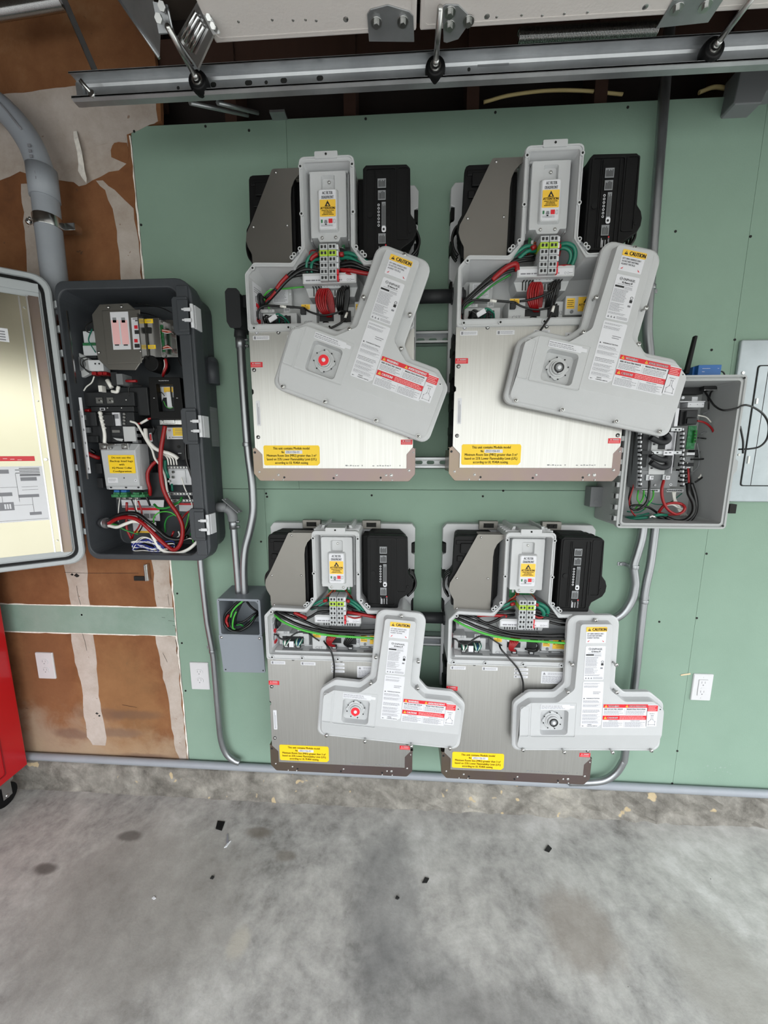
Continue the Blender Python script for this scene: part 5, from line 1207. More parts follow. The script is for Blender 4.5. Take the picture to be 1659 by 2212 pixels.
# --- inside the cabinet
def E1(x, y, yy): return P(110+x/4.484, 590+y/4.484, y=yy)
def G1(x, y, yy): return P(110+x/4.484, 900+y/4.484, y=yy)
def pq(pts, F, y): return [(F(a, c, y).x, F(a, c, y).z) for a, c in pts]
def prismP(b, pts, F, y, y2, m=0):
    pl = pq(pts, F, y); return b.prism(pl, y, y2, m)
def boxP(b, x0, y0, x1, y1, F, y, y2, m=0):
    a, c = F(x0, y1, y), F(x1, y0, y); return b.box(a.x, y, a.z, c.x, y2, c.z, m)
b = MB(); boxP(b, 200, 460, 500, 1130, E1, -.035, -.03); b.build('back_plate', ['shiny'], ct)
b = MB(); prismP(b, [(470,300),(745,288),(860,385),(900,820),(820,940),(560,935),(450,830),(395,400)], E1, -.128, -.124)
prismP(b, [(490,360),(860,350),(880,870),(545,880)], E1, -.131, -.127)
pl = b.build('meter_plate', ['shield'], ct, bevel=.002)
b = MB(); a = pq([(850,400),(862,400),(903,820),(893,822)], E1, -.14); b.prism(a, -.148, -.124); b.build('plate_flange', ['shiny'], pl)
for x, y in ((553,330),(680,325),(462,768),(868,755)):
    q = E1(x, y, -.131); b = MB(); b.dome((q.x, -.131, q.z), .0045, .003); b.build('screw', ['screw'], pl)
b = MB(); prismP(b, [(570,378),(745,372),(775,738),(605,742)], E1, -.1318, -.131, 0)
for x in (600, 685):
    boxP(b, x+8, 455, x+52, 690, E1, -.1322, -.132, 1); boxP(b, x+20, 690, x+60, 703, E1, -.1322, -.132, 2); boxP(b, x, 430, x+30, 480, E1, -.1322, -.132, 3)
prismP(b, [(775,432),(845,430),(872,735),(800,738)], E1, -.1318, -.131, 0)
for y0 in (505, 638): boxP(b, 808, y0, 838, y0+34, E1, -.1323, -.132, 4); boxP(b, 812, y0+46, 858, y0+85, E1, -.1323, -.132, 2)
boxP(b, 790, 440, 838, 447, E1, -.1323, -.132, 2); boxP(b, 815, 455, 838, 466, E1, -.1323, -.132, 2)
b.build('wiring_label', ['white', 'inkr', 'ink', 'dim', 'red'], pl)
b = MB(); boxP(b, 895, 432, 1045, 815, E1, -.115, -.111); rb = b.build('relay_bracket', ['shiny'], ct, bevel=.001)
b = MB(); boxP(b, 1045, 450, 1200, 815, E1, -.085, -.081); boxP(b, 1035, 440, 1048, 815, E1, -.11, -.082)
b.build('relay_side_plate', ['shiny'], rb, bevel=.001)
b = MB(); boxP(b, 908, 443, 985, 485, E1, -.1158, -.115, 0); boxP(b, 942, 695, 1012, 733, E1, -.1158, -.115, 0)
for y in (455, 466, 704, 716): boxP(b, 925 if y < 600 else 952, y, 970 if y < 600 else 1000, y+5, E1, -.1162, -.1158, 1)
b.build('warning_sticker', ['yellow', 'ink2'], rb)
b = MB(); a = pq([(925,525),(975,525),(975,585),(925,585)], E1, -.1155); b.prism(rounded(a[::-1], .003), -.1162, -.115, 0); q = E1(870,545,-.1155); b.build('sight_window', ['near_black'], rb)
b = MB(); boxP(b, 1015, 500, 1080, 765, E1, -.105, -.100, 0)
for y in (520, 560, 600, 640, 690): boxP(b, 1030, y, 1062, y+26, E1, -.113, -.105, 1)
b.build('relay_board', ['pcb', 'greenw'], ct)
for x, y in ((1075,468),(1103,797)):
    q = E1(x, y, -.118); b = MB(); b.cyl((q.x, -.112, q.z), (q.x, -.119, q.z), .0045, 10); b.build('screw', ['screw'], rb)
b = MB()
for i in range(5): b.tube([E1(1075,545+6*i,-.11), E1(1120,550+8*i,-.12), E1(1165,565+3*i,-.115), E1(1185,590,-.09)], .0011, i % 3, 5); b.tube([E1(1085,715+6*i,-.11), E1(1130,700+8*i,-.12), E1(1175,735,-.115), E1(1190,770,-.09)], .0011, i % 3, 5)
b.parts('relay_wire', ['redw', 'whitew', 'orangew'], ct)
# hexagonal grey sensor body, terminals left of the plate
b = MB(); hx = pq([(235,755),(365,820),(375,975),(300,1010),(185,925),(170,810)], E1, -.10); b.prism(hx[::-1], -.10, -.085, 0); c = E1(275,880,-.10)
b.cyl((c.x, -.104, c.z), (c.x, -.099, c.z), .024, 20, 1); b.build('sensor_body', ['unit', 'mgrey'], ct, bevel=.003)
b = MB()
boxP(b, 322, 560, 440, 690, E1, -.095, -.07, 0); boxP(b, 318, 700, 440, 800, E1, -.095, -.07, 0); boxP(b, 370, 840, 500, 950, E1, -.11, -.08, 0); boxP(b, 308, 672, 430, 700, E1, -.10, -.07, 1); boxP(b, 345, 798, 440, 826, E1, -.10, -.07, 2)
for x in (430, 468): q = E1(x, 878, -.111); b.cyl((q.x, -.1105, q.z), (q.x, -.1125, q.z), .003, 8, 3)
for x in (395, 455, 500): boxP(b, x, 955, x+35, 985, E1, -.115, -.09, 4)
b.build('terminal_strip', ['whitep', 'pcb', 'ink', 'dgrey', 'redw'], ct, bevel=.001)
b = MB()
b.tube([E1(395,470,-.1), E1(345,510,-.11), E1(345,560,-.11), E1(380,580,-.1)], .002, 0); b.tube([E1(400,540,-.1), E1(365,640,-.11), E1(390,700,-.11), E1(435,770,-.1)], .002, 1)
b.tube([E1(345,810,-.11), E1(290,830,-.12), E1(290,890,-.12), E1(350,940,-.12), E1(400,960,-.11)], .0018, 0); b.tube([E1(360,830,-.11), E1(310,860,-.12), E1(330,930,-.12), E1(380,970,-.11)], .0018, 0)
b.tube([E1(420,1000,-.1), E1(395,1060,-.1), E1(345,1100,-.1), E1(318,1140,-.1)], .0022, 2)
b.tube([E1(820,290,-.1), E1(960,310,-.1), E1(1080,340,-.1), E1(1180,390,-.1)], .0018, 0); b.tube([E1(850,380,-.1), E1(960,400,-.1), E1(1060,440,-.1)], .0018, 0); b.tube([E1(1225,820,-.1), E1(1265,900,-.1), E1(1340,990,-.1)], .0022, 0)
b.tube([E1(1110,830,-.1), E1(1120,900,-.1), E1(1095,960,-.1), E1(1085,1000,-.09)], .0045, 3); b.tube([E1(1100,840,-.095), E1(1105,900,-.095), E1(1080,990,-.09)], .003, 2)
b.parts('wire', ['blackw', 'teal', 'whitew', 'redw'], ct)
# big black cable sleeve and meter coil
b = MB(); c = E1(1010,880,-.09); b.cyl((c.x+.004, -.118, c.z-.004), (c.x+.004, -.05, c.z-.004), .026, 22); b.build('current_coil', ['blackm'], ct, bevel=.003)
b = MB(); boxP(b, 590, 960, 640, 1090, E1, -.12, -.08, 0); boxP(b, 640, 975, 690, 1080, E1, -.125, -.08, 1); b.cyl(E1(700,1045,-.11), E1(830,1045,-.11), .0045, 10, 2)
b.cyl(E1(655,1095,-.115), E1(650,1130,-.115), .0055, 10, 3); b.tube([E1(650,1110,-.115), E1(640,1150,-.115), E1(590,1145,-.115)], .0055, 3)
b.cyl(E1(545,1035,-.115), E1(590,1110,-.115), .007, 10, 3); b.box(*(lambda a, c: (a.x, -.118, a.z, c.x, -.10, c.z))(E1(470,1150,-.115), E1(497,1090,-.115)), 3)
b.build('cable_joint', ['dgrey', 'mgrey', 'redw', 'whitew'], ct)
# main breaker block
b = MB()
boxP(b, 330, 1150, 800, 1290, E1, -.10, -.03, 0); boxP(b, 390, 1290, 800, 1345, E1, -.105, -.03, 0); boxP(b, 285, 1345, 430, 1480, E1, -.12, -.03, 0); boxP(b, 430, 1345, 800, 1480, E1, -.11, -.03, 0)
boxP(b, 300, 185-0, 450, 250, G1, -.11, -.03, 0) ; boxP(b, 300, 85, 720, 250, G1, -.10, -.03, 0)
boxP(b, 500, 1370, 600, 1480, E1, -.122, -.10, 0); boxP(b, 585, 30, 720, 190, G1, -.104, -.09, 0)
mbk = b.build('breaker_block', ['dgrey'], ct, bevel=.002)
b = MB()
for x in (465, 570): q = E1(x, 1232, -.112); boxP(b, x-25, 1205, x+30, 1262, E1, -.106, -.09, 0); b.cyl((q.x, -.106, q.z), (q.x, -.111, q.z), .0055, 12, 0); b.cyl((q.x, -.1105, q.z), (q.x, -.1115, q.z), .003, 6, 1)
boxP(b, 605, 1350, 660, 1478, E1, -.115, -.108, 2); boxP(b, 612, 1365, 652, 1410, E1, -.1155, -.114, 3)
for k in range(4): q = E1(708, 1365+31*k, -.115); b.cyl((q.x, -.110, q.z), (q.x, -.116, q.z), .004, 10, 0)
for k, x in enumerate((545, 680, 715)): q = E1(x, 1305 if k < 2 else 1225, -.106); b.dome((q.x, -.105 if k < 2 else -.10, q.z), .003, .002, m=0)
boxP(b, 475, 1305, 520, 1330, E1, -.1065, -.104, 2); boxP(b, 482, 1310, 513, 1326, E1, -.1068, -.1063, 1)
boxP(b, 595, 130, 665, 155, G1, -.112, -.10, 0); boxP(b, 330, 105, 370, 155, G1, -.112, -.105, 4); boxP(b, 290, 1375, 330, 1420, E1, -.124, -.118, 4)
b.build('breaker_terminal', ['screw', 'ink', 'white', 'ink2', 'mgrey'], mbk)
b = MB(); b.tube([E1(475,1340,-.122), E1(490,1420,-.124), E1(505,1480,-.124), E1(520,1560,-.124), G1(520,255,-.122)], .0055, 0, 8)
for k in range(5): q = E1(478+9*k, 1355+36*k, -.1235); b.cyl((q.x, -.1235, q.z-.002), (q.x, -.1235, q.z+.002), .0072, 8, 0)
b.build('white_lead', ['whitew'], ct)
b = MB()
b.tube([E1(380,1330,-.10), E1(290,1340,-.10), E1(240,1385,-.105), E1(265,1440,-.11), E1(305,1455,-.115)], .0062, 0); b.tube([G1(325,225,-.11), G1(310,290,-.11), G1(350,350,-.11), G1(430,390,-.10), G1(470,400,-.09)], .0075, 0)
b.tube([G1(345,240,-.10), G1(360,300,-.10), G1(430,355,-.09)], .006, 1)
b.parts('feeder_cable', ['redw', 'blackw'], ct)
b = MB(); boxP(b, 200, 1230, 235, 1265, E1, -.12, -.118, 0); a = pq([(215,1262),(240,1258),(300,1325),(285,1335)], E1, -.12); b.prism(a[::-1], -.12, -.118, 1); b.build('wire_tag', ['ylw2', 'white'], ct)
b = MB(); a = pq([(690,1480),(815,1480),(820,1560)], E1, -.105); 
boxP(b, 710, 95, 810, 240, G1, -.108, -.10, 0); a = pq([(600,205),(700,215),(690,240),(640,230)], G1, -.108); b.prism(a[::-1], -.109, -.106, 0); b.parts('busbar', ['unit'], ct, bevel=.001)
# grey lug cover with yellow notice
b = MB(); pp = pq([(470,262),(840,262),(885,712),(520,706)], G1, -.115)
b.loft([(pp, -.105), (pq([(490,330),(820,325),(865,665),(545,668)], G1, -.12), -.125)], 0, False, True)
b.prism(pp[::-1], -.105, -.06); lc = b.build('lug_cover', ['grey'], ct, bevel=.003)
b = MB(); boxP(b, 470, 255, 545, 320, G1, -.122, -.105); boxP(b, 685, 258, 745, 318, G1, -.122, -.105); q = G1(510,290,-.122); b.cyl((q.x, -.121, q.z), (q.x, -.126, q.z), .006, 12, 1); q = G1(710,290,-.122); b.cyl((q.x, -.121, q.z), (q.x, -.126, q.z), .006, 12, 1); a = pq([(540,262),(625,262),(625,275),(545,290)], G1, -.127); b.prism(a[::-1], -.128, -.124, 0); q = G1(575,305,-.125); b.cyl((q.x, -.12, q.z), (q.x, -.128, q.z), .005, 10, 1)
b.build('lug', ['shiny', 'screw'], lc, bevel=.001)
b = MB(); boxP(b, 560, 672, 880, 706, G1, -.118, -.104); b.build('lug_cover_lip', ['grey'], lc, bevel=.001)
b = MB()
for x in (582, 728, 848): q = G1(x, 684, -.1185); b.cyl((q.x, -.118, q.z), (q.x, -.1195, q.z), .004, 10, 0)
q = G1(708,594,-.1255); boxP(b, 704, 588, 712, 600, G1, -.1256, -.125, 0)
b.build('screw', ['dgrey'], lc)
b = MB(); boxP(b, 555, 592, 645, 640, G1, -.1257, -.125, 0)
a_, c_ = G1(562,628,-.1259), G1(635,600,-.1259); b.lines(a_.x, c_.z, c_.x, a_.z, 3, -.1260, 1)
q = G1(820,618,-.1257); b.cyl((q.x, -.1257, q.z), (q.x, -.125, q.z), .0052, 14, 0); b.quad(q.x-.002, q.z-.002, q.x+.002, q.z+.002, -.1260, 1); b.parts('rating_sticker', ['white', 'ink2'], lc)
a0, a1 = G1(572,548,-.1258), G1(805,372,-.1258); cx = (a0.x+a1.x)/2; h_ = a1.z-a0.z
b = MB(); b.prism(rounded(rect(a0.x, a0.z, a1.x, a1.z), .003), -.1266, -.1258, 0)
for k, s in enumerate(('Do not use the', 'Backup load lugs', 'with', 'IQ Meter Collar', 'Configuration.')): b.text(s, cx, a1.z-h_*(.19+.187*k), .0092, -.1270, 1, w=(a1.x-a0.x)*(.74, .88, .2, .76, .74)[k], bold=.0003)
b.build('lug_notice', ['yellow', 'ink'], lc)
# side clips of the busbar carrier
b = MB()
for x, y in ((405,455),(415,595)): boxP(b, x, y, x+80, y+95, G1, -.09, -.05, 0); boxP(b, x-22, y+45, x+2, y+85, G1, -.095, -.088, 1)
for y in (105, 165, 225): boxP(b, 790, y, 840, y+32, G1, -.10, -.08, 2)
boxP(b, 830, 270, 880, 320, G1, -.09, -.06, 0); boxP(b, 890, 545, 920, 600, G1, -.09, -.06, 0)
b.parts('carrier_clip', ['dgrey', 'shiny', 'mgrey'], ct, bevel=.001)
# black square current sensor
b = MB(); so = pq([(945,1008),(1245,1008),(1292,1412),(965,1412)], E1, -.128)[::-1]; si = pq([(1015,1075),(1180,1075),(1195,1335),(1045,1340)], E1, -.128)[::-1]
b.ring(so, si, -.128, -.104); cs = b.build('current_sensor', ['blackm'], ct, bevel=.002)
a = E1(1092,1046,-.1283); b = MB(); b.text('TCL-00460 REV 00', a.x, a.z, .0045, -.1284, 0)
for x in (1000, 1223): q = E1(x, 1210, -.1283); b.poly([(q.x-.003, q.z-.0008), (q.x+.001, q.z-.0008), (q.x+.003, q.z), (q.x+.001, q.z+.0008), (q.x-.003, q.z+.0008)], -.1284, 0)
b.build('sensor_marking', ['white'], cs)
b = MB(); boxP(b, 1250, 1160, 1340, 1400, E1, -.115, -.10); boxP(b, 780, 1100, 930, 1380, E1, -.085, -.04); b.parts('sensor_block', ['dgrey'], ct, bevel=.004)
b = MB(); boxP(b, 1020, 1100, 1190, 1205, E1, -.096, -.094, 0); boxP(b, 1095, 1105, 1180, 1155, E1, -.0968, -.096, 1); a = pq([(1025,1170),(1100,1170),(1070,1245),(1045,1240)], E1, -.1); b.prism(a[::-1], -.1, -.098, 0); boxP(b, 1130, 1150, 1165, 1305, E1, -.104, -.102, 0); b.build('paper_tag', ['white', 'ylw2'], ct)
b = MB(); b.tube([E1(1090,1240,-.11), E1(1115,1290,-.112), E1(1150,1310,-.112), E1(1185,1300,-.11)], .0012, 0, 5); b.tube([E1(1160,1100,-.112), E1(1165,1180,-.114), E1(1180,1290,-.112)], .002, 1, 5); b.tube([E1(760,1190,-.1), E1(755,1110,-.1), E1(820,1075,-.1), E1(880,1090,-.1)], .0018, 1); b.tube([E1(1030,1170,-.112), E1(1070,1155,-.114), E1(1100,1190,-.112)], .0015, 1)
b.parts('sensor_wire', ['lgreen', 'blackw'], ct)
# right hand breaker with L2 label
b = MB(); boxP(b, 1050, 80, 1410, 420, G1, -.085, -.03); rb2 = b.build('load_breaker', ['dgrey'], ct, bevel=.003)
b = MB(); boxP(b, 1055, 28, 1315, 78, G1, -.10, -.07, 0)
for x in (1075, 1160, 1275): q = G1(x, 50, -.102); b.cyl((q.x, -.1, q.z), (q.x, -.104, q.z), .006, 12, 0)
boxP(b, 1090, 30, 1190, 66, G1, -.106, -.1, 0); b.build('lug_bar', ['shiny'], rb2, bevel=.001)
b = MB(); boxP(b, 1125, 105, 1370, 218, G1, -.0860, -.0852, 0); boxP(b, 1185, 108, 1290, 186, G1, -.0865, -.086, 1); a = G1(1148,140,-.0863); b.text('L2', a.x, a.z, .0085, -.0864, 2, bold=.0004); a = pq([(1140,207),(1160,207),(1150,192)], G1, -.0863); b.poly(a, -.0864, 3); boxP(b, 1170, 196, 1340, 205, G1, -.0864, -.086, 3)
for y in (118, 134, 150, 166): boxP(b, 1200, y, 1275, y+5, G1, -.0868, -.0865, 3)
b.build('phase_label', ['white', 'yellow', 'red', 'ink2'], rb2)
b = MB(); q = G1(1238,292,-.086); b.cyl((q.x, -.0855, q.z), (q.x, -.087, q.z), .0055, 14, 0); q = G1(1248,355,-.086); b.box(q.x-.006, -.087, q.z-.001, q.x+.006, -.0852, q.z+.001, 1); b.build('breaker_hole', ['near_black', 'white'], rb2)
# neutral and ground bars
b = MB(); boxP(b, 1150, 480, 1440, 660, G1, -.07, -.05, 0); boxP(b, 1240, 520, 1300, 640, G1, -.073, -.07, 0)
for x, y in ((1187,537),(1187,587),(1405,540),(1150,625)): q = G1(x, y, -.073); b.cyl((q.x, -.07, q.z), (q.x, -.078, q.z), .0045, 10, 1)
for yy in (480, 735, 800):
    boxP(b, 1130, yy, 1430, yy+26, G1, -.095, -.06, 2)
    for i in range(10): q = G1(1145+30*i, yy+12, -.095); b.cyl((q.x, -.094, q.z), (q.x, -.099, q.z), .0034, 8, 1)
b.build('neutral_bar', ['whitep', 'screw', 'mgrey'], ct)
b = MB(); boxP(b, 940, 540, 1080, 780, G1, -.07, -.04, 0); boxP(b, 900, 110, 1040, 430, G1, -.06, -.03, 0); boxP(b, 860, 330, 960, 640, G1, -.055, -.03, 0); b.build('breaker_block', ['dgrey'], ct, bevel=.003)
b = MB(); a = pq([(948,160),(970,155),(985,240),(960,245)], G1, -.065); b.prism(a[::-1], -.064, -.062, 0); boxP(b, 960, 170, 970, 230, G1, -.0655, -.065, 1); b.build('wire_label', ['white', 'red'], ct)
# green plug connectors under the lug cover
b = MB()
for x, m in ((585,0),(655,0),(775,0),(860,0)):
    boxP(b, x, 755, x+80 if x < 860 else x+45, 782, G1, -.11, -.08, 0); boxP(b, x+20, 735, x+75 if x < 860 else x+30, 758, G1, -.105, -.08, 0)
    if x < 700: boxP(b, x+25, 712, x+72, 738, G1, -.10, -.08, 1)
for x in (650, 705, 765, 825): boxP(b, x-14, 782, x+14, 800, G1, -.105, -.09, 2)
b.build('plug_connector', ['pcb', 'blue', 'screw'], ct, bevel=.001)
b = MB()
a = pq([(680,805),(1095,808),(1090,880),(690,880)], G1, -.05); b.prism(a[::-1], -.05, -.048, 0)
boxP(b, 690, 862, 1000, 876, G1, -.0505, -.05, 1); a = pq([(720,882),(1048,882),(1055,1010),(740,1000)], G1, -.05); b.prism(a[::-1], -.05, -.048, 0); boxP(b, 722, 884, 1045, 905, G1, -.0505, -.05, 2)
for x in (905, 965): boxP(b, x, 940, x+45, 985, G1, -.0505, -.05, 3)
boxP(b, 800, 1020, 1015, 1110, G1, -.052, -.05, 0); boxP(b, 805, 1108, 1000, 1125, G1, -.0525, -.05, 4)
a = pq([(1238,835),(1445,835),(1445,925),(1245,915)], G1, -.05); b.prism(a[::-1], -.05, -.048, 0); boxP(b, 1240, 838, 1440, 856, G1, -.0505, -.05, 2)
for k, s in enumerate(('L1', 'L1', 'L2')):
    q = G1(695+62*k, 840, -.0505); b.text(s, q.x, q.z, .006, -.0508, 1)
b.build('legend_sticker', ['white', 'ink2', 'red', 'dim', 'ylw2'], ct)
# conduit bushing in the floor of the cabinet and heavy cables
b = MB(); c = G1(535,1030,-.10); b.cyl((c.x-.018, -.100, c.z+.003), (c.x, -.102, c.z), .017, 18, 0); b.cyl((c.x-.006, -.1, c.z), (c.x+.004, -.102, c.z), .020, 18, 0); b.build('bushing', ['emt'], ct)
heavy = [
 ('red_cable', 'redw', .0072, [G1(1105,90,-.11), G1(1090,180,-.115), G1(1070,300,-.12), G1(1062,420,-.12), G1(1065,560,-.12), G1(1090,700,-.12), G1(1150,830,-.12), G1(1220,930,-.12), G1(1270,1040,-.12), G1(1275,1150,-.12), G1(1245,1250,-.12), G1(1190,1290,-.12), G1(1120,1250,-.12), G1(1020,1160,-.12), G1(920,1060,-.12), G1(830,995,-.118), G1(740,975,-.115), G1(640,990,-.11), G1(560,1035,-.10)]),
 ('white_cable', 'whitew', .0062, [G1(560,1055,-.10), G1(640,1070,-.11), G1(720,1040,-.115), G1(800,1015,-.116), G1(880,1030,-.116), G1(950,1080,-.118), G1(1000,1180,-.118), G1(1050,1270,-.12), G1(1130,1315,-.12), G1(1240,1320,-.12), G1(1340,1280,-.12), G1(1420,1210,-.11), G1(1440,1190,-.10)]),
 ('black_cable', 'blackw', .0075, [G1(560,1010,-.10), G1(640,960,-.11), G1(740,935,-.112), G1(840,945,-.112), G1(930,1010,-.112), G1(1040,1100,-.11), G1(1130,1170,-.11), G1(1230,1190,-.105), G1(1330,1160,-.10)]),
 ('black_cable', 'blackw', .0050, [G1(1312,95,-.10), G1(1305,250,-.11), G1(1315,420,-.115), G1(1360,560,-.115), G1(1395,680,-.115), G1(1395,830,-.11), G1(1370,960,-.10), G1(1320,1080,-.09), G1(1260,1180,-.08)]),
 ('white_cable', 'whitew', .0068, [G1(915,120,-.10), G1(930,220,-.11), G1(1000,300,-.11), G1(1070,335,-.11), G1(1140,355,-.11), G1(1195,380,-.105), G1(1232,408,-.10)]),
 ('white_cable', 'whitew', .0038, [G1(770,45,-.11), G1(830,70,-.11), G1(880,150,-.11), G1(930,240,-.105), G1(980,320,-.1), G1(1010,410,-.1), G1(1080,500,-.09), G1(1110,600,-.08), G1(1130,720,-.08), G1(1190,890,-.08)]),
 ('red_cable', 'redw', .0062, [G1(1050,410,-.09), G1(980,470,-.09), G1(940,540,-.095), G1(940,620,-.095), G1(960,700,-.09), G1(960,760,-.08)])]
for nm, m, r, pts in heavy: b = MB(); b.tube(pts, r, 0, 10, 8); b.build(nm, [m], ct)
b = MB()
for i in range(4): b.tube([G1(1085+12*i,365,-.1), G1(1110+18*i,380,-.1), G1(1130+26*i,410,-.1), G1(1140+27*i,468,-.095)], .0026, 0, 6)
b.tube([G1(1105,420,-.1), G1(1105,500,-.1), G1(1125,550,-.1), G1(1140,590,-.09)], .0055, 1)
b.tube([G1(1170,650,-.09), G1(1178,720,-.09)], .004, 1)
b.tube([G1(1270,780,-.09), G1(1250,820,-.1), G1(1200,850,-.1), G1(1120,885,-.1), G1(1040,885,-.1), G1(1000,850,-.09)], .0045, 2)
b.tube([G1(995,1030,-.09), G1(1000,970,-.095), G1(1060,925,-.1), G1(1150,925,-.1), G1(1220,965,-.095)], .0024, 3)
b.tube([G1(1110,1120,-.08), G1(1105,1040,-.085), G1(1130,980,-.09), G1(1180,955,-.09), G1(1260,945,-.09)], .0030, 2)
b.tube([G1(560,1040,-.1), G1(640,1050,-.1), G1(700,1090,-.095), G1(780,1120,-.09), G1(850,1140,-.08)], .003, 2)
b.tube([G1(1340,930,-.09), G1(1310,1060,-.09), G1(1290,1140,-.09)], .0026, 3); b.tube([G1(1380,990,-.09), G1(1360,1100,-.09), G1(1380,1220,-.09)], .0026, 3); b.tube([G1(1410,960,-.09), G1(1350,1150,-.09)], .0026, 2)
b.tube([G1(735,830,-.09), G1(735,950,-.09), G1(735,1080,-.09), G1(780,1185,-.085)], .0042, 4); b.tube([G1(845,815,-.09), G1(880,930,-.09), G1(860,1050,-.09), G1(800,1140,-.085), G1(790,1180,-.08)], .003, 4)
b.tube([G1(1270,990,-.09), G1(1320,930,-.09), G1(1380,905,-.09), G1(1440,895,-.09)], .0036, 4); b.tube([G1(1190,1110,-.085), G1(1160,1180,-.085)], .0036, 4)
b.tube([G1(665,800,-.1), G1(655,900,-.1), G1(652,1020,-.09)], .0016, 0, 5); b.tube([G1(780,800,-.1), G1(810,880,-.1), G1(840,960,-.095), G1(885,1050,-.09), G1(850,1120,-.08)], .0024, 5); b.tube([G1(820,800,-.1), G1(830,900,-.1), G1(870,980,-.09), G1(880,1040,-.085)], .0018, 0)
b.tube([G1(880,720,-.09), G1(930,790,-.09), G1(960,860,-.08)], .004, 5); b.tube([G1(1265,590,-.09), G1(1300,700,-.09), G1(1350,800,-.09), G1(1375,880,-.08)], .0024, 0); b.tube([G1(1380,640,-.09), G1(1420,750,-.09), G1(1445,850,-.08)], .0024, 0)
b.tube([G1(1190,870,-.095), G1(1235,835,-.095)], .0042, 0, 8, 1)
b.tube([G1(1235,1110,-.085), G1(1245,1150,-.085), G1(1210,1180,-.085)], .0025, 0); b.tube([G1(1250,1210,-.1), G1(1330,1180,-.1), G1(1400,1190,-.1)], .0022, 0)
b.parts('wire', ['whitew', 'teal', 'greenw', 'lgreen', 'redw', 'blackw'], ct)
b = MB()
for i in range(9):
    pts = [G1(790+random.uniform(-15, 20), 1250+random.uniform(-50, 50), -.115), G1(870+random.uniform(-20, 20), 1175+random.uniform(-10, 50), -.12), G1(950, 1195+random.uniform(-30, 30), -.122), G1(1060+random.uniform(-20, 40), 1290+random.uniform(-60, 30), -.12), G1(1000, 1310+random.uniform(-50, 10), -.12), G1(900, 1290+random.uniform(-60, 10), -.118)]
    b.tube(pts, .0019, 0 if i % 2 else 1, 6, 6, True)
for i in range(5): b.tube([G1(1020,1240+10*i,-.12), G1(1100,1215+22*i,-.118), G1(1180,1205+25*i,-.112), G1(1200,1240,-.10)], .0019, 0 if i % 2 else 1, 6, 6)
b.parts('striped_wire', ['whitew', 'bluew'], ct)
b = MB(); b.tube([E1(990,1480,-.1), E1(1000,1520,-.1), E1(985,1565,-.09)], .003, 0); b.cyl(E1(870,1455,-.105), E1(940,1415,-.105), .0045, 8, 1); b.cyl(E1(780,1470,-.10), E1(870,1455,-.105), .0035, 8, 2); b.cyl(E1(940,1415,-.105), E1(985,1400,-.1), .0035, 8, 2); b.parts('lead_wire', ['blackw', 'whitew', 'redw'], ct)

# cabinet door swung open to the left
dr = thing('cabinet_door', 'light grey cabinet door swung open to the left with a polished metal inner face', 'door', (-1.158, -.154, 1.10))
W, Hh = .47, .955
dr.rotation_euler = (0, 0, math.radians(180+35.5))
# local frame: x along the door away from the hinge, y towards the camera side is -
def dpoly(o_, r): return rounded(o_, r, 5)
A = [(0.0, 0.0), (W, 0.0), (W, Hh), (0.0, Hh)]
b = MB()
sg = 1   # inner face looks to +y in this frame
b.loft([(dpoly(A, .045), -.030), (dpoly(A, .045), .010), (dpoly(offset(A, .004), .043), .014), (dpoly(offset(A, .016), .036), .014), (dpoly(offset(A, .018), .035), .004), (dpoly(offset(A, .030), .030), .004), (dpoly(offset(A, .032), .028), .010), (dpoly(offset(A, .045), .02), .010)])
b.build('door_shell', ['door_sh'], dr)
b = MB(); b.loft([(dpoly(offset(A, .0185), .0345), .0075), (dpoly(offset(A, .0185), .0345), .0045), (dpoly(offset(A, .0265), .031), .0045), (dpoly(offset(A, .0265), .031), .0075)], 0, False, False); b.ring(dpoly(offset(A, .0185), .0345), dpoly(offset(A, .0265), .031), .0040, .0085); b.build('gasket', ['blackm'], dr)
b = MB(); b.box(.058, .011, .05, W-.05, .014, Hh-.075); ln = b.build('metal_liner', ['door_in'], dr)
b = MB(); b.box(.034, .0105, .045, .058, .0125, Hh-.07); b.build('liner_edge', ['bracket'], ln)  # same metal as the liner; its darker reflection is put into the colour
b = MB(); b.box(.058, .0145, .05, .062, .024, Hh-.075); b.box(.078, .0142, .05, .082, .0165, Hh-.078); b.build('liner_fold', ['shiny'], ln)
b = MB()
for z in (.09, .37, .56, .845): b.cyl((.070, .014, z), (.070, .020, z), .005 if z == .37 else .0025, 10)
b.parts('liner_stud', ['screw'], ln)
b = MB()
for i in range(11):
    z = .10+i*.0765; b.box(-.010, -.020, z, .004, -.008, z+.022); b.box(-.010, -.020, z, -.004, .002, z+.022)
b.parts('hinge_knuckle', ['door_sh'], dr, bevel=.002)
b = MB(); b.box(.03, .0145, Hh-.058, .20, .0165, Hh-.032); b.build('door_ledge', ['door_sh'], dr, bevel=.001)
def dl(x0, z0, x1, z1, y, m): b.add([(x0, y, z0), (x1, y, z0), (x1, y, z1), (x0, y, z1)], [(0, 1, 2, 3)], m)
b = MB(); y = .0148; b.box(.117, .0141, .735, .20, y, .775, 0); 
for k in range(4): dl(.124, .763-.008*k, .155-.004*(k % 2), .767-.008*k, y+.0003, 1)
b.build('scan_sticker', ['white', 'ink2'], ln)
b = MB(); b.box(.098, .0141, .365, .35, y, .381, 0)
for k in range(12): dl(.13+.017*k, .368+(k % 3)*.002, .14+.017*k, .370+(k % 3)*.002, y+.0003, 1)
b.build('red_warning_strip', ['red', 'inkr'], ln)
b = MB(); b.box(.080, .0141, .165, .38, y, .348, 0); yy = y+.0003
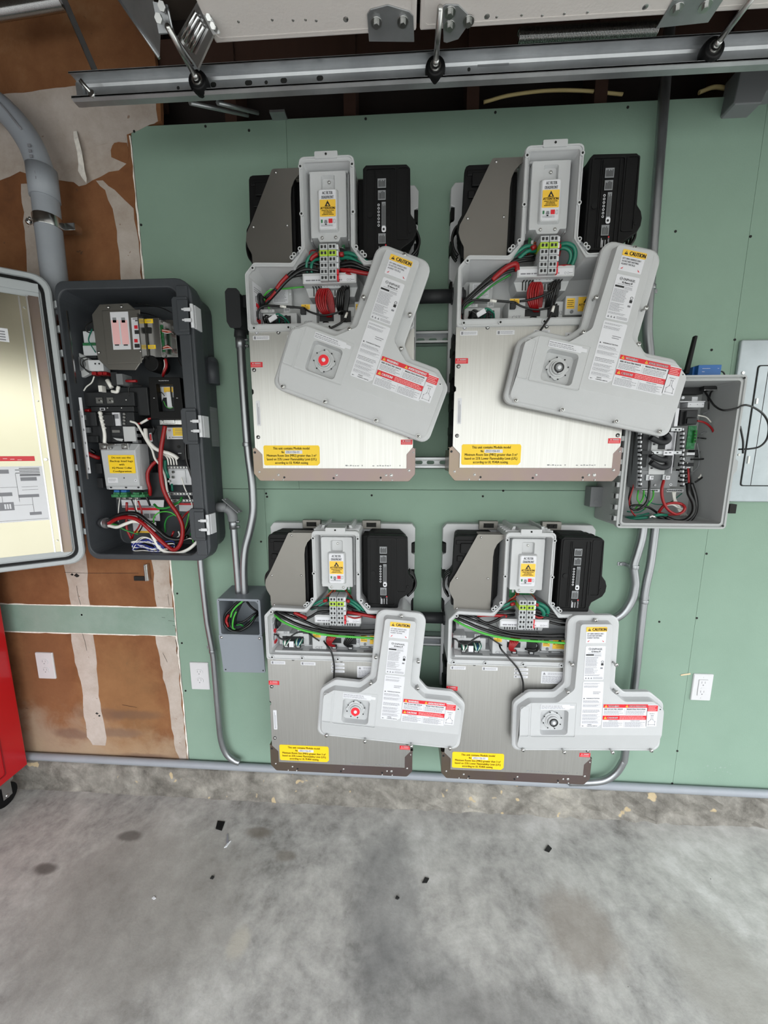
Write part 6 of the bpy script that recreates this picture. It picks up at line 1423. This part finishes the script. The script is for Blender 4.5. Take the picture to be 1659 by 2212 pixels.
for (x0, z0, x1, z1) in ((.10,.30,.14,.312),(.165,.325,.20,.338),(.165,.205,.21,.232),(.10,.185,.13,.195),(.10,.245,.15,.255),(.22,.23,.27,.30),(.25,.19,.30,.20),(.165,.252,.23,.264),(.09,.315,.14,.32),(.30,.25,.35,.33)): dl(x0, z0, x1, z1, yy, 1)
for (x0, z0, x1, z1) in ((.118,.195,.1188,.245),(.15,.232,.1508,.325),(.19,.232,.1908,.252),(.24,.20,.2408,.23),(.15,.28,.22,.2808),(.118,.22,.165,.2208),(.19,.31,.26,.3108),(.10,.27,.14,.2708),(.10,.28,.14,.2808),(.085,.17,.37,.1708),(.22,.21,.25,.2108)): dl(x0, z0, x1, z1, yy, 2)
for k in range(5): dl(.09, .34-.005*k, .14+.01*(k % 2), .342-.005*k, yy, 2)
for x0, z0 in ((.172,.21),(.178,.21),(.184,.21),(.225,.24),(.225,.25),(.225,.26),(.225,.27),(.31,.26),(.31,.28),(.31,.30)): dl(x0, z0, x0+.004 if x0 < .2 else x0+.035, z0+.016 if x0 < .2 else z0+.004, yy+.0003, 0)
b.build('wiring_diagram', ['white', 'ink2', 'ink'], ln)
b = MB(); b.cyl((.30, .014, .55), (.30, .016, .55), .030, 20); b.build('round_sticker', ['bluew'], ln)

# ================================================================== COMBINER BOX (right)
K = lambda x, y, yy: P(1300+x/4.62, 700+y/4.62, y=yy)
def boxK(b, x0, y0, x1, y1, y, y2, m=0):
    a, c = K(x0, y1, y), K(x1, y0, y); return b.box(min(a.x, c.x), y, a.z, max(a.x, c.x), y2, c.z, m)
cb = thing('combiner_box', 'light grey electrical box standing open with breakers inside, under the antenna', 'electrical box', (.87, -.08, 1.245), world=True)
YB_ = -.156
O = [(.700, 1.246), (1.045, 1.246), (1.045, 1.728), (.700, 1.728)]; I = offset(O, .017)
b = MB(); b.loft([(rounded(offset(O, .004), .012), -.002), (rounded(offset(O, .004), .012), -.14), (rounded(O, .012), -.142), (rounded(O, .012), YB_), (rounded(offset(O, .006), .012), YB_), (rounded(offset(O, .007), .011), YB_+.004), (rounded(offset(O, .0105), .010), YB_+.004), (rounded(offset(O, .0115), .010), YB_), (rounded(I, .008), YB_), (rounded(I, .008), -.10), (rounded(offset(O, .020), .008), -.012)])
cbb = b.build('box_body', ['combiner'], cb)
b = MB()
for i in range(12):
    z = 1.27+i*.037; b.box(.688, YB_+.002, z, .702, YB_+.010, z+.016); b.box(.688, YB_+.002, z, .692, YB_+.028, z+.016)
b.parts('hinge_knuckle', ['combiner'], cbb, bevel=.001)
b = MB()
for x, z in ((.709, 1.256), (1.036, 1.256), (1.036, 1.718)): b.cyl((x, YB_-.0005, z), (x, YB_+.001, z), .0034, 10, 0)
b.parts('screw_hole', ['near_black'], cbb)
b = MB(); b.box(1.040, -.05, 1.40, 1.085, -.02, 1.455); b.prism([(1.04, 1.40), (1.075, 1.42), (1.085, 1.435), (1.085, 1.465), (1.04, 1.50)], -.12, -.112); b.box(1.045, -.13, 1.295, 1.062, -.10, 1.335); b.box(1.045, -.13, 1.60, 1.052, -.11, 1.625); b.build('latch_lug', ['combiner'], cbb, bevel=.001)
b = MB(); q = K(1365,1305,-.12); b.cyl((q.x, -.12, q.z), (q.x, -.123, q.z), .004, 10); b.build('screw', ['screw'], cbb)
b = MB(); boxK(b, 1270, 1800, 1350, 1890, -.03, -.01); b.build('foam_pad', ['near_black'], cb)
# inside: dead-front liner, busbars, breakers
b = MB(); a0 = K(340,1640,-.085); a1 = K(800,700,-.085); b.box(a0.x, -.085, a0.z, a1.x, -.03, a1.z); trb = b.build('breaker_tray', ['mgrey'], cb, bevel=.004)
b = MB(); boxK(b, 375, 1040, 485, 1430, -.092, -.084, 0); boxK(b, 690, 1040, 770, 1430, -.092, -.084, 0); boxK(b, 560, 1040, 690, 1250, -.092, -.084, 0)
b.parts('tray_block', ['dgrey'], trb, bevel=.002)
b = MB(); boxK(b, 465, 1100, 670, 1500, -.090, -.0845, 0); b.build('insulator', ['unit'], trb)
b = MB()
for y0 in (1180, 1355, 1430):
    yy = -.100; pts = [K(490,y0-50,yy), K(540,y0-20,yy), K(600,y0,yy), K(650,y0-10,yy), K(665,y0-45,yy), K(640,y0-80,yy)]
    b.tube(pts, .0095, 0, 10, 6)
b.parts('busbar_insulator', ['dgrey'], trb)
b = MB()
for x, y in ((525,1200),(620,1200),(500,1362),(650,1362),(500,1438),(630,1438),(665,1135)): q = K(x, y, -.1015); b.cyl((q.x, -.098, q.z), (q.x, -.103, q.z), .0028, 8)
b.parts('busbar_pin', ['ink'], trb)
b = MB(); boxK(b, 690, 1080, 745, 1490, -.105, -.092, 0); boxK(b, 650, 1250, 640+60, 1080, -.0925, -.09, 0); boxK(b, 720, 840, 775, 1020, -.112, -.09, 0); b.parts('paper_slip', ['white'], trb)
b = MB(); boxK(b, 400, 1265, 500, 1300, -.108, -.10, 0); boxK(b, 500, 1268, 800, 1298, -.106, -.10, 1); boxK(b, 615, 1265, 715, 1310, -.110, -.106, 2); boxK(b, 690, 1035, 800, 1070, -.106, -.10, 1)
for x in (510, 555, 755): boxK(b, x-8, 1277, x+10, 1290, -.1065, -.106, 3)
for x, y in ((640,1287),(680,1285)): boxK(b, x-10, y-5, x+14, y+4, -.1105, -.11, 3)
for x in (740, 775): boxK(b, x-9, 1046, x+9, 1062, -.1065, -.106, 3)
b.build('hold_down_strap', ['dgrey', 'steel', 'white', 'ink'], trb)
b = MB()
for x in (390, 815):
    for i in range(14):
        boxK(b, x-9+(i % 2)*6, 1040+i*42, x+7+(i % 2)*6, 1062+i*42, -.100, -.085, 0); boxK(b, x-9, 1062+i*42, x+9, 1078+i*42, -.098, -.085, 1)
b.parts('tray_tooth', ['whitep', 'ink'], trb)
b = MB(); boxK(b, 355, 1465, 770, 1620, -.088, -.083, 0); 
for x in (470, 635): boxK(b, x-30, 1505, x+5, 1560, -.096, -.088, 1); boxK(b, x+5, 1515, x+48, 1552, -.100, -.094, 2)
q = K(688,1603,-.0885); b.cyl((q.x, -.0885, q.z), (q.x, -.089, q.z), .0042, 12, 2); b.cyl((q.x, -.0892, q.z), (q.x, -.089, q.z), .0022, 12, 3)
for x in (380, 525): q = K(x, 1606, -.0885); b.cyl((q.x, -.088, q.z), (q.x, -.093, q.z), .0038, 8, 1)
for x in (503, 660): q = K(x, 1540, -.1005); b.text('D', q.x, q.z, .0085, -.1006, 3, bold=.0003)
b.build('lug_row', ['mgrey', 'steel', 'white', 'ink'], trb, bevel=.0008)
b = MB()
for x0, x1 in ((400, 578), (648, 818)):
    boxK(b, x0, 1648, x1, 1676, -.06, -.045, 0)
    for i in range(7): q = K(x0+14+i*(x1-x0-20)/7, 1662, -.061); b.cyl((q.x, -.06, q.z), (q.x, -.064, q.z), .0028, 8, 1)
b.build('ground_bar', ['whitep', 'mgrey'], cb)
b = MB(); boxK(b, 840, 1015, 950, 1250, -.07, -.066, 0); boxK(b, 915, 1060, 955, 1185, -.08, -.066, 1)
for i in range(4): q = K(932, 1075+31*i, -.081); b.cyl((q.x, -.08, q.z), (q.x, -.0815, q.z), .0026, 8, 2)
b.build('circuit_board', ['pcb', 'greenw', 'ink'], cb)
b = MB(); boxK(b, 775, 855, 960, 1005, -.10, -.05, 0); boxK(b, 845, 865, 960, 930, -.112, -.10, 1); boxK(b, 850, 940, 955, 995, -.112, -.10, 1); boxK(b, 830, 870, 850, 1000, -.112, -.10, 0); brk = b.build('circuit_breaker', ['ink', 'dgrey'], cb, bevel=.001)
b = MB(); boxK(b, 855, 780, 1025, 832, -.09, -.05, 0); boxK(b, 778, 768, 1035, 778, -.095, -.05, 0); boxK(b, 895, 725, 960, 780, -.08, -.04, 0); q = K(808,735,-.09); b.cyl((q.x, -.085, q.z), (q.x, -.092, q.z), .005, 10, 0)
for x in (885, 955, 1008): q = K(x, 803, -.0905); b.cyl((q.x, -.09, q.z), (q.x, -.0908, q.z), .0012, 6, 1)
b.build('rail_clip', ['whitep', 'ink'], cb, bevel=.0008)
b = MB(); boxK(b, 800, 620, 1020, 700, -.05, -.02, 0); boxK(b, 1020, 600, 1195, 655, -.07, -.02, 0); boxK(b, 1025, 650, 1190, 664, -.072, -.066, 1)
boxK(b, 920, 1255, 975, 1315, -.06, -.03, 0); boxK(b, 960, 1270, 1030, 1330, -.035, -.02, 0)
b.parts('black_module', ['ink', 'shiny'], cb, bevel=.001)
b = MB(); boxK(b, 845, 1282, 930, 1308, -.075, -.065, 0); boxK(b, 830, 1325, 885, 1375, -.07, -.05, 1); boxK(b, 800, 1385, 920, 1420, -.07, -.05, 2); boxK(b, 840, 1425, 885, 1445, -.075, -.06, 0)
for i in range(6): boxK(b, 780+(i % 2)*45, 1450+i*28, 850+(i % 2)*20, 1470+i*28, -.075, -.055, 2)
for i in range(10): q = K(795+ (i % 3)*30, 1330+i*28, -.078); b.cyl((q.x, -.07, q.z), (q.x, -.078, q.z), .002, 8, 3)
b.build('terminal_strip', ['whitep', 'mgrey', 'dgrey', 'screw'], cb)
def wk(*a): return [K(x, y, yy) for x, y, yy in a]
kw = [
 ('red_cable', 'redw', .0046, wk((618,1560,-.10),(600,1640,-.11),(605,1740,-.11),(650,1840,-.11),(730,1895,-.11),(800,1880,-.11),(828,1835,-.11),(790,1795,-.10),(710,1785,-.10),(630,1805,-.10),(580,1860,-.09),(560,1900,-.08))),
 ('black_cable', 'blackw', .0040, wk((475,1565,-.10),(472,1650,-.11),(455,1760,-.11),(400,1830,-.11),(340,1855,-.10),(295,1840,-.10),(290,1820,-.1),(340,1808,-.09),(440,1820,-.09),(520,1860,-.08),(600,1930,-.07))),
 ('black_cable', 'blackw', .0068, wk((860,1590,-.09),(870,1690,-.10),(915,1790,-.105),(910,1880,-.105),(840,1955,-.10),(740,1965,-.09),(640,1930,-.08))),
 ('black_cable', 'blackw', .0068, wk((890,1590,-.08),(925,1700,-.09),(940,1810,-.095),(920,1900,-.095),(850,1975,-.09),(730,1975,-.08),(560,1920,-.07))),
 ('aerial_lead', 'blackw', .0030, wk((1060,660,-.06),(1035,680,-.07),(1060,720,-.09),(1120,810,-.12),(1210,860,-.15),(1330,845,-.165),(1400,815,-.165),(1450,810,-.165),(1530,840,-.15),(1620,910,-.13),(1665,1010,-.12),(1650,1140,-.11),(1580,1220,-.10),(1480,1245,-.09),(1365,1250,-.08))),
 ('aerial_lead', 'blackw', .0028, wk((1380,1020,-.09),(1395,1090,-.09),(1410,1180,-.09),(1408,1290,-.085))),
 ('aerial_lead', 'blackw', .0026, wk((1120,650,-.06),(1085,690,-.07),(1070,770,-.08),(1065,850,-.07)))]
for nm, m, r, pts in kw: b = MB(); b.tube(pts, r, 0, 8, 8); b.build(nm, [m], cb)
b = MB()
for off in (0, 14): b.tube(wk((330+off,1070,-.05),(318+off,1250,-.05),(300+off,1500,-.05),(285+off,1650,-.05),(270+off,1740,-.06),(290,1800,-.06)), .0028, 0)
b.tube(wk((345,1500,-.06),(310,1640,-.07),(275,1760,-.07),(290,1850,-.08),(330,1910,-.08),(380,1930,-.08)), .0026, 1)
b.tube(wk((330,1200,-.05),(350,1400,-.05),(340,1560,-.05)), .002, 1)
for i, (x0, x1) in enumerate(((365, 420), (420, 445), (515, 480))): b.tube(wk((x0,1660,-.065),(x0-10,1740,-.08),((x0+x1)/2-10,1785,-.08),(x1-10,1740,-.075),(x1,1665,-.065)) if i < 1 else wk((x0,1660,-.065),(x0-5,1730,-.075),(x0-50,1800,-.08),(x0-90,1850,-.07)), .0026, 2)
b.tube(wk((235,1950,-.06),(330,1940,-.09),(450,1930,-.10),(560,1905,-.10),(650,1905,-.09)), .0052, 3); b.tube(wk((235,1930,-.05),(340,1920,-.08),(470,1890,-.08)), .0035, 3); b.tube(wk((250,1870,-.05),(360,1880,-.06),(430,1840,-.06),(470,1760,-.06)), .0024, 3)
b.tube(wk((430,1700,-.05),(470,1770,-.06),(560,1800,-.06),(680,1780,-.05),(800,1690,-.05)), .0018, 3)
for i in range(4): b.tube(wk((705+10*i,1670,-.06),(715+6*i,1740,-.07),(735+10*i,1800,-.08),(770+14*i,1870,-.07),(790+20*i,1910,-.06)), .0022, 4)
b.tube(wk((560,1890,-.085),(620,1820,-.09),(700,1800,-.09),(760,1830,-.085),(820,1850,-.07)), .0034, 4); b.tube(wk((580,1880,-.08),(650,1900,-.09),(740,1905,-.085)), .003, 1)
b.tube(wk((860,1440,-.085),(865,1500,-.09),(868,1590,-.09)), .003, 1); b.tube(wk((875,1440,-.085),(885,1510,-.09),(890,1590,-.085)), .003, 0)
b.tube(wk((950,965,-.09),(1030,985,-.09),(1095,1040,-.08),(1120,1110,-.07),(1110,1160,-.06)), .0032, 1); b.tube(wk((955,910,-.09),(1040,930,-.08),(1090,980,-.07)), .002, 4)
b.tube(wk((1000,900,-.05),(1080,870,-.05),(1130,900,-.05),(1125,1010,-.05),(1105,1180,-.05),(1095,1320,-.05),(1050,1440,-.05),(1035,1560,-.05),(990,1680,-.05),(950,1760,-.05),(940,1850,-.06)), .0028, 5)
b.tube(wk((980,1100,-.05),(1030,1080,-.05),(1080,1090,-.05),(1090,1150,-.05)), .0024, 5); b.tube(wk((960,1135,-.06),(1050,1145,-.05)), .0024, 0); b.tube(wk((890,1350,-.07),(960,1350,-.06),(1030,1345,-.05)), .0028, 0); b.tube(wk((930,1580,-.06),(990,1540,-.06),(1010,1520,-.05)), .003, 0)
for i in range(3): b.tube(wk((1065+8*i,720,-.04),(1070+6*i,900,-.035),(1060+8*i,1150,-.035),(1050+8*i,1350,-.035),(1040,1500,-.04),(1010,1650,-.04),(960,1750,-.04)), .0036, 0)
b.tube(wk((1010,1430,-.05),(995,1500,-.05),(965,1540,-.05)), .003, 4); b.tube(wk((950,1190,-.07),(970,1300,-.06),(960,1420,-.05),(900,1480,-.06)), .002, 5)
b.parts('wire', ['blackw', 'redw', 'lgreen', 'teal', 'whitew', 'mgrey'], cb)
b = MB(); q = K(500,1915,-.11); b.cyl((q.x-.006, -.11, q.z+.004), (q.x+.008, -.115, q.z-.006), .0055, 10); b.cyl((q.x-.009, -.112, q.z-.008), (q.x-.004, -.112, q.z+.002), .0045, 8); b.build('split_bolt', ['screw'], cb)
# antenna and blue gateway
t = thing('antenna', 'black paddle antenna standing up from the top of the combiner box', 'antenna', (.928, -.08, 1.728), world=True)
b = MB(); a0, a1 = K(838,500,-.08), K(932,120,-.08); pr = [(a0.x-.0062, a0.z), (a0.x+.0068, a0.z), (a1.x+.0048, a1.z-.002), (a1.x+.003, a1.z), (a1.x-.003, a1.z+.001), (a1.x-.0048, a1.z-.002)]
b.prism(pr, -.086, -.074); b.build('antenna_rod', ['blackm'], t, bevel=.002)
b = MB(); b.cyl((a0.x, -.08, 1.724), (a0.x, -.08, 1.742), .008, 12); b.build('antenna_base', ['black'], t)
t = thing('gateway_module', 'small blue plastic module on top of the combiner box beside the antenna', 'module', (.985, -.08, 1.728), world=True)
b = MB(); g0, g1 = K(955,520,-.10), K(1200,405,-.10); b.box(g0.x, -.10, 1.728, g1.x, -.03, g1.z); b.box(g0.x-.006, -.085, 1.728, g0.x+.001, -.035, g1.z-.002); b.build('module_case', ['blue'], t, bevel=.0015)
b = MB(); b.lines(g0.x+.012, g1.z-.010, g1.x-.03, g1.z-.013, 1, -.1003, 0); b.lines(g1.x-.012, g1.z-.010, g1.x-.006, g1.z-.013, 1, -.1003, 0); b.lines(g0.x+.012, g1.z-.019, g0.x+.022, g1.z-.023, 1, -.1003, 0); b.lines(g0.x+.02, 1.7335, g1.x-.02, 1.731, 1, -.1003, 0); b.build('case_print', ['white'], t)
b = MB(); b.tube([(g1.x, -.08, g1.z-.018), (g1.x+.012, -.08, g1.z-.016), (g1.x+.025, -.08, g1.z-.022), (g1.x+.036, -.075, g1.z-.045), (g1.x+.034, -.06, g1.z-.07)], .0022, 0); b.cyl((g1.x, -.08, g1.z-.018), (g1.x+.010, -.08, g1.z-.016), .004, 8); b.build('gateway_cable', ['blackw'], t)
# grey flush box behind the left side of the combiner
b = MB(); b.box(.664, -.045, 1.30, .71, -.002, 1.372); b.cyl((.684, -.046, 1.318), (.684, -.044, 1.318), .009, 16); o = b.build('switch_box', ['mgrey'], None, bevel=.003, org='base'); tag(o, 'small grey box on the wall behind the lower left edge of the combiner box', 'box')
# ================================================================== SUBPANEL (far right)
t = thing('breaker_panel', 'flat grey metal breaker panel door set in the wall at the right edge', 'breaker panel', (1.33, -.01, 1.31), world=True)
b = MB(); b.prism(rounded(rect(1.130, 1.318, 1.52, 1.868), .006), -.012, -.0005); pm = mat('panel_paint', (148, 156, 160), .32, .35, noise=(7, .25), col2=(176, 184, 188)); b.build('panel_trim', [pm], t, bevel=.004)
b = MB(); dpl = rounded(rect(1.196, 1.378, 1.46, 1.782), .008); b.prism(dpl, -.0150, -.0125); b.build('panel_door', [pm], t, bevel=.001)
b = MB(); b.ring(rounded(rect(1.1925, 1.3745, 1.4635, 1.7855), .009), rounded(rect(1.1955, 1.3775, 1.4605, 1.7825), .008), -.0132, -.0118); b.box(1.226, -.0156, 1.378, 1.2275, -.0150, 1.782); b.build('door_gap', ['near_black'], t)
b = MB()
for x, y, h in ((1545,770,.018),(1463,1355,.026)): q = K(x, y, -.016); b.box(q.x-.003, -.0185, q.z-h/2, q.x+.003, -.015, q.z+h/2)
b.parts('door_hinge', ['screw'], t)
b = MB(); q = K(1410,487,-.013); b.cyl((q.x, -.012, q.z), (q.x, -.0145, q.z), .005, 12); b.build('screw', ['screw'], t)

# ================================================================== OUTLETS
def outlet(label, x, z, w_=.078, h_=.122, deco=False, tilt=0):
    t = thing('outlet', label, 'outlet', (x, 0, z-h_/2)); c = h_/2
    b = MB(); A_ = rounded(rect(-w_/2, 0, w_/2, h_), .003); B_ = rounded(rect(-w_/2+.002, .002, w_/2-.002, h_-.002), .003)
    b.loft([(A_, -.0002), (A_, -.004), (B_, -.0065)]); b.build('cover_plate', ['plate'], t)
    if deco:
        b = MB(); b.prism(rounded(rect(-.0168, c-.0335, .0168, c+.0335), .002), -.0085, -.006); f = b.build('socket_face', ['plate'], t, bevel=.0006)
        b = MB(); b.ring(rounded(rect(-.0176, c-.0343, .0176, c+.0343), .002), rounded(rect(-.0169, c-.0336, .0169, c+.0336), .002), -.0067, -.006); b.build('face_gap', ['dim'], t)
        b = MB(); b.box(-.006, -.0092, c-.003, .006, -.0085, c+.0015); b.box(-.012, -.0088, c-.006, .014, -.0085, c-.0052); b.build('test_button', ['plate'], f)
    faces = ((.0195, 1), (-.0195, 1))
    for dz, _ in faces:
        b = MB()
        if not deco:
            pts = [(.0165*math.cos(a), c+dz+.0145*math.sin(a)) for a in [2*PI*k/24 for k in range(24)]]; pts = [(p[0], max(c+dz-.0125, min(c+dz+.0125, p[1]))) for p in pts]
            b.prism(pts, -.0085, -.006); f = b.build('socket_face', ['plate'], t)
        sy = -.0088
        b = MB(); k = dz+c+.003
        b.box(-.0072, sy, k-.004, -.0056, sy+.0006, k+.005); b.box(.0052, sy, k-.0035, .0066, sy+.0006, k+.0045); b.cyl((0, sy, k-.0105), (0, sy+.0006, k-.0105), .0024, 10); b.build('socket_slot', ['dim' if not deco else 'ink2'], f)
    b = MB(); b.dome((0, -.0065, c if not deco else h_-.012), .0026, .0012); b.dome((0, -.0065, .012), .0026, .0012) if deco else None; b.build('screw', ['plate'], t)
outlet('white duplex outlet on the old brown wallboard at the left', -1.546, .582)
outlet('white duplex outlet on the green wall left of the lower battery units', -.860, .558, .080, .124)
outlet('white rectangular-socket outlet on the green wall at the right', 1.172, .583, .074, .112, True)

# ================================================================== RED CABINET
XR0 = -1.65
t = thing('tool_cabinet', 'red metal tool cabinet on castors at the lower left edge', 'tool cabinet', (-1.9, -.35, 0), world=True)
b = MB(); b.box(-2.2, -.62, .135, XR0, -.05, 1.45); b.build('cabinet_case', ['redpaint'], t, bevel=.004)
b = MB(); b.ring(rounded(rect(-.585, .165, -.135, 1.42), .01), rounded(rect(-.58, .17, -.14, 1.415), .01), 0, .002)
b.v = [Vector((XR0+p.y, p.x, p.z)) for p in b.v]; b.build('side_panel_edge', [mat('dark_red_paint', (130, 14, 22), .35)], t)
for x, y in ((XR0-.05, -.12), (XR0-.05, -.54), (-2.15, -.12), (-2.15, -.54)):
    b = MB(); b.cyl((x-.014, y, .048), (x+.014, y, .048), .048, 24); c_ = b.build('castor', ['blackm'], t, bevel=.004)
    b = MB(); b.box(x-.02, y-.03, .10, x+.02, y+.03, .135); b.box(x-.021, y-.018, .04, x-.017, y+.018, .11); b.box(x+.017, y-.018, .04, x+.021, y+.018, .11); b.cyl((x-.024, y, .048), (x+.024, y, .048), .008, 10); b.build('castor_fork', ['shiny'], c_)

# ================================================================== LITTER ON THE FLOOR AND METAL BRACKET ON THE WALL
def litter(name, label, cat, m, poly, th=.003):
    b = MB(); n = len(poly); v = [(p.x, p.y, .0005) for p in poly]+[(p.x, p.y, .0005+th) for p in poly]
    b.add(v, [tuple(range(n-1, -1, -1)), tuple(range(n, 2*n))]+[(i, (i+1) % n, n+(i+1) % n, n+i) for i in range(n)])
    o = b.build(name, [m], None, org='base'); tag(o, label, cat)
F0 = lambda *a: [P(x, y, z=0) for x, y in a]
litter('plastic_scrap', 'small flat black scrap on the concrete floor, nearest the curb', 'scrap', 'blackm', F0((466,1791),(470,1774),(486,1776),(479,1795)))
litter('wood_sliver', 'thin dark and white sliver lying on the floor below the black scrap', 'scrap', 'ink2', F0((489,1822),(490,1803),(493,1803),(494,1822)))
litter('paper_scrap', 'tiny white scrap at the foot of the thin sliver on the floor', 'scrap', 'whitep', F0((484,1832),(494,1820),(499,1817),(490,1830)))
litter('pebble', 'small dark pebble on the floor left of centre', 'pebble', 'near_black', F0((454,1899),(458,1893),(463,1895),(460,1900)), .004)
litter('screw_fragment', 'small dark fragment near the middle of the floor', 'scrap', 'near_black', F0((854,1942),(857,1936),(863,1941),(859,1944)), .004)
litter('wire_clipping', 'dark wire clipping on the floor right of the middle', 'scrap', 'near_black', F0((912,1908),(918,1896),(927,1899),(922,1908)), .003)
litter('wire_clipping', 'dark curled clipping on the floor below the lower right battery unit', 'scrap', 'near_black', F0((1176,1838),(1184,1826),(1192,1834),(1186,1842)), .003)
litter('paper_scrap', 'tiny white fleck on the floor above the pale patch', 'scrap', 'whitep', F0((328,1941),(333,1937),(337,1941),(332,1944)), .002)
t = thing('wall_anchor', 'brass-coloured metal anchor stuck in the brown wall below the dark grey cabinet', 'anchor', (-1.05, -.02, 1.0), world=True)
b = MB(); q = P(318,1236,y=-.012); b.box(q.x-.006, -.02, q.z-.035, q.x+.006, -.001, q.z+.035); b.box(q.x-.002, -.028, q.z-.033, q.x+.003, -.02, q.z+.033); b.build('anchor_channel', ['shiny'], t, bevel=.001)
b = MB(); a_ = P(290,1250,y=-.006); b.box(a_.x-.0, -.008, a_.z-.008, q.x-.006, -.001, a_.z+.010); b.build('anchor_arm', ['near_black'], t)

for o in COL.objects:
    if '_w' in o: del o['_w']
